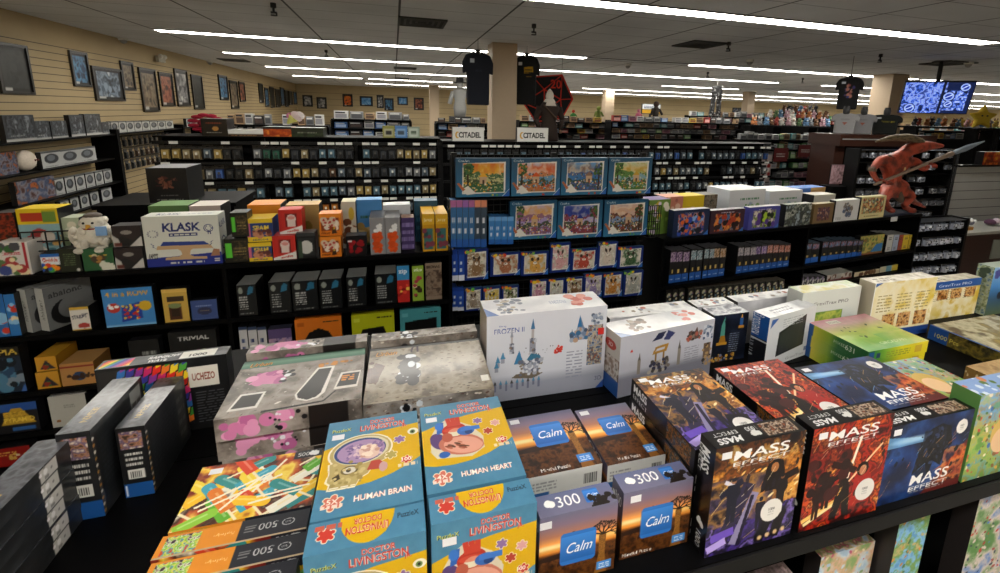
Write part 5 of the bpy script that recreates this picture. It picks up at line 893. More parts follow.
def spider(w, d, h, res):
    a = Art(w, h, '#151315', res); a.splat(30, ['#5a2a22', '#7a4a3a', '#3a1a18', '#8a5a4a'], .01, .03, 4, (.25, .45, .7, .75), .35); a.fine(1, .3, .2, .75, .25, '#6a6a68', 3); a.fine(1, .2, .08, .85, .13, '#8a8a88', 5); return {'front': a, 'top': '#77787c', 'right': '#101012'}
# top-heavy black display case on the far side of the shelf
p = on_y(150, 203, 4.1); q = on_y(190, 203, 4.1); tp = on_y(168, 168, 4.1)
t = thing('low_counter', 'black counter top behind the left bookcase carrying the spider box', 'counter', ((p.x + q.x) / 2, 4.3, 0)); MB().box(-.45, -.27, p.z - .03, .45, .3, p.z).build('counter_top', BLK, t); MB().box(-.43, -.25, 0, .43, .28, p.z - .03).build('body', BLK, t)
o = link('large_game_box', carton(q.x - p.x, .3, tp.z - p.z, spider(q.x - p.x, .3, tp.z - p.z, 220), 220, '#101012'), None, ((p.x + q.x) / 2, 4.1, p.z)); tag(o, 'big black box with a reddish creature picture behind the white game', 'game')
# white owl
pc = on_y(97, 249, 3.40); t = thing('plush_owl', 'white plush snowy owl with red collar sitting on the green game box', 'plush toy', (pc.x, 3.41, pc.z)); FUR = mat('white_plush', '#dcd6c8', rough=1, var=.15, scale=60, bump=1.)
b = MB(); b.ball((0, 0, .085), .085, sc=(1.15, .9, .95), n=16, k=10)
R = random.Random(3)
for i in range(40): th = R.uniform(0, 2 * PI); z = R.uniform(.02, .13); r = .094; b.ball((r * math.cos(th) * 1.02, r * math.sin(th) * .82, z), R.uniform(.014, .024), n=7, k=4)
b.build('body', FUR, t, True); hb = MB().ball((0, -.005, .165), .058, sc=(1.15, .95, .8), n=16, k=10); [hb.ball((.058 * math.cos(q), .045 * math.sin(q), R.uniform(.15, .19)), R.uniform(.012, .02), n=7, k=4) for q in np.linspace(0, 6, 16) if abs(q - 4.7) > .6]; hd = hb.build('head', FUR, t, True)
for s in (-1, 1): MB().ball((s * .05, -.075, .012), .026, sc=(1.1, 1.3, .8)).build('foot', FUR, t, True); MB().ball((s * .1, -.01, .09), .035, sc=(.7, .9, 1.6)).build('wing', FUR, t, True)
MB().ball((0, .0, .205), .04, '#5a5048', sc=(1.2, 1, .55)).build('brow_tuft', FLATP, hd, True); MB().lathe([(.013, 0), (.002, .03)], '#d8a03a', 8, Matrix.Translation((0, -.058, .155)) @ Matrix.Rotation(PI / 2 + .5, 4, 'X')).build('beak', FLATP, hd)
MB().lathe([(.064, .125), (.07, .132), (.064, .14)], '#8a1c22', 16, cap=False, sy=.9).build('collar', FLATP, t); MB().box(.045, -.085, .1, .1, -.08, .155, '#7fa8d8').build('hang_tag', FLATP, t)
for s in (-1, 1): MB().ball((s * .022, -.056, .172), .007, '#15120f').build('eye', FLATP, hd, True)
# wire grid panels
def wiregrid(lab, A, B, y, h, n, m, z):
    t = thing('wire_grid_panel', lab, 'wire panel', (A, y, z)); b = MB(); L = B - A
    for i in range(n + 1): b.cyl((L * i / n, 0, 0), (L * i / n, 0, h), .0045, '#111', 6)
    for j in range(m + 1): b.cyl((0, 0, h * j / m), (L, 0, h * j / m), .0045, '#111', 6)
    b.build('wire_mesh', FLATP, t); [MB().box(x - .01, -.02, -.001, x + .01, .02, .01, '#111').build('foot', FLATP, t) for x in (.01, L - .01)]
a = on_y(23, 250, 3.40); b_ = on_y(73, 250, 3.40); wiregrid('black wire grid panel standing before the yellow titled game', a.x, b_.x, 3.40, .235, 4, 4, E + T1)
a = on_y(440, 250, 3.5); 
tg = thing('wire_grid_panel', 'black wire grid end panel right of the yellow topped boxes', 'wire panel', (.395, 3.34, E - 1)); b = MB()
for i in range(7): b.cyl((0, .08 * i, 0), (0, .08 * i, .3), .004, '#111', 6)
for j in range(5): b.cyl((0, 0, .075 * j), (0, .48, .075 * j), .004, '#111', 6)
b.build('wire_mesh', FLATP, tg)
# ------------------------------------------------------------------ paint-by-number kits on a wire display
t = thing('grid_display', 'black wire display wall holding the paint by number kits', 'display rack', (1.18, 3.46, 0)); zt = E - .3
b = MB(); [b.box(x - .02, -.02, 0, x + .02, .02, zt, '#0d0d0e') for x in (-.77, 0, .78)]; b.build('upright', BLKM, t)
b = MB(); [b.cyl((-.77 + .05 * i, .0, .25), (-.77 + .05 * i, .0, zt), .003, '#111', 5) for i in range(32)]; [b.cyl((-.77, .0, z * .05), (.78, .0, z * .05), .003, '#111', 5) for z in range(6, 40)]; b.build('wire_mesh', FLATP, t)
MB().box(-.79, .05, 0, .79, .08, zt - .02).build('back_panel', BLK, t); MB().box(-.79, -.1, 0, .79, .05, .2).build('base', BLK, t)
for z in (-.632, -1.018, -1.285, -1.535): MB().box(-.77, -.1, E + z - .012, .78, 0, E + z).build('shelf', BLKM, t)
def scenic(p, seed, pal):
    R = random.Random(seed); sky, far, mid, hot = pal; p.vgrad([(0, mid), (.5, sky), (.8, hot), (1, sky)]); p.noise([sky, hot, '#f0e0c8', sky], 3, seed, 0, .55, 1, 1, a=.55)
    for k, (v, c) in enumerate(((.66, far), (.52, mid), (.4, '#3a4a32'), (.26, far))):
        n = vnoise(1, 30, 5, seed * 7 + k, 3)[0]; pts = [(i / 29, v + .16 * (n[i] - .5)) for i in range(30)]; p.poly([(0, 0)] + pts + [(1, 0)], c, .85)
        p.splat(60, [c, far, mid, '#2a3424', '#d8c89a'], .003, .009, seed + k, (0, v - .16, 1, v), .5)
    u = R.uniform(.4, .75); p.rect(u - .09, .3, u + .09, .55, '#c8a888'); p.poly([(u - .12, .54), (u, .7), (u + .12, .54)], hot); p.rect(u - .02, .3, u + .03, .43, '#4a3428'); p.splat(70, [mid, far, hot, '#e8dcc0', '#a84a3a', '#3f5a34'], .003, .008, seed + 9, (0, 0, 1, .36))
    s = R.choice((.08, .9)); p.line(s, 0, s + .02, .8, .012, '#3a2a1e'); p.splat(50, ['#2f4a2a', '#4a6a34', far], .005, .012, seed + 11, (max(0, s - .12), .6, min(1, s + .14), .98))
def pet(p, seed, pal):
    c = pal[0]; dk = '#3a2a22'; p.noise(['#e0d8c8', '#c8c0ae', c, '#e8e4dc'], 3, seed); p.splat(24, [c, '#8aa06a', '#e8e4dc'], .002, .006, seed)
    p.ell(.5, .3, .27, .28, c); p.ell(.5, .62, .2, .17, c); p.ell(.36, .77, .07, .1, dk, rot=.3); p.ell(.64, .77, .07, .1, dk, rot=-.3); p.ell(.5, .55, .1, .075, '#efe6d8'); p.ell(.5, .58, .03, .02, '#1a1512')
    for u in (.43, .57): p.ell(u, .66, .025, .022, '#15110f')
    p.splat(40, [c, dk, '#efe6d8', '#a88a6a'], .002, .005, seed + 2, (.28, .08, .72, .74), .4)
def kit(pal, seed, small=False, rb='#1f4f74'):
    def fn(w, d, h, res):
        bd = '#1c2f72' if small else rb; a = Art(w, h, bd, res)
        if not small: a.vgrad([(0, '#357298'), (1, '#22506f')]); 
        W, HH = w * .74, h * .74; p = Art(W, HH, pal[0], res); scenic(p, seed, pal) if not small else pet(p, seed, pal)
        a.poly([(.115, .085), (.13, .875), (.925, .915), (.91, .1)], '#e9e6de'); paste(a, p, .145, .125, .885, .865)
        if not small: a.poly([(.1, .2), (.22, .3), (.38, .09), (.2, .06)], '#e6e2da'); a.poly([(.02, .36), (.06, .38), (.17, .2), (.13, .16)], '#b8663f'); a.text('CreArt', .05, .91, .06, '#dfe6ee', w=.2); a.splat(3, ['#c83a2a', '#e8c83a', '#5aa04a'], .006, .009, seed, (.6, .03, .78, .05))
        else: a.splat(5, ['#e8c82a', '#d8402a', '#5ab04a', '#e88a2a'], .008, .014, seed, (.04, .88, .5, .97)); a.text('CreArt', .05, .88, .08, '#e8d83a', w=.4)
        a.poly([(1, 0), (1, .2 if not small else .26), (.86 if not small else .8, 0)], '#2a62b4'); a.line(.86 if not small else .8, 0, 1, .2 if not small else .26, .004, '#d8e0ec'); return {'front': a, 'top': '#3a5a7a', 'left': '#1c3a5a', 'right': '#1c3a5a'}
    return fn
KP = (('sunset forest above a mountain lake', ['#d8702a', '#3a6a4a', '#c8c890', '#e8b03a'], (456, 158.5, 509.5, 197)), ('seaside terrace at sunset', ['#c8c0d0', '#c87a4a', '#5a9ac8', '#d85a2a'], (511, 158.5, 559.5, 196)), ('blue bay with a palm and a tower', ['#6aa0d8', '#4a5a8a', '#3a7ab8', '#8a6a5a'], (560.5, 158, 606, 195)), ('cottage beside a woodland stream', ['#a8c89a', '#4a7a3a', '#8ab0c8', '#c8a03a'], (607.5, 158, 650, 194)),
      ('castle on a flowering hill', ['#c8b0c0', '#8a5a7a', '#a89ad0', '#d8a05a'], (509.5, 201, 556, 239)), ('mountain framed by red branches', ['#4a5aa8', '#8a3a4a', '#b8b8e0', '#2a3a8a'], (557, 201, 601, 238)), ('alpine village by a river', ['#c8b0a8', '#6a3a2a', '#7a9ac8', '#d8a88a'], (603, 200, 646, 236)))
GK = 'paint by number kits on the display'
for i, (nm, pal, rc) in enumerate(KP): fbox('paint_kit', f'blue framed paint kit picturing a {nm}', 'paint kit', kit(pal, i + 3), rc, PB, .045, None, .02, GK, WRAP, 320)
def spine(c, tip, lab, mid='#d8dce4'):
    return prod(c, ('b', 0, .18, tip), ('f', 2, (.3, .3, .7, .75), mid), ('b', .86, 1, lab), top=c)
for i in range(6): fbox('paint_kit', f'narrow paint kit seen edge on, {nth(i)} of six left of the castle kit', 'paint kit', spine(['#3a6a9a', '#3a6a9a', '#3a6a9a', '#3a6a9a', '#3a4a5a', '#3a4a5a'][i], '#2a5aa8', ['#b06a9a', '#b06a9a', '#9a6ab0', '#b06a9a', '#d88a6a', '#d88a6a'][i]), (451 + 6 * i, 200.5, 456.6 + 6 * i, 247.5), PB, .1, None, .015, GK)
for i in range(4): fbox('paint_kit', f'short light blue paint kit seen edge on, {nth(i)} of four', 'paint kit', spine('#3f7fc0', '#2a62b0', '#6aa0d8'), (488.7 + 6.2 * i, 217, 494.6 + 6.2 * i, 244.5), PB, .1, None, .015, GK)
for j, (xs, t_, b_, nm) in enumerate((((452, 458.5), 250, 281, 'third'), ((452, 457.8), 288, 311, 'lowest'))):
    for i, x in enumerate(xs): fbox('paint_kit', f'royal blue paint kit seen edge on, {["left", "right"][i]} one of the {nm} row', 'paint kit', spine('#2348a0', '#d8dce8', '#1c3a88'), (x, t_, x + 6, b_), PB, .1, None, .03, GK)
SM = ((464.5, 249, 488, 280, 'a wolf among trees', '#8a6a4a'), (490, 253, 520, 276, 'two puppies', '#a86a4a'), (520.8, 252, 548, 275.5, 'a tiger at dusk', '#d8a04a'), (549.5, 243, 569.5, 272.5, 'a white llama on pink', '#d8a0a0'), (570, 249, 596.3, 271, 'a sleeping dog on red', '#b84a3a'), (597, 242, 616.3, 268, 'a fox pair on white', '#d8c8b8'), (617, 247, 642, 268, 'a turtle on green', '#3a5a3a'),
      (464.5, 288, 482, 311, 'a grey dog portrait', '#9a8a7a'), (483, 287, 500.5, 310, 'a yellow bird', '#d8b83a'), (501.5, 286, 518.5, 309, 'a dark panther', '#5a6a3a'), (530, 280, 547, 299, 'pink flowers', '#c88aa0'), (547.8, 279, 564, 298.5, 'a pale kitten', '#c8c8c0'), (565, 277.5, 582.3, 298, 'a brown stag', '#8a6a4a'), (583, 274, 601.5, 297.5, 'a lilac butterfly', '#9a8ab8'), (602.5, 273, 621.5, 297, 'an orange horse', '#c8843a'), (622.5, 271, 641.5, 296, 'a grey cat', '#a8a8a0'))
for i, (l, tt, r, bb, nm, c) in enumerate(SM): fbox('paint_kit', f'small royal blue paint kit picturing {nm}', 'paint kit', kit([c, '#3a2a22', '#d8ccb8', '#e8e0d0'], i + 20, True), (l, tt, r, bb), PB, .03, None, .03, 'small paint by number kits', WRAP, 320)
# ------------------------------------------------------------------ right-hand bookcase
bookcase('long black bookcase of puzzles and spines below the lizard statue', -.1, 3.50, (-1.0, -1.42, -1.66, -2.0), PD, d=.55, posts=(-.09, 1.66, 3.485))
GR = 'puzzles standing on the right bookcase'; GS2 = 'puzzle spines on the second shelf of the right bookcase'; GS3 = 'small boxes on the third shelf of the right bookcase'
def vill(bd, pal, tri=True):
    return prod(bd, ('n', pal, 7, (.14, .1, .86, .84)), ('s', 30, pal, .008, .03, (.16, .12, .84, .82)), ('f', 1, (.3, .88, .7, .93), '#d8c8d8'), *((('p', [(1, 0), (1, .2), (.86, 0)], '#3a6ab8'),) if tri else ()), top='#c8c4c8', side=bd)
for lab, fn, rc in (('navy framed collage puzzle box nearest the wire basket', vill('#1c2a4a', ['#0e1220', '#2a4aa8', '#d8642a', '#8ab0e0', '#151520']), (672, 210, 707, 239)), ('plum framed collage puzzle box second along the right bookcase', vill('#3c2430', ['#1a1014', '#a83a22', '#d8843a', '#4a6a9a', '#2a1a1a']), (709, 210, 742, 236.5)), ('violet framed collage puzzle box with lime tones', vill('#4a4a9a', ['#1c2a1a', '#a8c83a', '#5a3a8a', '#d8d0c0', '#1a1c20']), (747, 207, 777, 233.5)),
    ('black and white scene puzzle box between violet and brown ones', prod('#2a2c28', ('n', ['#151614', '#c8c8c0', '#5a6258', '#2a2c2a', '#9aa8b0'], 7, (0, 0, 1, 1)), top='#b8b8b0'), (783, 204.5, 808, 232.5)), ('brown framed puzzle box with a dark portrait', prod('#7a6444', ('n', ['#2a1c20', '#8a5a4a', '#3a2a4a', '#c8a080'], 6, (.2, .15, .82, .8)), top='#b0a488', side='#6a5638'), (811, 204, 830, 231.5)),
    ('white puzzle box with a jigsaw map shape', prod('#d8d8d8', ('s', 46, ['#6a6a70', '#8a7a6a', '#4a5a7a', '#a8a8b0', '#5a4a42'], .008, .02, (.35, .4, .75, .7)), ('s', 20, ['#6a6a70', '#4a5a7a'], .008, .016, (.48, .2, .68, .4)), ('s', 10, ['#8a7a6a', '#6a6a70'], .006, .014, (.36, .68, .55, .85)), ('f', 3, (.08, .1, .3, .22), '#8a8a8a'), top='#dcdcda'), (832, 200.5, 855, 230)), ('cream puzzle box with a busy folk picture at the statue foot', prod('#d8cc98', ('n', ['#8a6a3a', '#d8c88a', '#b8522a', '#5a7a5a', '#e8dcb0'], 9, (.08, .25, .92, .92)), ('s', 36, ['#8a2a2a', '#3a5a8a', '#e8e0c0', '#4a4a3a'], .006, .014, (.1, .3, .9, .9)), ('f', 1, (.2, .1, .8, .18), '#8a7a4a'), top='#d8d0a8'), (857, 197, 881, 228))):
    fbox('puzzle_box', lab, 'puzzle box', fn, rc, PD, .07, -1., 0, GR)
wgame = prod('#d8dade', ('s', 26, ['#6a9a5a', '#8ab07a', '#a8b8c8'], .01, .03, (.2, .1, .9, .6)), ('f', 1, (.3, .7, .85, .8), '#5a8a6a'), top='#dfe2e4', side='#c8ccd0')
for i, rc in enumerate(((728, 190, 763, 212), (768, 191, 800, 211))): fbox('marble_run_box', f'white game box with green print, {["left", "right"][i]} one behind the collage puzzles', 'game box', wgame, rc, PD, .3, -1., .26, GR)
for nm, lab, fn, rc, bk in (('game_box', 'small blue and kraft game box behind the pale map puzzle', prod('#3a6ab8', ('r', .5, 0, 1, 1, '#b8935a'), ('f', 1, (.6, .4, .9, .6), '#2a3a6a'), top='#4a78c0'), (794, 188, 823, 205), .39), ('game_box', 'off white game box behind the brown framed puzzle', prod('#d0ccc0', top='#d8d4c8'), (812, 195, 833, 212), .2), ('game_box', 'green faced game box inside the wire basket', prod('#6a8a3a', ('s', 20, ['#d8c8e0', '#8ab04a', '#e8e0d0', '#c8a83a'], .01, .03, (.05, .05, .95, .95)), top='#7a6a9a'), (648, 200, 669, 222), .14), ('game_box', 'pink topped game box behind the wire basket', prod('#c8806a', ('s', 12, ['#a8605a', '#e0b8a0'], .01, .03, (0, 0, 1, 1)), top='#d8a088'), (664, 197, 682, 214), .3), ('game_box', 'yellow and blue game box behind the navy collage puzzle', prod('#3a8ac0', ('b', .6, 1, '#e0c02a'), ('e', .5, .35, .25, .3, '#e0b88a'), top='#e0c42a'), (682, 196, 703, 212), .3), ('game_box', 'dark pictured game box behind the plum collage puzzle', prod('#3a3630', ('n', ['#2a2620', '#8a8070', '#5a4a3a'], 6, (0, 0, 1, 1)), top='#5a544a'), (703, 195, 716, 212), .3)):
    fbox(nm, lab, 'game box', fn, rc, PD, .16, -1., bk, GR)
tg = thing('wire_basket', 'black wire basket at the left end of the right bookcase', 'basket', (2.035, 3.36, E - 1), DY); b = MB(); L, Wd, hh = .34, .24, .27
Q = lambda x, y, z: (x * .1 + .0, y, z)
for i in range(6): b.cyl((-.03 + 0 * i, .1 * i, 0), (-.03, .1 * i, hh), .004, '#111', 5); b.cyl((-.03 + .022 * i, 0, 0), (-.03 + .022 * i, 0, hh), .004, '#111', 5)
for j in range(5): z = hh * j / 4; b.cyl((-.03, 0, z), (-.03, .5, z), .004, '#111', 5); b.cyl((-.03, 0, z), (.08, 0, z), .004, '#111', 5)
b.build('wire_mesh', FLATP, tg)
def z4(x0, ys, sc, xo, yo): return [((a / sc + xo), ys[0] / sc + yo, (b / sc + xo), ys[1] / sc + yo) for a, b in x0]
k = 4.407; cols = ['#6a4a8a', '#8a6aa0', '#6a8a9a', '#a8783a', '#3a3a3e', '#8a8a92', '#5a3a7a', '#7a2a2a', '#b8452a']
grp = [((125, 150, 151, 178, 180, 208), 312, 455, '#7a5a8a'), ((215, 238, 240, 265), 306, 442, '#8ab0b8'), ((273, 294, 296, 315), 300, 434, '#7aa0a8'), ((316, 341, 343, 368), 297, 425, '#a8783a'), ((420, 445, 447, 472, 474, 499), 294, 428, '#8a8a92'), ((498, 520, 522, 546), 289, 416, '#6a4a9a'), ((548, 572, 574, 597, 599, 622, 624, 648), 285, 412, '#a84a2a')]
ns = 0
for xs, t_, b_, c in grp:
    for i in range(0, len(xs), 2):
        fbox('puzzle_box', f'dark puzzle spine with a blue foot, {nth(ns)} from the left on the second shelf', 'puzzle box', prod('#1c1a1c', ('b', 0, .26, '#2358a8'), ('n', [c, '#c8b8b8', c, '#2a2428'], 5, (.08, .66, .92, .94)), ('r', .35, .3, .65, .42, '#c8a85a'), ('f', 1, (.2, .1, .8, .16), '#b8c8e0'), top='#5a5a5e'), (640 + xs[i] / k, 180 + t_ / k, 640 + xs[i + 1] / k, 180 + b_ / k), PD, .14, -1.42, .03, GS2); ns += 1
for xs, t_, b_ in (((96, 125, 127, 158), 280, 403), ((172, 198, 200, 226), 273, 394), ((226, 250, 252, 277, 279, 303, 305, 325, 327, 348), 268, 388)):
    for i in range(0, len(xs), 2):
        fbox('puzzle_box', f'dark puzzle spine with a blue foot, {nth(ns)} from the left on the second shelf', 'puzzle box', prod('#17181a', ('b', 0, .26, '#2a62b8'), ('n', ['#8ab0d0', '#3a4a6a', '#b8808a', '#22262a'], 5, (.08, .7, .92, .94)), ('r', .35, .3, .65, .4, '#b89a5a'), top='#5a6a7a'), (780 + xs[i] / k, 180 + t_ / k, 780 + xs[i + 1] / k, 180 + b_ / k), PD, .14, -1.42, .03, GS2); ns += 1
fbox('puzzle_box', 'puzzle box with a green and blue world picture facing out on the second shelf', 'puzzle box', prod('#6a8a4a', ('n', ['#4a6a3a', '#a8b05a', '#c8a85a', '#5a7a4a', '#8a5a2a'], 8, (0, .1, 1, 1)), ('p', [(.5, .12), (.7, .5), (.98, .55), (.98, .12)], '#3a7ab8'), ('b', 0, .1, '#8a5a3a')), (856, 236, 879, 266), PD, .06, -1.42, .03, GS2)
for i, (c, x0, x1) in enumerate((('#c8c8c4', 452, 478), ('#a8b4cc', 480, 503), ('#a84a3a', 505, 522), ('#d8bc3a', 523, 548), ('#d0b43a', 550, 568))): fbox('book', ['white tall spine left of the pale blue one', 'pale blue tall spine on the second shelf', 'brick red tall spine on the second shelf', 'yellow tall spine beside the brick red one', 'yellow tall spine at the bookcase end'][i], 'puzzle box', prod(c, ('f', 2, (.3, .7, .8, .9), '#3a3a3a'), ('f', 2, (.3, .1, .7, .3), '#5a5a5a'), top='#aaa'), (780 + x0 / k, 180 + 245 / k, 780 + x1 / k, 180 + (372 - i * 2) / k), PD, .2, -1.42, .03, GS2)
R = random.Random(5)
for i in range(18): x = 112 + i * 28.5 + (12 if i > 2 else 0); fbox('card_game_box', f'tiny dark game box, {nth(i)} from the left on the third shelf', 'game box', prod('#1e1c1a', ('s', 12, ['#a8a85a', '#8a5a4a', '#c8c0a0', '#7a4a6a', '#5a7a8a'], .008, .016, (.1, .15, .9, .85)), top='#6a6458'), (640 + x / k, 180 + (487 - i * 2.6) / k, 640 + (x + 25) / k, 180 + (532 - i * 3.2) / k), PD, .1, -1.66, .03, GS3)
for i in range(5): x = 84 + i * 22; fbox('card_game_box', f'tiny grey game box, {nth(i)} right of the centre divider', 'game box', prod('#2a2a2c', ('s', 12, ['#a8a8b0', '#8a7a9a', '#c8c8c0'], .008, .016, (.1, .15, .9, .85)), top='#6a6a6e'), (780 + x / k, 180 + 428 / k, 780 + (x + 20) / k, 180 + 466 / k), PD, .1, -1.66, .03, GS3)
for lab, fn, rc in (('striped tray of small boxes on the third shelf', prod('#b0aca8', ('s', 16, ['#6a4a3a', '#c8c0b8'], .015, .03, (.05, .2, .95, .8)), ('b', 0, .25, '#7a3a3a'), top='#c8c8c0'), (826, 274, 850, 285)), ('cream box with a dark map on the third shelf', prod('#d0c4a4', ('s', 16, ['#5a3a2a', '#7a5a3a'], .015, .03, (.2, .3, .8, .7))), (853, 271, 877, 283)), ('pale yellow and blue boxes at the end of the third shelf', prod('#c8c4a8', ('r', .35, 0, .65, 1, '#6a9ab0'), ('r', .68, 0, 1, 1, '#c8b03a')), (879, 266, 896, 275))):
    fbox('game_box', lab, 'game box', fn, rc, PD, .14, -1.66, .03, GS3)
p = on_pl(889, 231, PD[0], DY); MBc = MB().box(-.055, -.03, -.05, .055, -.026, 0, '#c8ccd0'); o = MBc.build('price_card', FLATP); o.location = (p.x, p.y, E - 1.0); o.rotation_euler = (0, 0, DY); tag(o, 'white price card on the shelf edge below the statue', 'price card')
# ------------------------------------------------------------------ left wall: shelves, boxes, framed art
WL = ((-4.42, 0.), PI / 2); WA = ((-4.67, 0.), PI / 2)
LAMI = mat('beige_shelf', '#4a4238', rough=.5)
sh = thing('wall_shelving', 'dark sloping wall shelves holding foil-wrapped model kits on the left wall', 'shelf', (XL, 8.6, 0))
for z, y0, y1 in ((-.52, 6.4, 13.4), (-.9, 6.4, 9.3), (-1.29, 6.6, 9.5), (-1.56, 7.2, 9.6)): MB().box(.001, y0 - 8.6, E + z - .025, .34, y1 - 8.6, E + z - .003).build('shelf', BLK, sh)
for y in (9.42, 12.0, 13.4): MB().box(.001, y - 8.6, 0, .36, y - 8.52, E - .45).build('upright', BLK, sh)
MB().box(.001, 6.4 - 8.6, 0, .3, 13.4 - 8.6, .5).build('base', BLK, sh)
gry = prod('#3a3e42', ('n', ['#1c1e20', '#5a6066', '#2a2c30', '#8a9096'], 4, (.08, .1, .92, .95)), ('b', 0, .12, '#b8b8b4'), ('f', 1, (.15, .2, .6, .28), '#9a9c9a'), top='#8a8c8c')
wcd = prod('#b4b6b4', ('e', .5, .56, .36, .3, '#33363a'), ('e', .48, .6, .2, .18, '#6a7076'), ('f', 1, (.15, .08, .8, .15), '#6a6a6a'), ('b', .93, 1, '#4a4c4e'), top='#9a9c9a')
col = prod('#2a2a30', ('n', ['#16181c', '#b8622a', '#3a4a6a', '#8a8a92', '#4a2a22'], 5, (0, 0, 1, 1)))
GW = 'model kits on the left wall shelves'
WB = ((7, 38, 115, 142, -.52, 'large foil-wrapped grey kit at the left end of the top wall shelf', gry), (37, 52, 121, 140, -.52, 'dark grey kit second along the top wall shelf', gry), (53, 69, 121, 139, -.52, 'dark grey kit third along the top wall shelf', gry), (72, 86, 115, 136, -.52, 'tall dark kit fourth along the top wall shelf', gry), (87, 103, 114, 135, -.52, 'tall dark kit fifth along the top wall shelf', gry), (103, 113, 122, 134, -.52, 'small black kit before the row of white cards', gry),
      (0, 20, 152, 175, -.9, 'colourful fantasy boxed set at the left end of the second wall shelf', col), (43, 63, 151, 167, -.9, 'white carded kit right of the pale round cushion', wcd), (62, 81, 149, 164, -.9, 'white carded kit in the middle of the second wall shelf', wcd), (80, 97, 147, 161, -.9, 'white carded kit at the end of the second wall shelf', wcd), (18, 58, 178, 202, -1.29, 'wide orange and grey boxed set on the third wall shelf', col)) \
    + tuple((l, r, 178 - .18 * (l - 56), 195 - .2 * (l - 56), -1.29, f'small white carded kit, {nth(i)} along the third wall shelf', wcd) for i, (l, r) in enumerate(((56, 66), (67, 76.5), (77.5, 86.5), (87.5, 96), (97, 104.5), (105.5, 113)))) \
    + tuple((l, r, 200 - .3 * (l - 62), 213 - .28 * (l - 62), -1.56, f'small white carded kit, {nth(i)} along the lowest wall shelf', wcd) for i, (l, r) in enumerate(((62, 70.5), (72, 80), (82, 90), (92, 100), (103, 113)))) \
    + tuple((112 + 7.8 * i, 119.4 + 7.8 * i, 121.3 - .1 * i, 132.5 - .3 * i, -.52, f'white carded figure, {nth(i)} in the row along the top wall shelf', wcd) for i in range(8)) + tuple((187 + 4.8 * i, 191.3 + 4.8 * i, 118.5, 126.5, -.52, f'white carded figure, {nth(i)} of three at the far end of the top wall shelf', wcd) for i in range(3))
for l, r, tt, b, z, lab, fn in WB:
    o = fbox('model_kit', lab, 'model kit', fn, (l, tt, r, b), WL, .06, z, .03, GW, WRAP, 120); o.rotation_euler[0] = -.0
p = on_x(31, 160, -4.46); t = thing('cushion', 'pale rounded cushion with a small printed face on the second wall shelf', 'cushion', (-4.52, p.y, E - .9)); MB().ball((0, 0, .13), .13, '#d8ccbc', sc=(.6, 1.25, 1), n=14, k=8).build('body', CLOTHP, t, True); [MB().ball((.072, .05 + .05 * s, .13), .014, '#5a2a22').build('eye', FLATP, t) for s in (0, 1)]
# peg-hung packs on the wall
def pack(c1, c2, w=.11, h=.18, d=.035, dark='#18191a'):
    b = MB(); b.box(-w / 2, 0, 0, w / 2, .006, h, dark); b.box(-w / 2, -.001, h * .8, w / 2, .0, h, '#2c2c2e'); b.box(-w * .14, -.0015, h * .86, w * .14, 0, h * .94, '#0c0c0c')
    a, f = w * .4, h * .74
    b.add([(-a, 0, h * .06), (a, 0, h * .06), (a, 0, f), (-a, 0, f), (-a * .8, -d, h * .1), (a * .8, -d, h * .1), (a * .8, -d, f * .9), (-a * .8, -d, f * .9)], [(0, 1, 5, 4), (1, 2, 6, 5), (2, 3, 7, 6), (3, 0, 4, 7)], c2); b.add([(-a * .8, -d, h * .1), (a * .8, -d, h * .1), (a * .8, -d, f * .9), (-a * .8, -d, f * .9)], [(0, 1, 2, 3)], c1)
    b.box(-a * .45, -d - .003, h * .14, a * .5, -d, h * .42, c2); b.box(-a * .3, -d - .004, h * .38, a * .25, -d, h * .56, '#d0d0c8' if c1 > '#5' else '#4a4a48'); b.box(-a * .7, -d - .002, h * .08, a * .7, -d, h * .13, dark); return b.mesh('pack', WRAP)
PK = {'gold': pack('#a8925a', '#8a7440'), 'tan': pack('#9a8e70', '#6a5c40'), 'teal': pack('#5a7684', '#3f5662'), 'slate': pack('#66727c', '#3c444c'), 'black': pack('#2c2e30', '#1c1d1e'), 'charcoal': pack('#3c3e42', '#222426'), 'orange': pack('#b0702a', '#6a3a18'), 'blue': pack('#3f5f9a', '#22386a'), 'green': pack('#2f5a4a', '#1c3a30'), 'grey': pack('#8a8c8e', '#55585a'), 'brown': pack('#5c4434', '#3a2a20'), 'red': pack('#7a2c22', '#4a1a14')}
CNT = {}
def hang(kind, loc, rz, where, grp, sc=1.):
    k = (where,); CNT[k] = CNT.get(k, -1) + 1
    o = link('blister_pack', PK[kind], None, loc, rz); o.scale = (sc, sc, sc); return tag(o, f'{kind} hanging miniature pack, {nth(CNT[k])} from the left {where}', 'miniature pack', grp)
pgb = thing('wall_peg_rack', 'rows of dark peg hooks between the wall shelves', 'rack', (XL, 10.7, 0)); R = random.Random(2)
for j, z in enumerate((-.79, -1.0, -1.2)):
    MB().box(.001, -1.2, E + z + .17, .02, 1.25, E + z + .185, '#2a2620').build('peg_rail', FLATP, pgb)
    for i in range(13): MB().cyl((.01, -1.15 + .19 * i, E + z + .172), (.16, -1.15 + .19 * i, E + z + .172), .004, '#555', 5).build('peg', FLATP, pgb); hang(R.choice(['black', 'charcoal', 'black', 'brown']), (-4.60, 9.55 + .19 * i, E + z), PI / 2, ['on the upper wall pegs', 'on the middle wall pegs', 'on the lower wall pegs'][j], 'packs on the left wall pegs', .95)
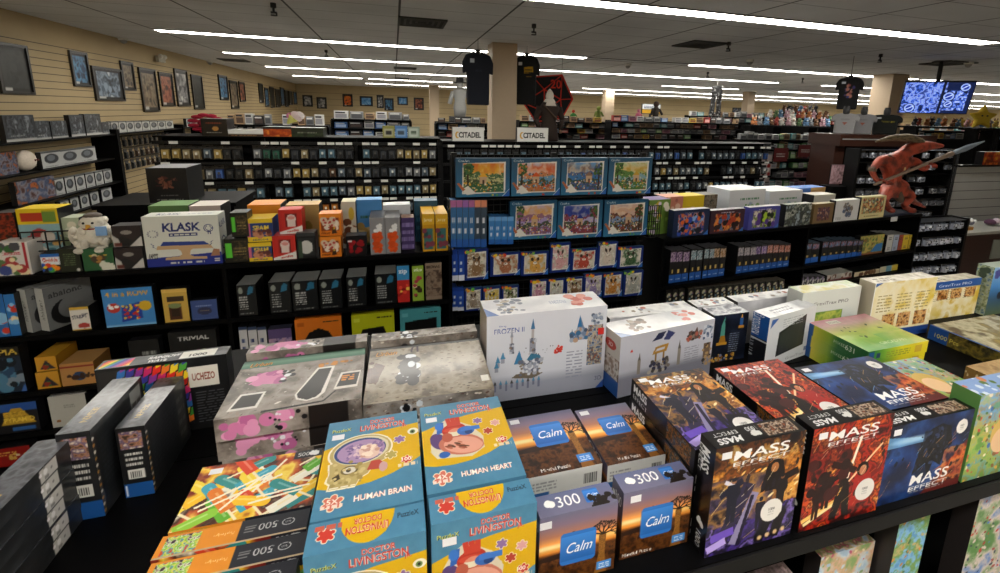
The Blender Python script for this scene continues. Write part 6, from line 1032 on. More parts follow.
def art_pic(seed, kind):
    def fn(w, d, h, res):
        a = Art(w, h, '#121212', res); pal = {'dark': ['#121413', '#262b28', '#1a1e1e'], 'snow': ['#22303c', '#8a9cb0', '#4a5a6a', '#c8d0d8'], 'sepia': ['#5a4a38', '#8a7a60', '#3a3026'], 'blue': ['#1c3a5a', '#4a86b0', '#12243a'], 'red': ['#6a2a1c', '#a8684a', '#3a1c16'], 'orange': ['#d85a1c', '#e8842a', '#3a1a10'], 'white': ['#c8c8c4', '#8a8a8a', '#3a3a3c'], 'sky': ['#3a78b8', '#5a98d0', '#8ab8e0']}[kind]
        b = Art(w * .8, h * .84, pal[0], res); b.noise(pal, 4, seed); b.splat(8, pal, .02, .06, seed, (.2, .1, .8, .6)); paste(a, b, .1, .08, .9, .92); a.rect(.1, .02, .34, .09, '#b8b8b4'); return {'front': a}
    return fn
GFM = 'framed art on the left wall'
FR = [(0, 33, 44, 94, 'dark', 'largest, cut by the left edge'), (74, 91, 52, 86.5, 'blue', 'tall narrow, left of the snowy one'), (96, 125, 68, 101, 'snow', 'wide snowy, with a dark bird shape'), (124, 136, 62, 90.5, 'sepia', 'small, hung high right of the snowy one'), (143, 159, 69, 112, 'sepia', 'tall, fifth along'), (162, 175, 73, 106.5, 'red', 'red figures, sixth along'), (177.5, 190, 70, 106.5, 'white', 'grey crowd, seventh along'), (194, 204.5, 75.5, 109.3, 'dark', 'dark, eighth along'), (220.5, 229, 75.5, 100.3, 'blue', 'blue footed, ninth along'), (231.5, 239, 81, 109, 'sepia', 'tenth along'), (240.5, 246, 82, 102, 'red', 'eleventh along')]
FR += [(l, r, a, b, 'blue' if i % 3 == 1 else 'dark', f'{nth(i)} of the far cluster') for i, (l, r, a, b) in enumerate(((260, 264, 83.5, 103), (266, 269.5, 88, 107), (271, 275, 87, 108), (276.5, 280.5, 89, 107.5), (281.5, 285, 87.5, 106), (286, 289, 90, 107), (289.8, 293, 91, 105), (294.5, 297.5, 92, 104.5)))]
FRAMEM = mat('black_frame', '#131211', rough=.3)
for l, r, a, b, k, wh in FR:
    p, q = on_x(l, (a + b) / 2, -4.67), on_x(r, (a + b) / 2, -4.67); m = (l + r) / 2; z1, z0 = on_x(m, a, -4.67).z, on_x(m, b, -4.67).z; w = q.y - p.y; h = z1 - z0
    t = thing('framed_picture', f'black framed picture on the left wall, {wh}', 'picture', (-4.715, (p.y + q.y) / 2, z0), PI / 2, GFM); bd = .035
    f = MB(); [f.box(*z) for z in ((-w / 2, -.03, 0, w / 2, 0, bd), (-w / 2, -.03, h - bd, w / 2, 0, h), (-w / 2, -.03, bd, -w / 2 + bd, 0, h - bd), (w / 2 - bd, -.03, bd, w / 2, 0, h - bd))]; f.build('frame', FRAMEM, t)
    link('picture', carton(w - 2 * bd, .012, h - 2 * bd, art_pic(int(l), k)(w - 2 * bd, .01, h - 2 * bd, 90), 90, '#111', CARD), t, (0, -.014, bd))
for l, r, a, b, k, wh in ((303, 313, 95, 106.5, 'white', 'pale photograph beside the corner'), (317, 327, 97, 108.5, 'white', 'round grey motif'), (343, 353, 94, 106.5, 'orange', 'bright orange'), (360, 373, 96, 106, 'sky', 'wide blue'), (377, 384, 95, 108, 'white', 'small white with two red blocks'), (384.5, 394, 98, 110.5, 'blue', 'blue and cream portrait'), (397.5, 408, 96.5, 105, 'sky', 'small sky blue and sand'), (414, 424, 97.5, 110, 'red', 'red and white crest')):
    p, q = on_y(l, b, YB - .04), on_y(r, b, YB - .04); h = on_y(l, a, YB - .04).z - p.z; w = q.x - p.x
    t = thing('framed_picture', f'{wh} picture on the far back wall', 'picture', ((p.x + q.x) / 2, YB - .005, p.z), 0, 'pictures on the far back wall'); bd = .05; f = MB()
    [f.box(*z) for z in ((-w / 2, -.03, 0, w / 2, 0, bd), (-w / 2, -.03, h - bd, w / 2, 0, h), (-w / 2, -.03, bd, -w / 2 + bd, 0, h - bd), (w / 2 - bd, -.03, bd, w / 2, 0, h - bd))]; f.build('frame', FRAMEM, t)
    link('picture', carton(w - 2 * bd, .012, h - 2 * bd, art_pic(int(l), k)(w - 2 * bd, .01, h - 2 * bd, 60), 60, '#111', FLATP), t, (0, -.014, bd))
b = MB(); b.box(-.16, -.05, -.06, .16, 0, .06, '#b8b4a4'); b.ball((-.09, -.06, .05), .05, '#d8d4c8').ball((.09, -.06, .05), .05, '#d8d4c8'); o = b.build('emergency_wall_lamp', FLATP); p = on_x(158, 59, XL + .03); o.location = (XL + .052, p.y, p.z); o.rotation_euler = (0, 0, PI / 2); tag(o, 'twin-lamp emergency light above the left wall art', 'light')
# ------------------------------------------------------------------ miniature racks across the middle of the shop
YR = 7.5
def rack(lab, xa, xb, ztop, rows, name):
    t = thing('miniature_rack', lab, 'rack', ((xa + xb) / 2, YR, 0)); L = xb - xa
    MB().box(-L / 2, .04, 0, L / 2, .1, E + ztop).build('back_panel', BLK, t); MB().box(-L / 2, -.3, 0, L / 2, .04, .16).build('base', BLK, t)
    MB().box(-L / 2, -.22, E + ztop - .02, L / 2, .4, E + ztop).build('top_shelf', BLK, t)
    for i in range(int(L / 1.22) + 1): MB().box(-L / 2 + 1.22 * i - .02, -.01, 0, -L / 2 + 1.22 * i + .02, .035, E + ztop).build('upright', BLKM, t)
    for z in rows: MB().box(-L / 2, -.25, E + z - .012, L / 2, -.235, E + z + .03).build('price_rail', BLKM, t)
    return t
RL = (-.515, -.79, -1.06, -1.33, -1.58); RR = (-.54, -.82, -1.09, -1.36)
rl = rack('long black rack of hanging miniature packs behind the left bookcase', -3.0, .66, -.42, RL, 'left'); rr = rack('long black rack of hanging paint and miniature packs behind the paint kits', .70, 6.9, -.46, RR, 'right')
tagm = MB().box(-.05, -.006, -.018, .05, 0, .018, '#cfcfca').mesh('price_tag', FLATP); R = random.Random(11); nt_ = 0
pal = {0: ['gold', 'gold', 'tan', 'gold', 'black', 'red', 'brown', 'green', 'gold', 'charcoal', 'black', 'teal', 'black', 'charcoal', 'teal', 'black', 'charcoal', 'gold', 'gold', 'gold', 'grey'], 1: ['gold', 'tan', 'orange', 'blue', 'black', 'blue', 'black', 'charcoal', 'grey', 'gold', 'tan', 'brown', 'slate', 'black', 'charcoal', 'brown', 'slate', 'black', 'grey', 'slate', 'brown'],
       2: ['green', 'green', 'tan', 'tan', 'gold', 'slate', 'teal', 'slate', 'teal', 'teal', 'brown', 'teal', 'slate', 'tan', 'gold', 'teal', 'teal', 'slate', 'teal', 'tan', 'gold'], 3: ['black', 'charcoal', 'black', 'brown', 'gold', 'tan', 'charcoal', 'brown', 'black', 'teal', 'black', 'orange', 'black', 'slate', 'brown', 'tan', 'gold', 'black', 'slate', 'charcoal', 'black']}
for j in range(4):
    for i in range(30):
        x = -2.88 + .118 * i
        if R.random() < .06: continue
        hang(pal[j][int(i * 21 / 30)] if R.random() < .75 else R.choice(['tan', 'charcoal', 'slate', 'grey', 'teal']), (x, YR - .17 - R.uniform(0, .03), E + RL[j + 1] + .045 + R.uniform(0, .015)), R.uniform(-.05, .05), f'on the {nth(j)} row of the left rack', 'packs on the left miniature rack', 1.07)
        if nt_ < 95 and R.random() < .5: nt_ += 1; link('price_tag', tagm, rl, (x + 1.17, -.252, E + RL[j] + .01))
nt_ = 0
for j in range(4):
    for i in range(47):
        x = .82 + .129 * i; px = x / YR
        if R.random() < .08 or (j > 0 and x < 4.4): continue
        k = R.choice(['teal', 'slate', 'teal', 'slate', 'black', 'charcoal'] + (['gold', 'tan'] if (i // 3) % 4 == 0 or j == 1 else ['blue']) + (['grey'] if j else []))
        hang(k, (x, YR - .17 - R.uniform(0, .03), E + RR[j] - .225 + R.uniform(0, .012)), R.uniform(-.06, .06), f'on the {nth(j)} row of the right rack', 'packs on the right miniature rack', .97)
        if nt_ < 95 and R.random() < .6: nt_ += 1; link('price_tag', tagm, rr, (x - 3.8, -.252, E + RR[j] + .01))
# boxes and toys on top of the racks
tp = lambda c, tc, *o_: prod(c, *o_, top=tc, side=c)
for nm, lab, fn, rc, d in (('large_game_box', 'black boxed set with a silver lid at the left end of the left rack', tp('#1a1512', '#a8aaac', ('e', .55, .45, .12, .14, '#a8783a'), ('f', 1, (.2, .75, .8, .85), '#8a3a1c'), ('f', 1, (.2, .2, .8, .28), '#8a8a84')), (203, 119, 229, 143), .3), ('large_game_box', 'white lidded boxed set on the left rack', tp('#3a2a1c', '#dcdedc', ('b', .4, 1, '#d8dad8'), ('f', 1, (.1, .1, .8, .3), '#8a6a4a')), (229, 130, 264, 141), .35), ('large_game_box', 'orange fronted boxed set with a pale lid on the left rack', tp('#c0521c', '#c4c8c4', ('n', ['#e0842a', '#8a2a10', '#c85a1c'], 5, (0, 0, 1, .8)), ('b', .8, 1, '#1c1c1c')), (264, 127, 292, 141), .35), ('large_game_box', 'dark green boxed set with a pale lid on the left rack', tp('#1c2418', '#c8ccca', ('f', 1, (.2, .45, .8, .65), '#b8bab0'), ('n', ['#141a12', '#2a3a22', '#1c2418'], 4, (0, 0, 1, .4))), (292, 128, 324, 142), .35),
    ('model_kit', 'olive framed vehicle kit box standing on the left rack', tp('#8a8a4a', '#9a9a6a', ('r', .12, .12, .88, .8, '#a8a88a'), ('r', .3, .3, .75, .6, '#2a2c2e')), (383, 126, 395, 141), .06), ('model_kit', 'blue vehicle kit box standing on the left rack', tp('#4a7ab8', '#6a9ad0', ('r', .12, .12, .88, .8, '#7aa0c8'), ('r', .25, .3, .75, .6, '#3a4a5a')), (395.5, 126, 407.5, 141), .06), ('model_kit', 'pale green vehicle kit box standing on the left rack', tp('#8a9a8a', '#a8b4a8', ('r', .12, .12, .88, .85, '#b8c4b8'), ('r', .3, .35, .7, .6, '#5a6a5a')), (408, 127, 420, 141), .06)):
    fbox(nm, lab, 'boxed set' if 'set' in lab else 'model kit', fn, rc, ((0, YR - .2), 0), d, -.42, 0 if d > .1 else .0, 'boxes on top of the left rack', WRAP, 110)
def sign(lab, rc):
    def fn(w, d, h, res):
        a = Art(w, h, '#c8c8c4', res); a.rect(.02, .05, .98, .95, '#d4d4d0'); a.ell(.16, .45, .07, .24, '#c8962a'); a.ell(.185, .45, .05, .18, '#d4d4d0'); a.text('CITADEL', .2, .26, .4, '#1c1c1e', w=.7, bold=.03); return {'front': a, 'top': '#b8b8b4'}
    fbox('brand_sign', lab, 'sign', fn, rc, ((0, YR - .21), 0), .1, -.46, 0, 'paint brand signs', None, 300)
sign('grey lettered sign left of the tan column', (452.5, 127.5, 484, 138.5)); sign('grey lettered sign right of the tan column', (517, 128, 548, 139))
p = on_y(197, 141, YR - .15); tor = MB(); [tor.ball((.16 * math.cos(a), .0, .16 + .16 * math.sin(a)), .075, '#b01c3a', sc=(1, .8, .55)) for a in np.linspace(0, 2 * PI, 12)[:-1]]; tor.ball((0, 0, .16), .11, '#8a1630', sc=(1, .5, 1))
o = tor.build('plush_ring', CLOTHP, smooth=True); o.location = (p.x, YR + .25, E - .38); o.scale = (1, 1, .7); tag(o, 'crimson plush ring at the left end of the left rack', 'plush toy')
p = on_y(294, 130, YR + .1); b = MB().lathe([(.02, 0), (.09, .14), (.13, .2)], '#c8c46a', 12).ball((.03, 0, .26), .14, '#d8c4c4', sc=(1, .9, .7)).ball((.07, 0, .33), .1, '#e0d8d8', sc=(1, .9, .8)).ball((-.08, 0, .17), .07, '#c8789a'); o = b.build('plush_ice_cream', CLOTHP, smooth=True); o.location = (p.x - .05, YR - .05, E - .245); o.scale = (.62,) * 3; o.rotation_euler = (0, .75, 0); tag(o, 'pale plush ice cream cone lying on the dark green boxed set', 'plush toy')
# ------------------------------------------------------------------ shirts, banner, statue
def tee(lab, x, y, ztop, w, h, c, rz=0., logo=None, bust=False):
    t = thing('t_shirt', lab, 't-shirt', (x, y, ztop), rz); W = w / 2; pts = [(-W * .72, -h), (W * .72, -h), (W * .74, -h * .38), (W * .98, -h * .42), (W * 1.0, -h * .2), (W * .78, -h * .06), (W * .26, 0), (W * .12, -h * .04), (-W * .12, -h * .04), (-W * .26, 0), (-W * .78, -h * .06), (-W * 1.0, -h * .2), (-W * .98, -h * .42), (-W * .74, -h * .38)]
    b = MB().prism(pts, -.04, .04, 'y', c); o = b.build('shirt_body', CLOTHP, t); md = o.modifiers.new('round', 'BEVEL'); md.width = .03; md.segments = 2
    if logo:
        a, res = logo(Art(w * .6, h * .55, c, 120)), 120; link('chest_print', carton(w * .6, .004, h * .55, {'front': a}, 120, c, CLOTHP), o, (0, -.045, -h * .68))
    if bust: MB().lathe([(.05, -.02), (.055, .06), (.04, .12)], '#3a3a3c', 12).build('neck_form', FLATP, t, True)
    else: b = MB().cyl((-W * .5, 0, -.03), (0, 0, .035), .008, '#222').cyl((W * .5, 0, -.03), (0, 0, .035), .008, '#222').cyl((0, 0, .03), (0, 0, CEIL - ztop), .004, '#333').ball((0, 0, -.0), .035, '#1a1a1c'); b.build('hanger', FLATP, t)
    return t
def lg_tag(a): a.rect(.02, .86, .26, .98, '#c8ccd4'); return a
def lg1(a): lg_tag(a).text('ANKAMA', .5, .6, .06, '#2a3444', al='c', w=.4); return a
def lg2(a): lg_tag(a); a.poly([(.4, .55), (.98, .62), (.95, .82), (.38, .78)], '#b8901c'); a.fine(2, .42, .6, .9, .76, '#141416', 3, .5); a.fine(1, .55, .45, .9, .5, '#a8841c', 4); return a
def lg3(a): lg_tag(a); a.splat(30, ['#8a4a4a', '#b07a6a', '#4a3a6a', '#2a3a7a'], .01, .03, 4, (.3, .1, .8, .85)); return a
def lg4(a): a.fine(2, .25, .6, .75, .8, '#5a5a5c', 3); a.poly([(.35, .45), (.65, .45), (.5, .2)], '#8a4a3a'); return a
def lg5(a): lg_tag(a); a.text('WOODNESS', .62, .6, .12, '#c8b81c', al='c', w=.66); return a
p = on_y(478, 52, 7.7); tee('navy t-shirt hanging left of the tan column', p.x, 7.7, p.z, .52, .82, '#161a26', .25, lg1); p = on_y(527, 55, 7.75); tee('black t-shirt with a yellow print hanging right of the tan column', p.x * 8.15 / 7.75, 8.15, E + (p.z - E) * 8.15 / 7.75, .46, .84, '#0f1012', -.5, lg2)
p = on_y(851, 77, 6.6); tee('black t-shirt with a dusky print hanging from the ceiling', p.x, 6.6, p.z, .42, .56, '#101013', -.85, lg3)
p = on_z(875, 133, E - .19); 
cx, cy = 8.0, 6.5
oc = thing('wooden_cabinet', 'dark brown wooden cabinet top carrying the shirt busts', 'cabinet', (cx, cy, 0), -.0); WD = mat('dark_brown_wood', '#3a2018', rough=.4, var=.35, scale=6, stretch=(1, 1, 9)); zc = E - .22
MB().box(-.75, -.3, zc - .2, 1.55, .35, zc).build('top_board', WD, oc); MB().box(-.72, -.2, 0, -.5, .3, zc - .2).build('end_panel', WD, oc); MB().box(1.3, -.2, 0, 1.5, .3, zc - .2).build('end_panel', WD, oc); MB().box(-.5, .2, 0, 1.3, .24, zc - .2).build('back_panel', BLK, oc); MB().box(-.7, -.302, zc - .09, .9, -.3, zc - .07, '#8a8a88').build('trim_strip', FLATP, oc)
for lab, px, c, lg, w in (('light grey t-shirt on a bust, left of three on the cabinet', 847, '#8a8a8c', lg4, .42), ('mid grey t-shirt on a bust, middle of three on the cabinet', 865, '#7a7a7d', lg4, .42), ('black t-shirt with yellow lettering on a bust on the cabinet', 888, '#0f1210', lg5, .5)):
    p = on_y(px, 108, 6.45); tee(lab, p.x, 6.45, zc + .36, w, .36, c, -.8, lg, True)
# patterned trousers
p = on_y(717.5, 86, 12.4); t = thing('trousers', 'black and white patterned trousers hanging in mid air', 'trousers', (p.x, 12.4, p.z), -.5); L = .98
def trous(w, h):
    a = Art(w, h, '#121214', 120); a.splat(34, ['#c8c8c8'], .006, .014, 4); return a
for s in (-1, 1): link('leg', carton(.13, .09, L * .72, {'front': trous(.13, L * .72), 'left': trous(.09, L * .72)}, 120, '#15151a', CLOTHP), t, (s * .085 + s * .02, -.045, -L), 0).rotation_euler[1] = -s * .04
link('waist', carton(.3, .11, .3, {'front': trous(.3, .3), 'left': trous(.11, .3)}, 120, '#15151a', CLOTHP), t, (0, -.055, -.3)); MB().box(-.1, -.02, -.01, .1, .02, .0, '#ddd').cyl((0, 0, 0), (0, 0, CEIL - p.z), .006).build('hanger', FLATP, t)
# d20 banner
yb = 8.6; P = [(523.5, 103), (533, 77), (562, 75), (572.5, 99), (562, 118), (536, 122)]; pts = [on_y(*q, yb) for q in P]; c0 = sum(pts, Vector()) / 6; t = thing('wall_banner', 'black hanging banner with a red outlined twenty-sided die', 'banner', c0); lo = [(q.x - c0.x, q.z - c0.z) for q in pts]
MB().prism(lo, 0, .015, 'y', '#151314').build('cloth', CLOTHP, t); b = MB(); ctr = [(lo[1][0] * .35 + .02, lo[1][1] * .45), (lo[3][0] * .5, lo[3][1] * .1), (lo[5][0] * .3, lo[5][1] * .55)]
for i in range(6): b.cyl((*lo[i][:1], -.006, lo[i][1]), (lo[(i + 1) % 6][0], -.006, lo[(i + 1) % 6][1]), .014, '#c8301c', 6)
for i in range(3): b.cyl((ctr[i][0], -.006, ctr[i][1]), (ctr[(i + 1) % 3][0], -.006, ctr[(i + 1) % 3][1]), .012, '#c8301c', 6); [b.cyl((ctr[i][0], -.006, ctr[i][1]), (lo[(2 * i + k) % 6][0], -.006, lo[(2 * i + k) % 6][1]), .01, '#c8301c', 6) for k in (0, 1, 2)]
b.build('die_lines', CLOTHP, t); b = MB(); [b.cyl((lo[i][0], .008, lo[i][1] - .01), (lo[i][0], .008, CEIL - c0.z), .003, '#222', 5) for i in (1, 2)]; b.build('hanging_cord', FLATP, t); a = Art(.24, .2, '#151314', 200); a.text('20', .5, .5, .8, '#c8301c', al='c', w=.9, bold=.02); link('numeral', carton(.24, .004, .2, {'front': a}, 200, '#151314', CLOTHP), t, (.14, -.012, .18))
p = on_y(548, 140, 7.62); t = thing('hooded_statue', 'statue in a white hood and long brown coat seen before the die banner', 'statue', (p.x, YR + .1, E - .46)); t.scale = (.93,) * 3; Z = .0; BR = '#2a1e18'
b = MB().lathe([(.2, 0), (.17, .2), (.13, .36), (.17, .5), (.2, .58), (.13, .68), (.06, .72)], BR, 14, sy=.7)
for s in (-1, 1): b.cyl((s * .18, 0, .6), (s * .25, -.02, .38), .062, BR, 10, .05); b.cyl((s * .25, -.02, .38), (s * .2, -.08, .2), .05, BR, 10, .035); b.ball((s * .2, -.08, .17), .036, '#6a5040')
b.build('coat', CLOTHP, t, True); MB().ball((0, 0, .79), .085, '#cfc8bc', sc=(.9, 1, 1.2)).lathe([(.16, .62), (.12, .68), (.08, .74)], '#c8c0b4', 14, sy=.8).lathe([(.06, .86), (.01, .92)], '#cfc8bc', 8).build('hood', CLOTHP, t, True); MB().cyl((-.15, -.14, .64), (.14, -.12, .36), .012, '#4a3626').build('strap', FLATP, t)
p = on_y(460, 113, 14); t = thing('robot_statue', 'grey suited metal statue with a hat far behind the left sign', 'statue', (p.x, 14, p.z - .1)); b = MB().lathe([(.16, .0), (.19, .25), (.15, .45), (.21, .72), (.08, .8)], '#8a8a88', 12, sy=.6); [b.cyl((s * .2, 0, .7), (s * .3, 0, .35), .06, '#9a9a98') for s in (-1, 1)]; b.build('body', FLATP, t, True); MB().ball((0, 0, .88), .11, '#b0b0ae').build('head', FLATP, t, True); MB().lathe([(.2, .95), (.2, .97), (.11, .97), (.1, 1.1)], '#2a2a2c', 14).build('hat', FLATP, t); MB().box(-.3, -.2, -(p.z - .1), .3, .2, 0, '#222').build('pedestal', FLATP, t)
# ------------------------------------------------------------------ far racks and their goods
def goods(c, c2, top): 
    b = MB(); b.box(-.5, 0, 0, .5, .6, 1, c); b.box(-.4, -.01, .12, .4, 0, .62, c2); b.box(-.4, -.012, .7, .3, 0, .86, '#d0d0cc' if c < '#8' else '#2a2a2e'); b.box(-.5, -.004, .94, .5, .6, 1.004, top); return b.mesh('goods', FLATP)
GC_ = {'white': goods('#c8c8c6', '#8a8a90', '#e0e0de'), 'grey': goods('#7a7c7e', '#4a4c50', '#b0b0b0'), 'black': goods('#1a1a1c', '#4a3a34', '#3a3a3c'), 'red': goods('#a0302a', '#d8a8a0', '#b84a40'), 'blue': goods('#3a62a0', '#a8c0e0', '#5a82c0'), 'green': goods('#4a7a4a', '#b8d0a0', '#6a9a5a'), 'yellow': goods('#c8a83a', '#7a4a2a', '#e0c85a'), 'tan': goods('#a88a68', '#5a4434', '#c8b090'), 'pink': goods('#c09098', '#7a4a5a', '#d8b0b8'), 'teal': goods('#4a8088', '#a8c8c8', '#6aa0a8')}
AX = {'n': 0}
def farrack(lab, short, l, r, Y, ys, iw, ih, pal, grp, d=.35, top=None, kind='product', seed=1, closed=True, turn=0., fill=.92):
    R = random.Random(seed); m = (l + r) / 2; zs = [on_y(m, y, Y).z for y in ys]; A, B = on_y(l, ys[0], Y), on_y(r, ys[0], Y); xa, xb = A.x, B.x; t = thing('far_rack', lab, 'rack', ((xa + xb) / 2, Y, 0)); hw = (xb - xa) / 2
    for z in zs: MB().box(-hw, -.02, z - .03, hw, d, z).build('shelf', BLK, t)
    MB().box(-hw, d, 0, hw, d + .03, zs[0] + (.02 if top is None else top)).build('back_panel', BLK, t); MB().box(-hw, 0, 0, hw, d, .12).build('base', BLK, t)
    for s in (-1, 1): MB().box(s * hw - .015, 0, 0, s * hw + .015, d, zs[0] - .03).build('end_panel', BLK, t)
    for j, z in enumerate(zs):
        x = xa + .04; k = 0
        while x < xb - iw * .6:
            w = min(iw * R.uniform(.8, 1.25), xb - .03 - x); h = ih * R.uniform(.75, 1.15)
            if R.random() < fill:
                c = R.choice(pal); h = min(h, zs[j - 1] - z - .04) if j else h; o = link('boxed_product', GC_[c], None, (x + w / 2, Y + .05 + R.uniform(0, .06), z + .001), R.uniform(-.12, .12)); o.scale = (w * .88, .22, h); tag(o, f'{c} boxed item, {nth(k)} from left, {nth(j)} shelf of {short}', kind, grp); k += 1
            x += w
W_ = ['white', 'grey', 'black', 'white', 'grey', 'tan', 'blue']; MIX = ['white', 'grey', 'black', 'tan', 'red', 'blue', 'green', 'yellow', 'pink', 'teal', 'white', 'tan', 'grey']
farrack('dark shelf rack of small goods under the back wall pictures', 'the picture wall rack', 331, 411, 12.5, (119.5, 128.5, 138), .3, .17, W_, 'goods under the back wall pictures', seed=2)
farrack('dark shelf rack of goods at the far left corner', 'the corner rack', 224, 328, 11.0, (125, 134), .16, .2, ['black', 'white', 'grey', 'black', 'tan'], 'goods in the far left corner', seed=3)
farrack('low rack of goods behind the left paint brand sign', 'the left sign rack', 436, 488, 11.0, (123, 130, 137), .2, .13, ['blue', 'black', 'grey', 'tan', 'red', 'white'], 'goods behind the left sign', seed=4)
farrack('rack of mixed goods behind the hooded statue', 'the statue rack', 520, 612, 11.0, (122, 127.5, 133, 138.5), .2, .13, MIX, 'goods behind the statue', seed=5)
farrack('rack of mixed goods right of the slim far column', 'the far column rack', 612, 742, 10.0, (122.5, 128, 133.5, 139), .19, .12, MIX + ['tan'], 'goods right of the far column', seed=6)
farrack('long rack of mixed goods below the far wall', 'the far wall rack', 690, 850, 16.0, (118, 123), .3, .2, MIX, 'goods below the far wall', seed=9)
farrack('tall rack of game cases left of the wooden cabinet', 'the game case rack', 742, 838, 8.8, (140, 149.5, 159, 168.5, 178, 187.5), .17, .15, ['white', 'grey', 'tan', 'white', 'pink', 'white', 'grey', 'teal', 'green'], 'game cases beside the wooden cabinet', seed=7, fill=.95)
farrack('rack of goods under the far right television', 'the television rack', 905, 1010, 9.5, (131, 139), .24, .15, MIX + ['white', 'tan'], 'goods under the television', seed=8)
for lab, l, r, a, b, tx in (('dark red category sign with a white crest', 773, 787, 148, 161.5, 0), ('dark red category sign with white script', 797.5, 812, 145, 157, 1)):
    fbox('category_sign', lab, 'sign', prod('#6a1a1c', ('f', 3 if tx else 2, (.2, .35, .8, .7), '#d0c8c4')), (l, a, r, b), ((0, 8.74), 0), .03, None, 0, None, None, 120)
fbox('rack_poster', 'red and white printed upright panel left of the red signs', 'sign', prod('#b8a8a4', ('s', 20, ['#a82a2a', '#e8e0dc', '#2a2a30'], .02, .05, (.1, .1, .9, .9))), (756, 155, 769, 182), ((0, 8.72), 0), .05, None, 0, None, None, 100)  # printed poster panel set against the game case rack, not hung
def plush(c1, c2, ear):
    b = MB().ball((0, 0, .1), .1, c1, sc=(1.1, .9, 1)).ball((0, -.03, .23), .085, c1, sc=(1.1, 1, .95)).ball((0, -.1, .21), .035, c2)
    for s in (-1, 1): b.ball((s * .06, -.01, .31 + .02 * ear), .03, c2 if ear else c1, sc=(1, .6, 1 + ear)); b.ball((s * .09, -.06, .04), .035, c1); b.ball((s * .1, -.03, .14), .03, c1); b.ball((s * .03, -.105, .25), .01, '#111', 6, 4)
    return b.mesh('plush', CLOTHP, True)
PL = {n: plush(a, b, e) for n, a, b, e in (('white', '#d0ccc4', '#b89a8a', 0), ('yellow', '#b8a050', '#7a5a3a', 1), ('orange', '#a86a40', '#d8c8b0', 1), ('brown', '#6a4a34', '#c8a88a', 0), ('green', '#566f4a', '#b8c8a0', 0), ('pink', '#b08a94', '#d8c8cc', 1), ('blue', '#56789a', '#b8c8d8', 0), ('grey', '#7a7c80', '#c8c8c8', 1), ('red', '#8a3c34', '#d0c0b0', 0), ('black', '#2a2a2e', '#8a8a8a', 1))}
def plushrow(Y, l, r, y, n, sc, where, grp, seed, dz=0.):
    R = random.Random(seed); A, B = on_y(l, y, Y), on_y(r, y, Y)
    for i in range(n):
        k = R.choice(list(PL)); u = (i + .5) / n; s = min(sc * R.uniform(.85, 1.2), (B.x - A.x) / n / .27 * R.uniform(.85, 1)); o = link('plush_toy', PL[k], None, (A.x + (B.x - A.x) * u, Y + .12 + R.uniform(-.05, .05), (A.z + B.z) / 2 + dz), R.uniform(-.6, .6)); o.scale = (s,) * 3; tag(o, f'{k} plush toy, {nth(i)} from the left {where}', 'plush toy', grp)
def table(lab, Y, l, r, y, d=.5, name='display_table'):
    A, B = on_y(l, y, Y), on_y(r, y, Y); z = (A.z + B.z) / 2; t = thing(name, lab, 'table', ((A.x + B.x) / 2, Y, 0)); w = (B.x - A.x) / 2
    MB().box(-w, -.05, z - .05, w, d, z - .002).build('table_top', BLK, t); [MB().box(s * (w - .1) - .04, .0, 0, s * (w - .1) + .04, d - .1, z - .05).build('leg', BLK, t) for s in (-1, 1)]
for Y, l, r, y, n, wh, s in ((13.0, 752, 832, 126, 14, 'on the front plush table', 1), (14.2, 768, 830, 118.5, 11, 'on the middle plush table', 2), (15.4, 784, 820, 112.5, 7, 'on the rear plush table', 3)):
    table(f'dark table of plush toys, the {wh.split()[2]} one of three', Y, l - 2, r + 2, y); plushrow(Y, l, r, y, n, 1.05, wh, 'plush toys ' + wh, s)
table('long dark shelf carrying plush toys below the television', 7.9, 915, 1004, 127, .4); plushrow(7.9, 917, 1002, 127, 17, 1.0, 'on the long shelf below the television', 'plush toys below the television', 5)
p = on_y(986, 125, 7.4); t = thing('plush_star', 'big yellow star plush at the right edge', 'plush toy', (p.x, 7.5, on_y(987, 128.5, 7.35).z - .02), -.5); b = MB(); st = [(.3 * (1 if i % 2 == 0 else .5) * math.cos(PI / 2 + i * PI / 5), .26 + .3 * (1 if i % 2 == 0 else .5) * math.sin(PI / 2 + i * PI / 5)) for i in range(10)]; b.prism(st, -.06, .06, 'y', '#d8b83a'); o = b.build('body', CLOTHP, t); md = o.modifiers.new('round', 'BEVEL'); md.width = .05; md.segments = 3; [MB().ball((s * .05, -.07, .3), .018, '#222').build('eye', FLATP, t) for s in (-1, 1)]
table('low dark plinth under the yellow star plush', 7.35, 976, 998, 128.5, .35)
# figures standing on the right rack and far clutter
def figure(lab, px, py, Y, hgt, c, c2, group=None):
    p = on_y(px, py, Y); b = MB().lathe([(.12, 0), (.16, .3), (.2, .55), (.08, .68)], c, 10, sy=.7).ball((0, 0, .8), .14, c2); [b.cyl((s * .18, 0, .58), (s * .3, -.12, .3), .06, c, 7) for s in (-1, 1)]
    o = b.build('display_figure', CLOTHP, smooth=True); o.scale = (hgt,) * 3; o.location = (p.x, Y, p.z + .025); tag(o, lab, 'figure', group)
figure('green beast figure on a far rack right of the statue', 598, 122, 11.3, .4, '#6a7a3a', '#8a9a4a'); figure('dark winged figure on the rack below the yellow sign', 655, 122, 10.3, .5, '#2a221c', '#3a2a22'); figure('pink plush figure left of the dark winged one', 638, 122, 10.3, .3, '#b8607a', '#c87a8a'); figure('red capped figure on a far rack behind the statue', 573, 122, 11.3, .3, '#3a7a3a', '#b83a2a')
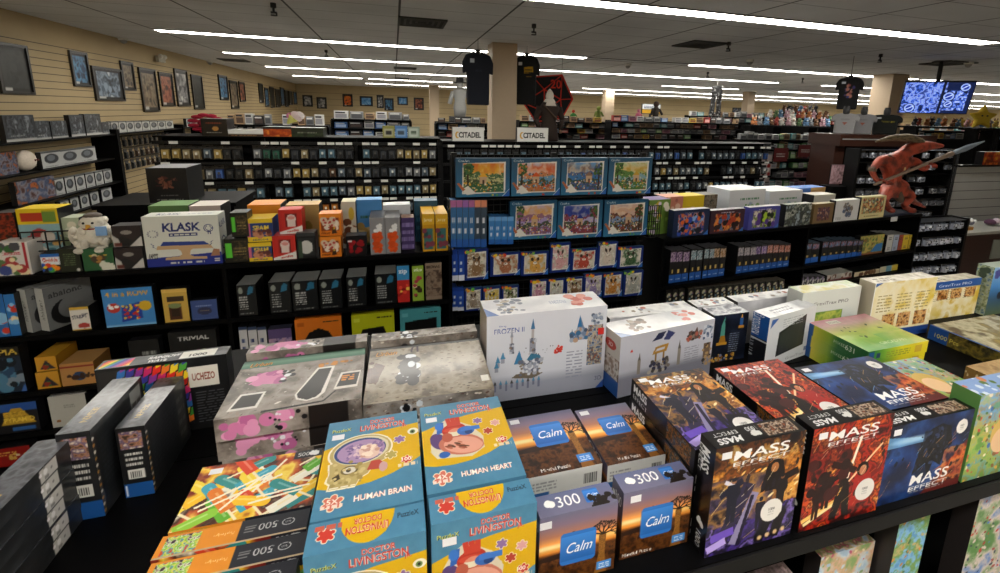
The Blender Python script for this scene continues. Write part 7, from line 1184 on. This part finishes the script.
fbox('brand_sign', 'white and yellow lettered sign high on the far wall', 'sign', prod('#2a3a4a', ('b', .5, .95, '#d0d4d8'), ('f', 2, (.1, .58, .9, .9), '#2a3a5a'), ('b', .08, .45, '#c89a2a')), (642, 104, 660, 114), ((0, 20.), 0), .1, None, 0, None, None, 60)
p = on_y(651, 114, 20.05); MB_ = MB().box(-.05, 0, 0, .05, .05, p.z, '#333'); o = MB_.build('sign_post', FLATP); o.location = (p.x, 20.11, 0); tag(o, 'dark post holding the white and yellow far sign', 'post')
fbox('wall_poster', 'dark wide poster on the far wall right of the trousers', 'poster', prod('#1c1e26', ('n', ['#14161c', '#3a4a6a', '#8a8a8a', '#1c1e26'], 5, (.06, .1, .94, .9))), (732, 108, 749, 115.5), ((0, YB - .04), 0), .03, None, 0, None, None, 50); fbox('wall_poster', 'dark poster on the far wall above the plush tables', 'poster', prod('#3a3a40', ('n', ['#2a2a30', '#6a6a7a', '#3a3a4a'], 5, (.06, .1, .94, .9))), (783, 107, 806, 113), ((0, YB - .04), 0), .03, None, 0, None, None, 50)
# television
c = Vector((9.55, 6.35, E + .465)); t = thing('television', 'wall television showing blue and white pictures, hung from the ceiling', 'television', c, -.73); w, h = 1.0, .57
def scr(w, h):
    a = Art(w, h, '#101a3c', 240); a.noise(['#0c1430', '#2a4aa8', '#8aa0e8', '#1a2a6a', '#5a78d0'], 9, 4, 0, 0, .62, 1); a.noise(['#0a0e20', '#3a5ab8', '#a8b8f0'], 10, 7, .62, .1, .94, .75)
    for u, v, r in ((.68, .55, .09), (.88, .85, .08), (.14, .16, .09), (.7, .3, .07)): a.ell(u, v, r, None, '#0a1028'); a.ell(u, v, r * .85, None, '#8aa0e0'); a.ell(u, v, r * .6, None, '#23388a'); a.line(u - r * .6, v - .05, u + r * .6, v + .06, .012, '#c0d0f8')
    a.rect(.56, 0, .6, 1, '#0c1228'); return a
SCR = mat('lit_screen', rough=.2, attr=True, var=.02, emit=1.3)
tr = Matrix.Rotation(-.33, 4, 'X'); o = MB().box(-w / 2 - .015, 0, -h / 2 - .015, w / 2 + .015, .05, h / 2 + .015, '#0a0a0b').build('bezel', FLATP, t); o.rotation_euler[0] = .33
o = link('screen', carton(w, .006, h, {'front': scr(w, h)}, 240, '#0a0a0b', SCR), t, (0, -.006 * math.cos(.33) + h / 2 * math.sin(.33), -.002 - h / 2 * math.cos(.33))); o.rotation_euler[0] = .33
MB().cyl((0, .06, 0), (0, .06, H - .465), .035, '#161617', 10).box(-.12, -.05, H - .475, .12, .17, H - .465, '#161617').build('ceiling_pole', FLATP, t)
# ------------------------------------------------------------------ right side: statue, wire racks, white slatwall
def skin(name, pts, edges, m, parent=None, sub=2, root=0):
    me = bpy.data.meshes.new(name); me.from_pydata([p[0] for p in pts], edges, []); me.materials.append(m); o = link(name, me, parent); sk = o.modifiers.new('skin', 'SKIN')
    if not me.skin_vertices: me.skin_vertices.new()
    for i, (p, r) in enumerate(pts): sv = me.skin_vertices[0].data[i]; sv.radius = (r, r) if not isinstance(r, tuple) else r; sv.use_root = (i == root)
    sb = o.modifiers.new('sub', 'SUBSURF'); sb.levels = sb.render_levels = sub; return o
KY = 3.72; K = lambda x, y, dy=0.: on_y(x, y, KY + dy * .45); SKIN = mat('red_scaly_paint', '#a8452f', color2='#5c2a22', rough=.42, var=.3, scale=11, bump=.7); HORN = mat('brown_horn', '#7a6a50', color2='#3f3626', rough=.6, var=.4, scale=20, stretch=(1, 1, 5), bump=.5); CLO = mat('worn_leather', '#5c4a3c', rough=.8, var=.4, scale=18, bump=.5); STV = mat('pale_wood', '#8a7668', rough=.7, var=.3, scale=14)
kb = K(892, 224); kt = thing('lizard_statue', 'red horned lizard warrior statue holding a long spear on the right bookcase', 'statue', (kb.x, KY, E - 1)); KO = Vector((kb.x, KY, E - 1)); kt.location.x += .02; kz = E - 1 - K(890, 223).z
k = lambda x, y, dy=0.: K(x, y, dy) - KO + Vector((0, 0, kz + .035))
J = [(k(892, 200), .085), (k(888, 187), .085), (k(890, 176, -.01), .105), (k(899, 167, -.02), .07), (k(909, 160, -.03), .085), (k(924, 158, -.07), .058), (k(940, 158, -.1), .016),
     (k(877, 172, -.05), .055), (k(868, 183, -.08), .032), (k(873, 193, -.14), .026), (k(881, 194.5, -.19), .03), (k(911, 173, -.05), .055), (k(921, 182, -.12), .038), (k(926, 177, -.19), .036),
     (k(883, 205, -.04), .075), (k(879, 212, -.1), .055), (k(884, 219, -.02), .036), (k(886, 222, -.05), .034), (k(892, 224, -.15), .026), (k(900, 203, -.03), .075), (k(909, 208, -.1), .058), (k(900, 217, -.03), .036), (k(905, 221.5, -.0), .034), (k(913, 223, -.08), .026), (k(900, 206, .12), .05), (k(912, 214, .22), .03), (k(922, 219, .25), .012)]
ED = [(0, 1), (1, 2), (2, 3), (3, 4), (4, 5), (5, 6), (2, 7), (7, 8), (8, 9), (9, 10), (2, 11), (11, 12), (12, 13), (0, 14), (14, 15), (15, 16), (16, 17), (17, 18), (0, 19), (19, 20), (20, 21), (21, 22), (22, 23), (0, 24), (24, 25), (25, 26)]
skin('body', J, ED, SKIN, kt)
for dx, dy in ((0, -.09), (0, .03)): skin('horn', [(k(920, 154.5, dy), .03), (k(905, 150, dy - .01), .045), (k(888, 150.5, dy), .034), (k(872, 154.5, dy + .02), .01)], [(0, 1), (1, 2), (2, 3)], HORN, kt)
for cpt in (k(881, 194.5, -.2), k(926, 177, -.2)):
    for f in range(4): q = cpt + Vector((-.03 + .02 * f, -.02, .012)); skin('finger', [(q, .011), (q + Vector((.004, -.03, -.012)), .0105), (q + Vector((.006, -.03, -.042)), .008)], [(0, 1), (1, 2)], SKIN, kt, 1)
    q = cpt + Vector((-.035, .0, .0)); skin('thumb', [(q, .012), (q + Vector((-.012, -.03, .02)), .01), (q + Vector((.01, -.045, .022)), .008)], [(0, 1), (1, 2)], SKIN, kt, 1)
skin('spear_shaft', [(k(870, 197.5, -.2), .014), (k(890, 189.5, -.21), .017), (k(930, 173, -.21), .02), (k(950, 165, -.21), .03)], [(0, 1), (1, 2), (2, 3)], STV, kt); shaft = [o_ for o_ in bpy.data.objects if o_.name.startswith('spear_shaft')][0]
skin('spear_blade', [(k(950, 165, -.21), .028), (k(963, 160, -.21), (.02, .04)), (k(981, 153, -.21), .006)], [(0, 1), (1, 2)], mat('grey_blue_blade', '#7f8a98', rough=.35, var=.2), shaft, 1)
skin('loincloth', [(k(890, 200, -.07), .07), (k(895, 208, -.1), .05), (k(898, 214, -.1), .03)], [(0, 1), (1, 2)], CLO, kt); skin('shoulder_strap', [(k(884, 168, -.1), .02), (k(896, 176, -.13), .022), (k(898, 190, -.1), .02)], [(0, 1), (1, 2)], CLO, kt); skin('arm_wrap', [(k(871, 179, -.07), .052), (k(867, 186, -.085), .047)], [(0, 1)], CLO, kt, 1)
MB().ball(k(899, 181, -.14), .03, '#c8a878').ball(k(897, 176, -.15), .022, '#d8c8a8').build('trinket', FLATP, kt, True)
for s in (-.06, .0): MB().ball(k(914, 157, s - .04) + Vector((0, -.0, .02)), .011, '#d8c04a', 8, 5).build('eye', FLATP, kt, True)
# black wire racks with clear packs
CLR = mat('clear_blister', rough=.18, attr=True, var=.1, scale=40, coat=.6)
def clearpack(c, c2):
    b = MB().box(-.5, 0, 0, .5, .04, 1, c); R = random.Random(c); b.box(-.4, -.3, .06, .4, -.02, .7, c2); [b.ball((R.uniform(-.32, .32), -.3, R.uniform(.12, .62)), R.uniform(.08, .17), R.choice([c2, c, '#3a3e4a', '#d8dce8', '#4a4e5c']), 6, 4, (1, .5, 1)) for _ in range(11)]; b.box(-.46, -.03, .74, .46, 0, .98, '#2a2c34'); return b.mesh('clear_pack', CLR)
CPK = [clearpack('#9aa0b4', '#c8cede'), clearpack('#7c8298', '#b8c0d4'), clearpack('#2a2c32', '#8a8e98'), clearpack('#3a3c40', '#55585e')]
def wrack(lab, short, l, r, Y, ys, n, ph, seed, dark, turn=0.):
    m = (l + r) / 2; A, B = on_y(l, ys[0], Y), on_y(r, ys[0], Y); cx = (A.x + B.x) / 2; hw = (B.x - A.x) / 2; t = thing('wire_rack', lab, 'rack', (cx, Y, 0)); zs = [on_y(m, y, Y).z for y in ys]; R = random.Random(seed); zt = zs[0] + ph * 1.25
    MB().box(-hw, .1, .1, hw, .12, zt).build('back_panel', BLK, t); MB().box(-hw, -.12, 0, hw, .12, .1).build('base', BLK, t); [MB().box(s * hw - .02, -.1, .1, s * hw + .02, .12, zt).build('side_frame', BLKM, t) for s in (-1, 1)]
    for j, z in enumerate(zs):
        MB().box(-hw, -.1, z + ph * 1.05, hw, .1, z + ph * 1.075).build('hook_bar', BLKM, t)
        for i in range(n):
            if dark and R.random() < .2: continue
            o = link('clear_pack', CPK[R.choice((2, 3)) if dark else R.choice((0, 1, 0))], None, (cx - hw + .03 + 2 * (hw - .03) * (i + .5) / n, Y - .06 + R.uniform(-.02, .02), z + .003), R.uniform(-.2, .2)); w = 2 * (hw - .03) / n * .86; o.scale = (w, .13, ph); tag(o, f'{"dark" if dark else "pale"} clear pack, {nth(i)} from left, {nth(j)} bar of {short}', 'packaged figure', 'packs on ' + short)
wrack('black rack of glinting clear packs at the end of the right bookcase', 'the end rack', 899, 958, 4.12, (229, 243.5, 257.5, 271, 284), 7, .112, 4, False)
wrack('tall black rack of dark packs behind the lizard statue', 'the tall rack', 853, 948, 5.3, (158, 170, 182, 194, 206, 218), 11, .116, 5, True)
# white slatwall and counter
WSL = slat_mat('white_slatwall', '#c4c4c2', .16); A = on_y(947, 226, 5.75); B = on_y(1000, 170, 5.75); zt = on_y(990, 166, 5.75).z
sw = thing('slatwall_panel', 'white slatwall panel behind the counter at the right edge', 'wall panel', (A.x + 1.6, 5.75, 0)); MB().box(-1.75, 0, .0, 1.8, .05, zt).build('panel', WSL, sw); MB().box(-1.75, -.1, zt, 1.8, .05, zt + .03).build('cap_rail', BLKM, sw); MB().cyl((-1.72, -.02, .5), (-1.72, -.02, zt + .25), .02, '#16161a').build('post', FLATP, sw)
ct = thing('service_counter', 'dark brown counter with a pale top below the white slatwall', 'counter', (on_y(965, 235, 4.75).x, 4.75, 0)); z = on_y(965, 228, 4.75).z; MB().box(-.42, -.2, 0, 2.2, .28, z - .04).build('body', WD, ct); MB().box(-.46, -.25, z - .04, 2.25, .3, z).build('counter_top', mat('pale_counter', '#b0b0a8', rough=.4), ct); MB().box(.3, -.215, .3, 2.1, -.2, z - .15, '#8a9088').build('glass_front', FLATP, ct)
for i, (px, c, s) in enumerate(((948, '#c8c8cc', 1.), (955, '#a8a8b4', .9), (960, '#8a8aa0', .7))): p = on_y(px, 226, 4.85); o = MB().ball((0, 0, .07), .07, c, sc=(1.1, .9, 1)).ball((.04, -.05, .1), .035, '#e8e8ec').build('wrapped_figure', CLR, smooth=True); o.location = (p.x, 4.72, z + .05); o.scale = (s,) * 3; tag(o, ['pale wrapped figure, left of three on the tan tray', 'lilac wrapped figure, middle of three on the tan tray', 'grey wrapped figure, right of three on the tan tray'][i], 'packaged figure', 'wrapped figures on the tray')
p = on_y(956, 230, 4.72); o = MB().box(-.2, -.1, 0, .2, .12, .046, '#a8783a').build('display_tray', FLATP); o.location = (p.x, 4.72, z + .001); tag(o, 'tan tray of wrapped figures on the counter', 'tray'); p = on_y(990, 226, 4.8); o = MB().ball((0, 0, .05), .09, '#5a3a52', sc=(1.3, .8, .5)).ball((.05, -.04, .07), .05, '#c8b8c4').build('patterned_pouch', CLOTHP, smooth=True); o.location = (p.x, 4.8, z + .006); tag(o, 'purple patterned pouch on the counter at the right edge', 'pouch')
fbox('boxed_toy', 'orange and yellow boxed toy on the rail above the white slatwall', 'boxed toy', prod('#a83a1c', ('n', ['#d8a02a', '#b83a1c', '#5a1a10', '#e0782a'], 4, (.05, .05, .95, .95))), (981, 152, 1004, 170), ((0, 5.66), 0), .13, zt + .03 - E, 0, None, None, 120)
fbox('card_standee', 'dusky pink picture card standing by the wooden cabinet', 'card', prod('#8a6a70', ('n', ['#5a4448', '#b89aa0', '#8a6a70'], 4, (.05, .05, .95, .95))), (829, 165, 843, 184), ((0, 5.4), 0), .02, None, 0, None, None, 120)
p = on_y(836, 185, 5.4); t = thing('display_plinth', 'low dark plinth under the pink picture card', 'plinth', (p.x, 5.42, 0)); MB().box(-.2, -.15, 0, .06, .1, p.z - .004).build('body', BLK, t)
# ------------------------------------------------------------------ world and colour management
wd = bpy.data.worlds.new('world'); scene.world = wd; wd.use_nodes = True
wd.node_tree.nodes['Background'].inputs[0].default_value = (.02, .02, .02, 1); wd.node_tree.nodes['Background'].inputs[1].default_value = .5
vs = scene.view_settings; vs.view_transform = 'Standard'; vs.look = 'None'; vs.gamma = 1; vs.use_curve_mapping = False; vs.exposure = 0.0
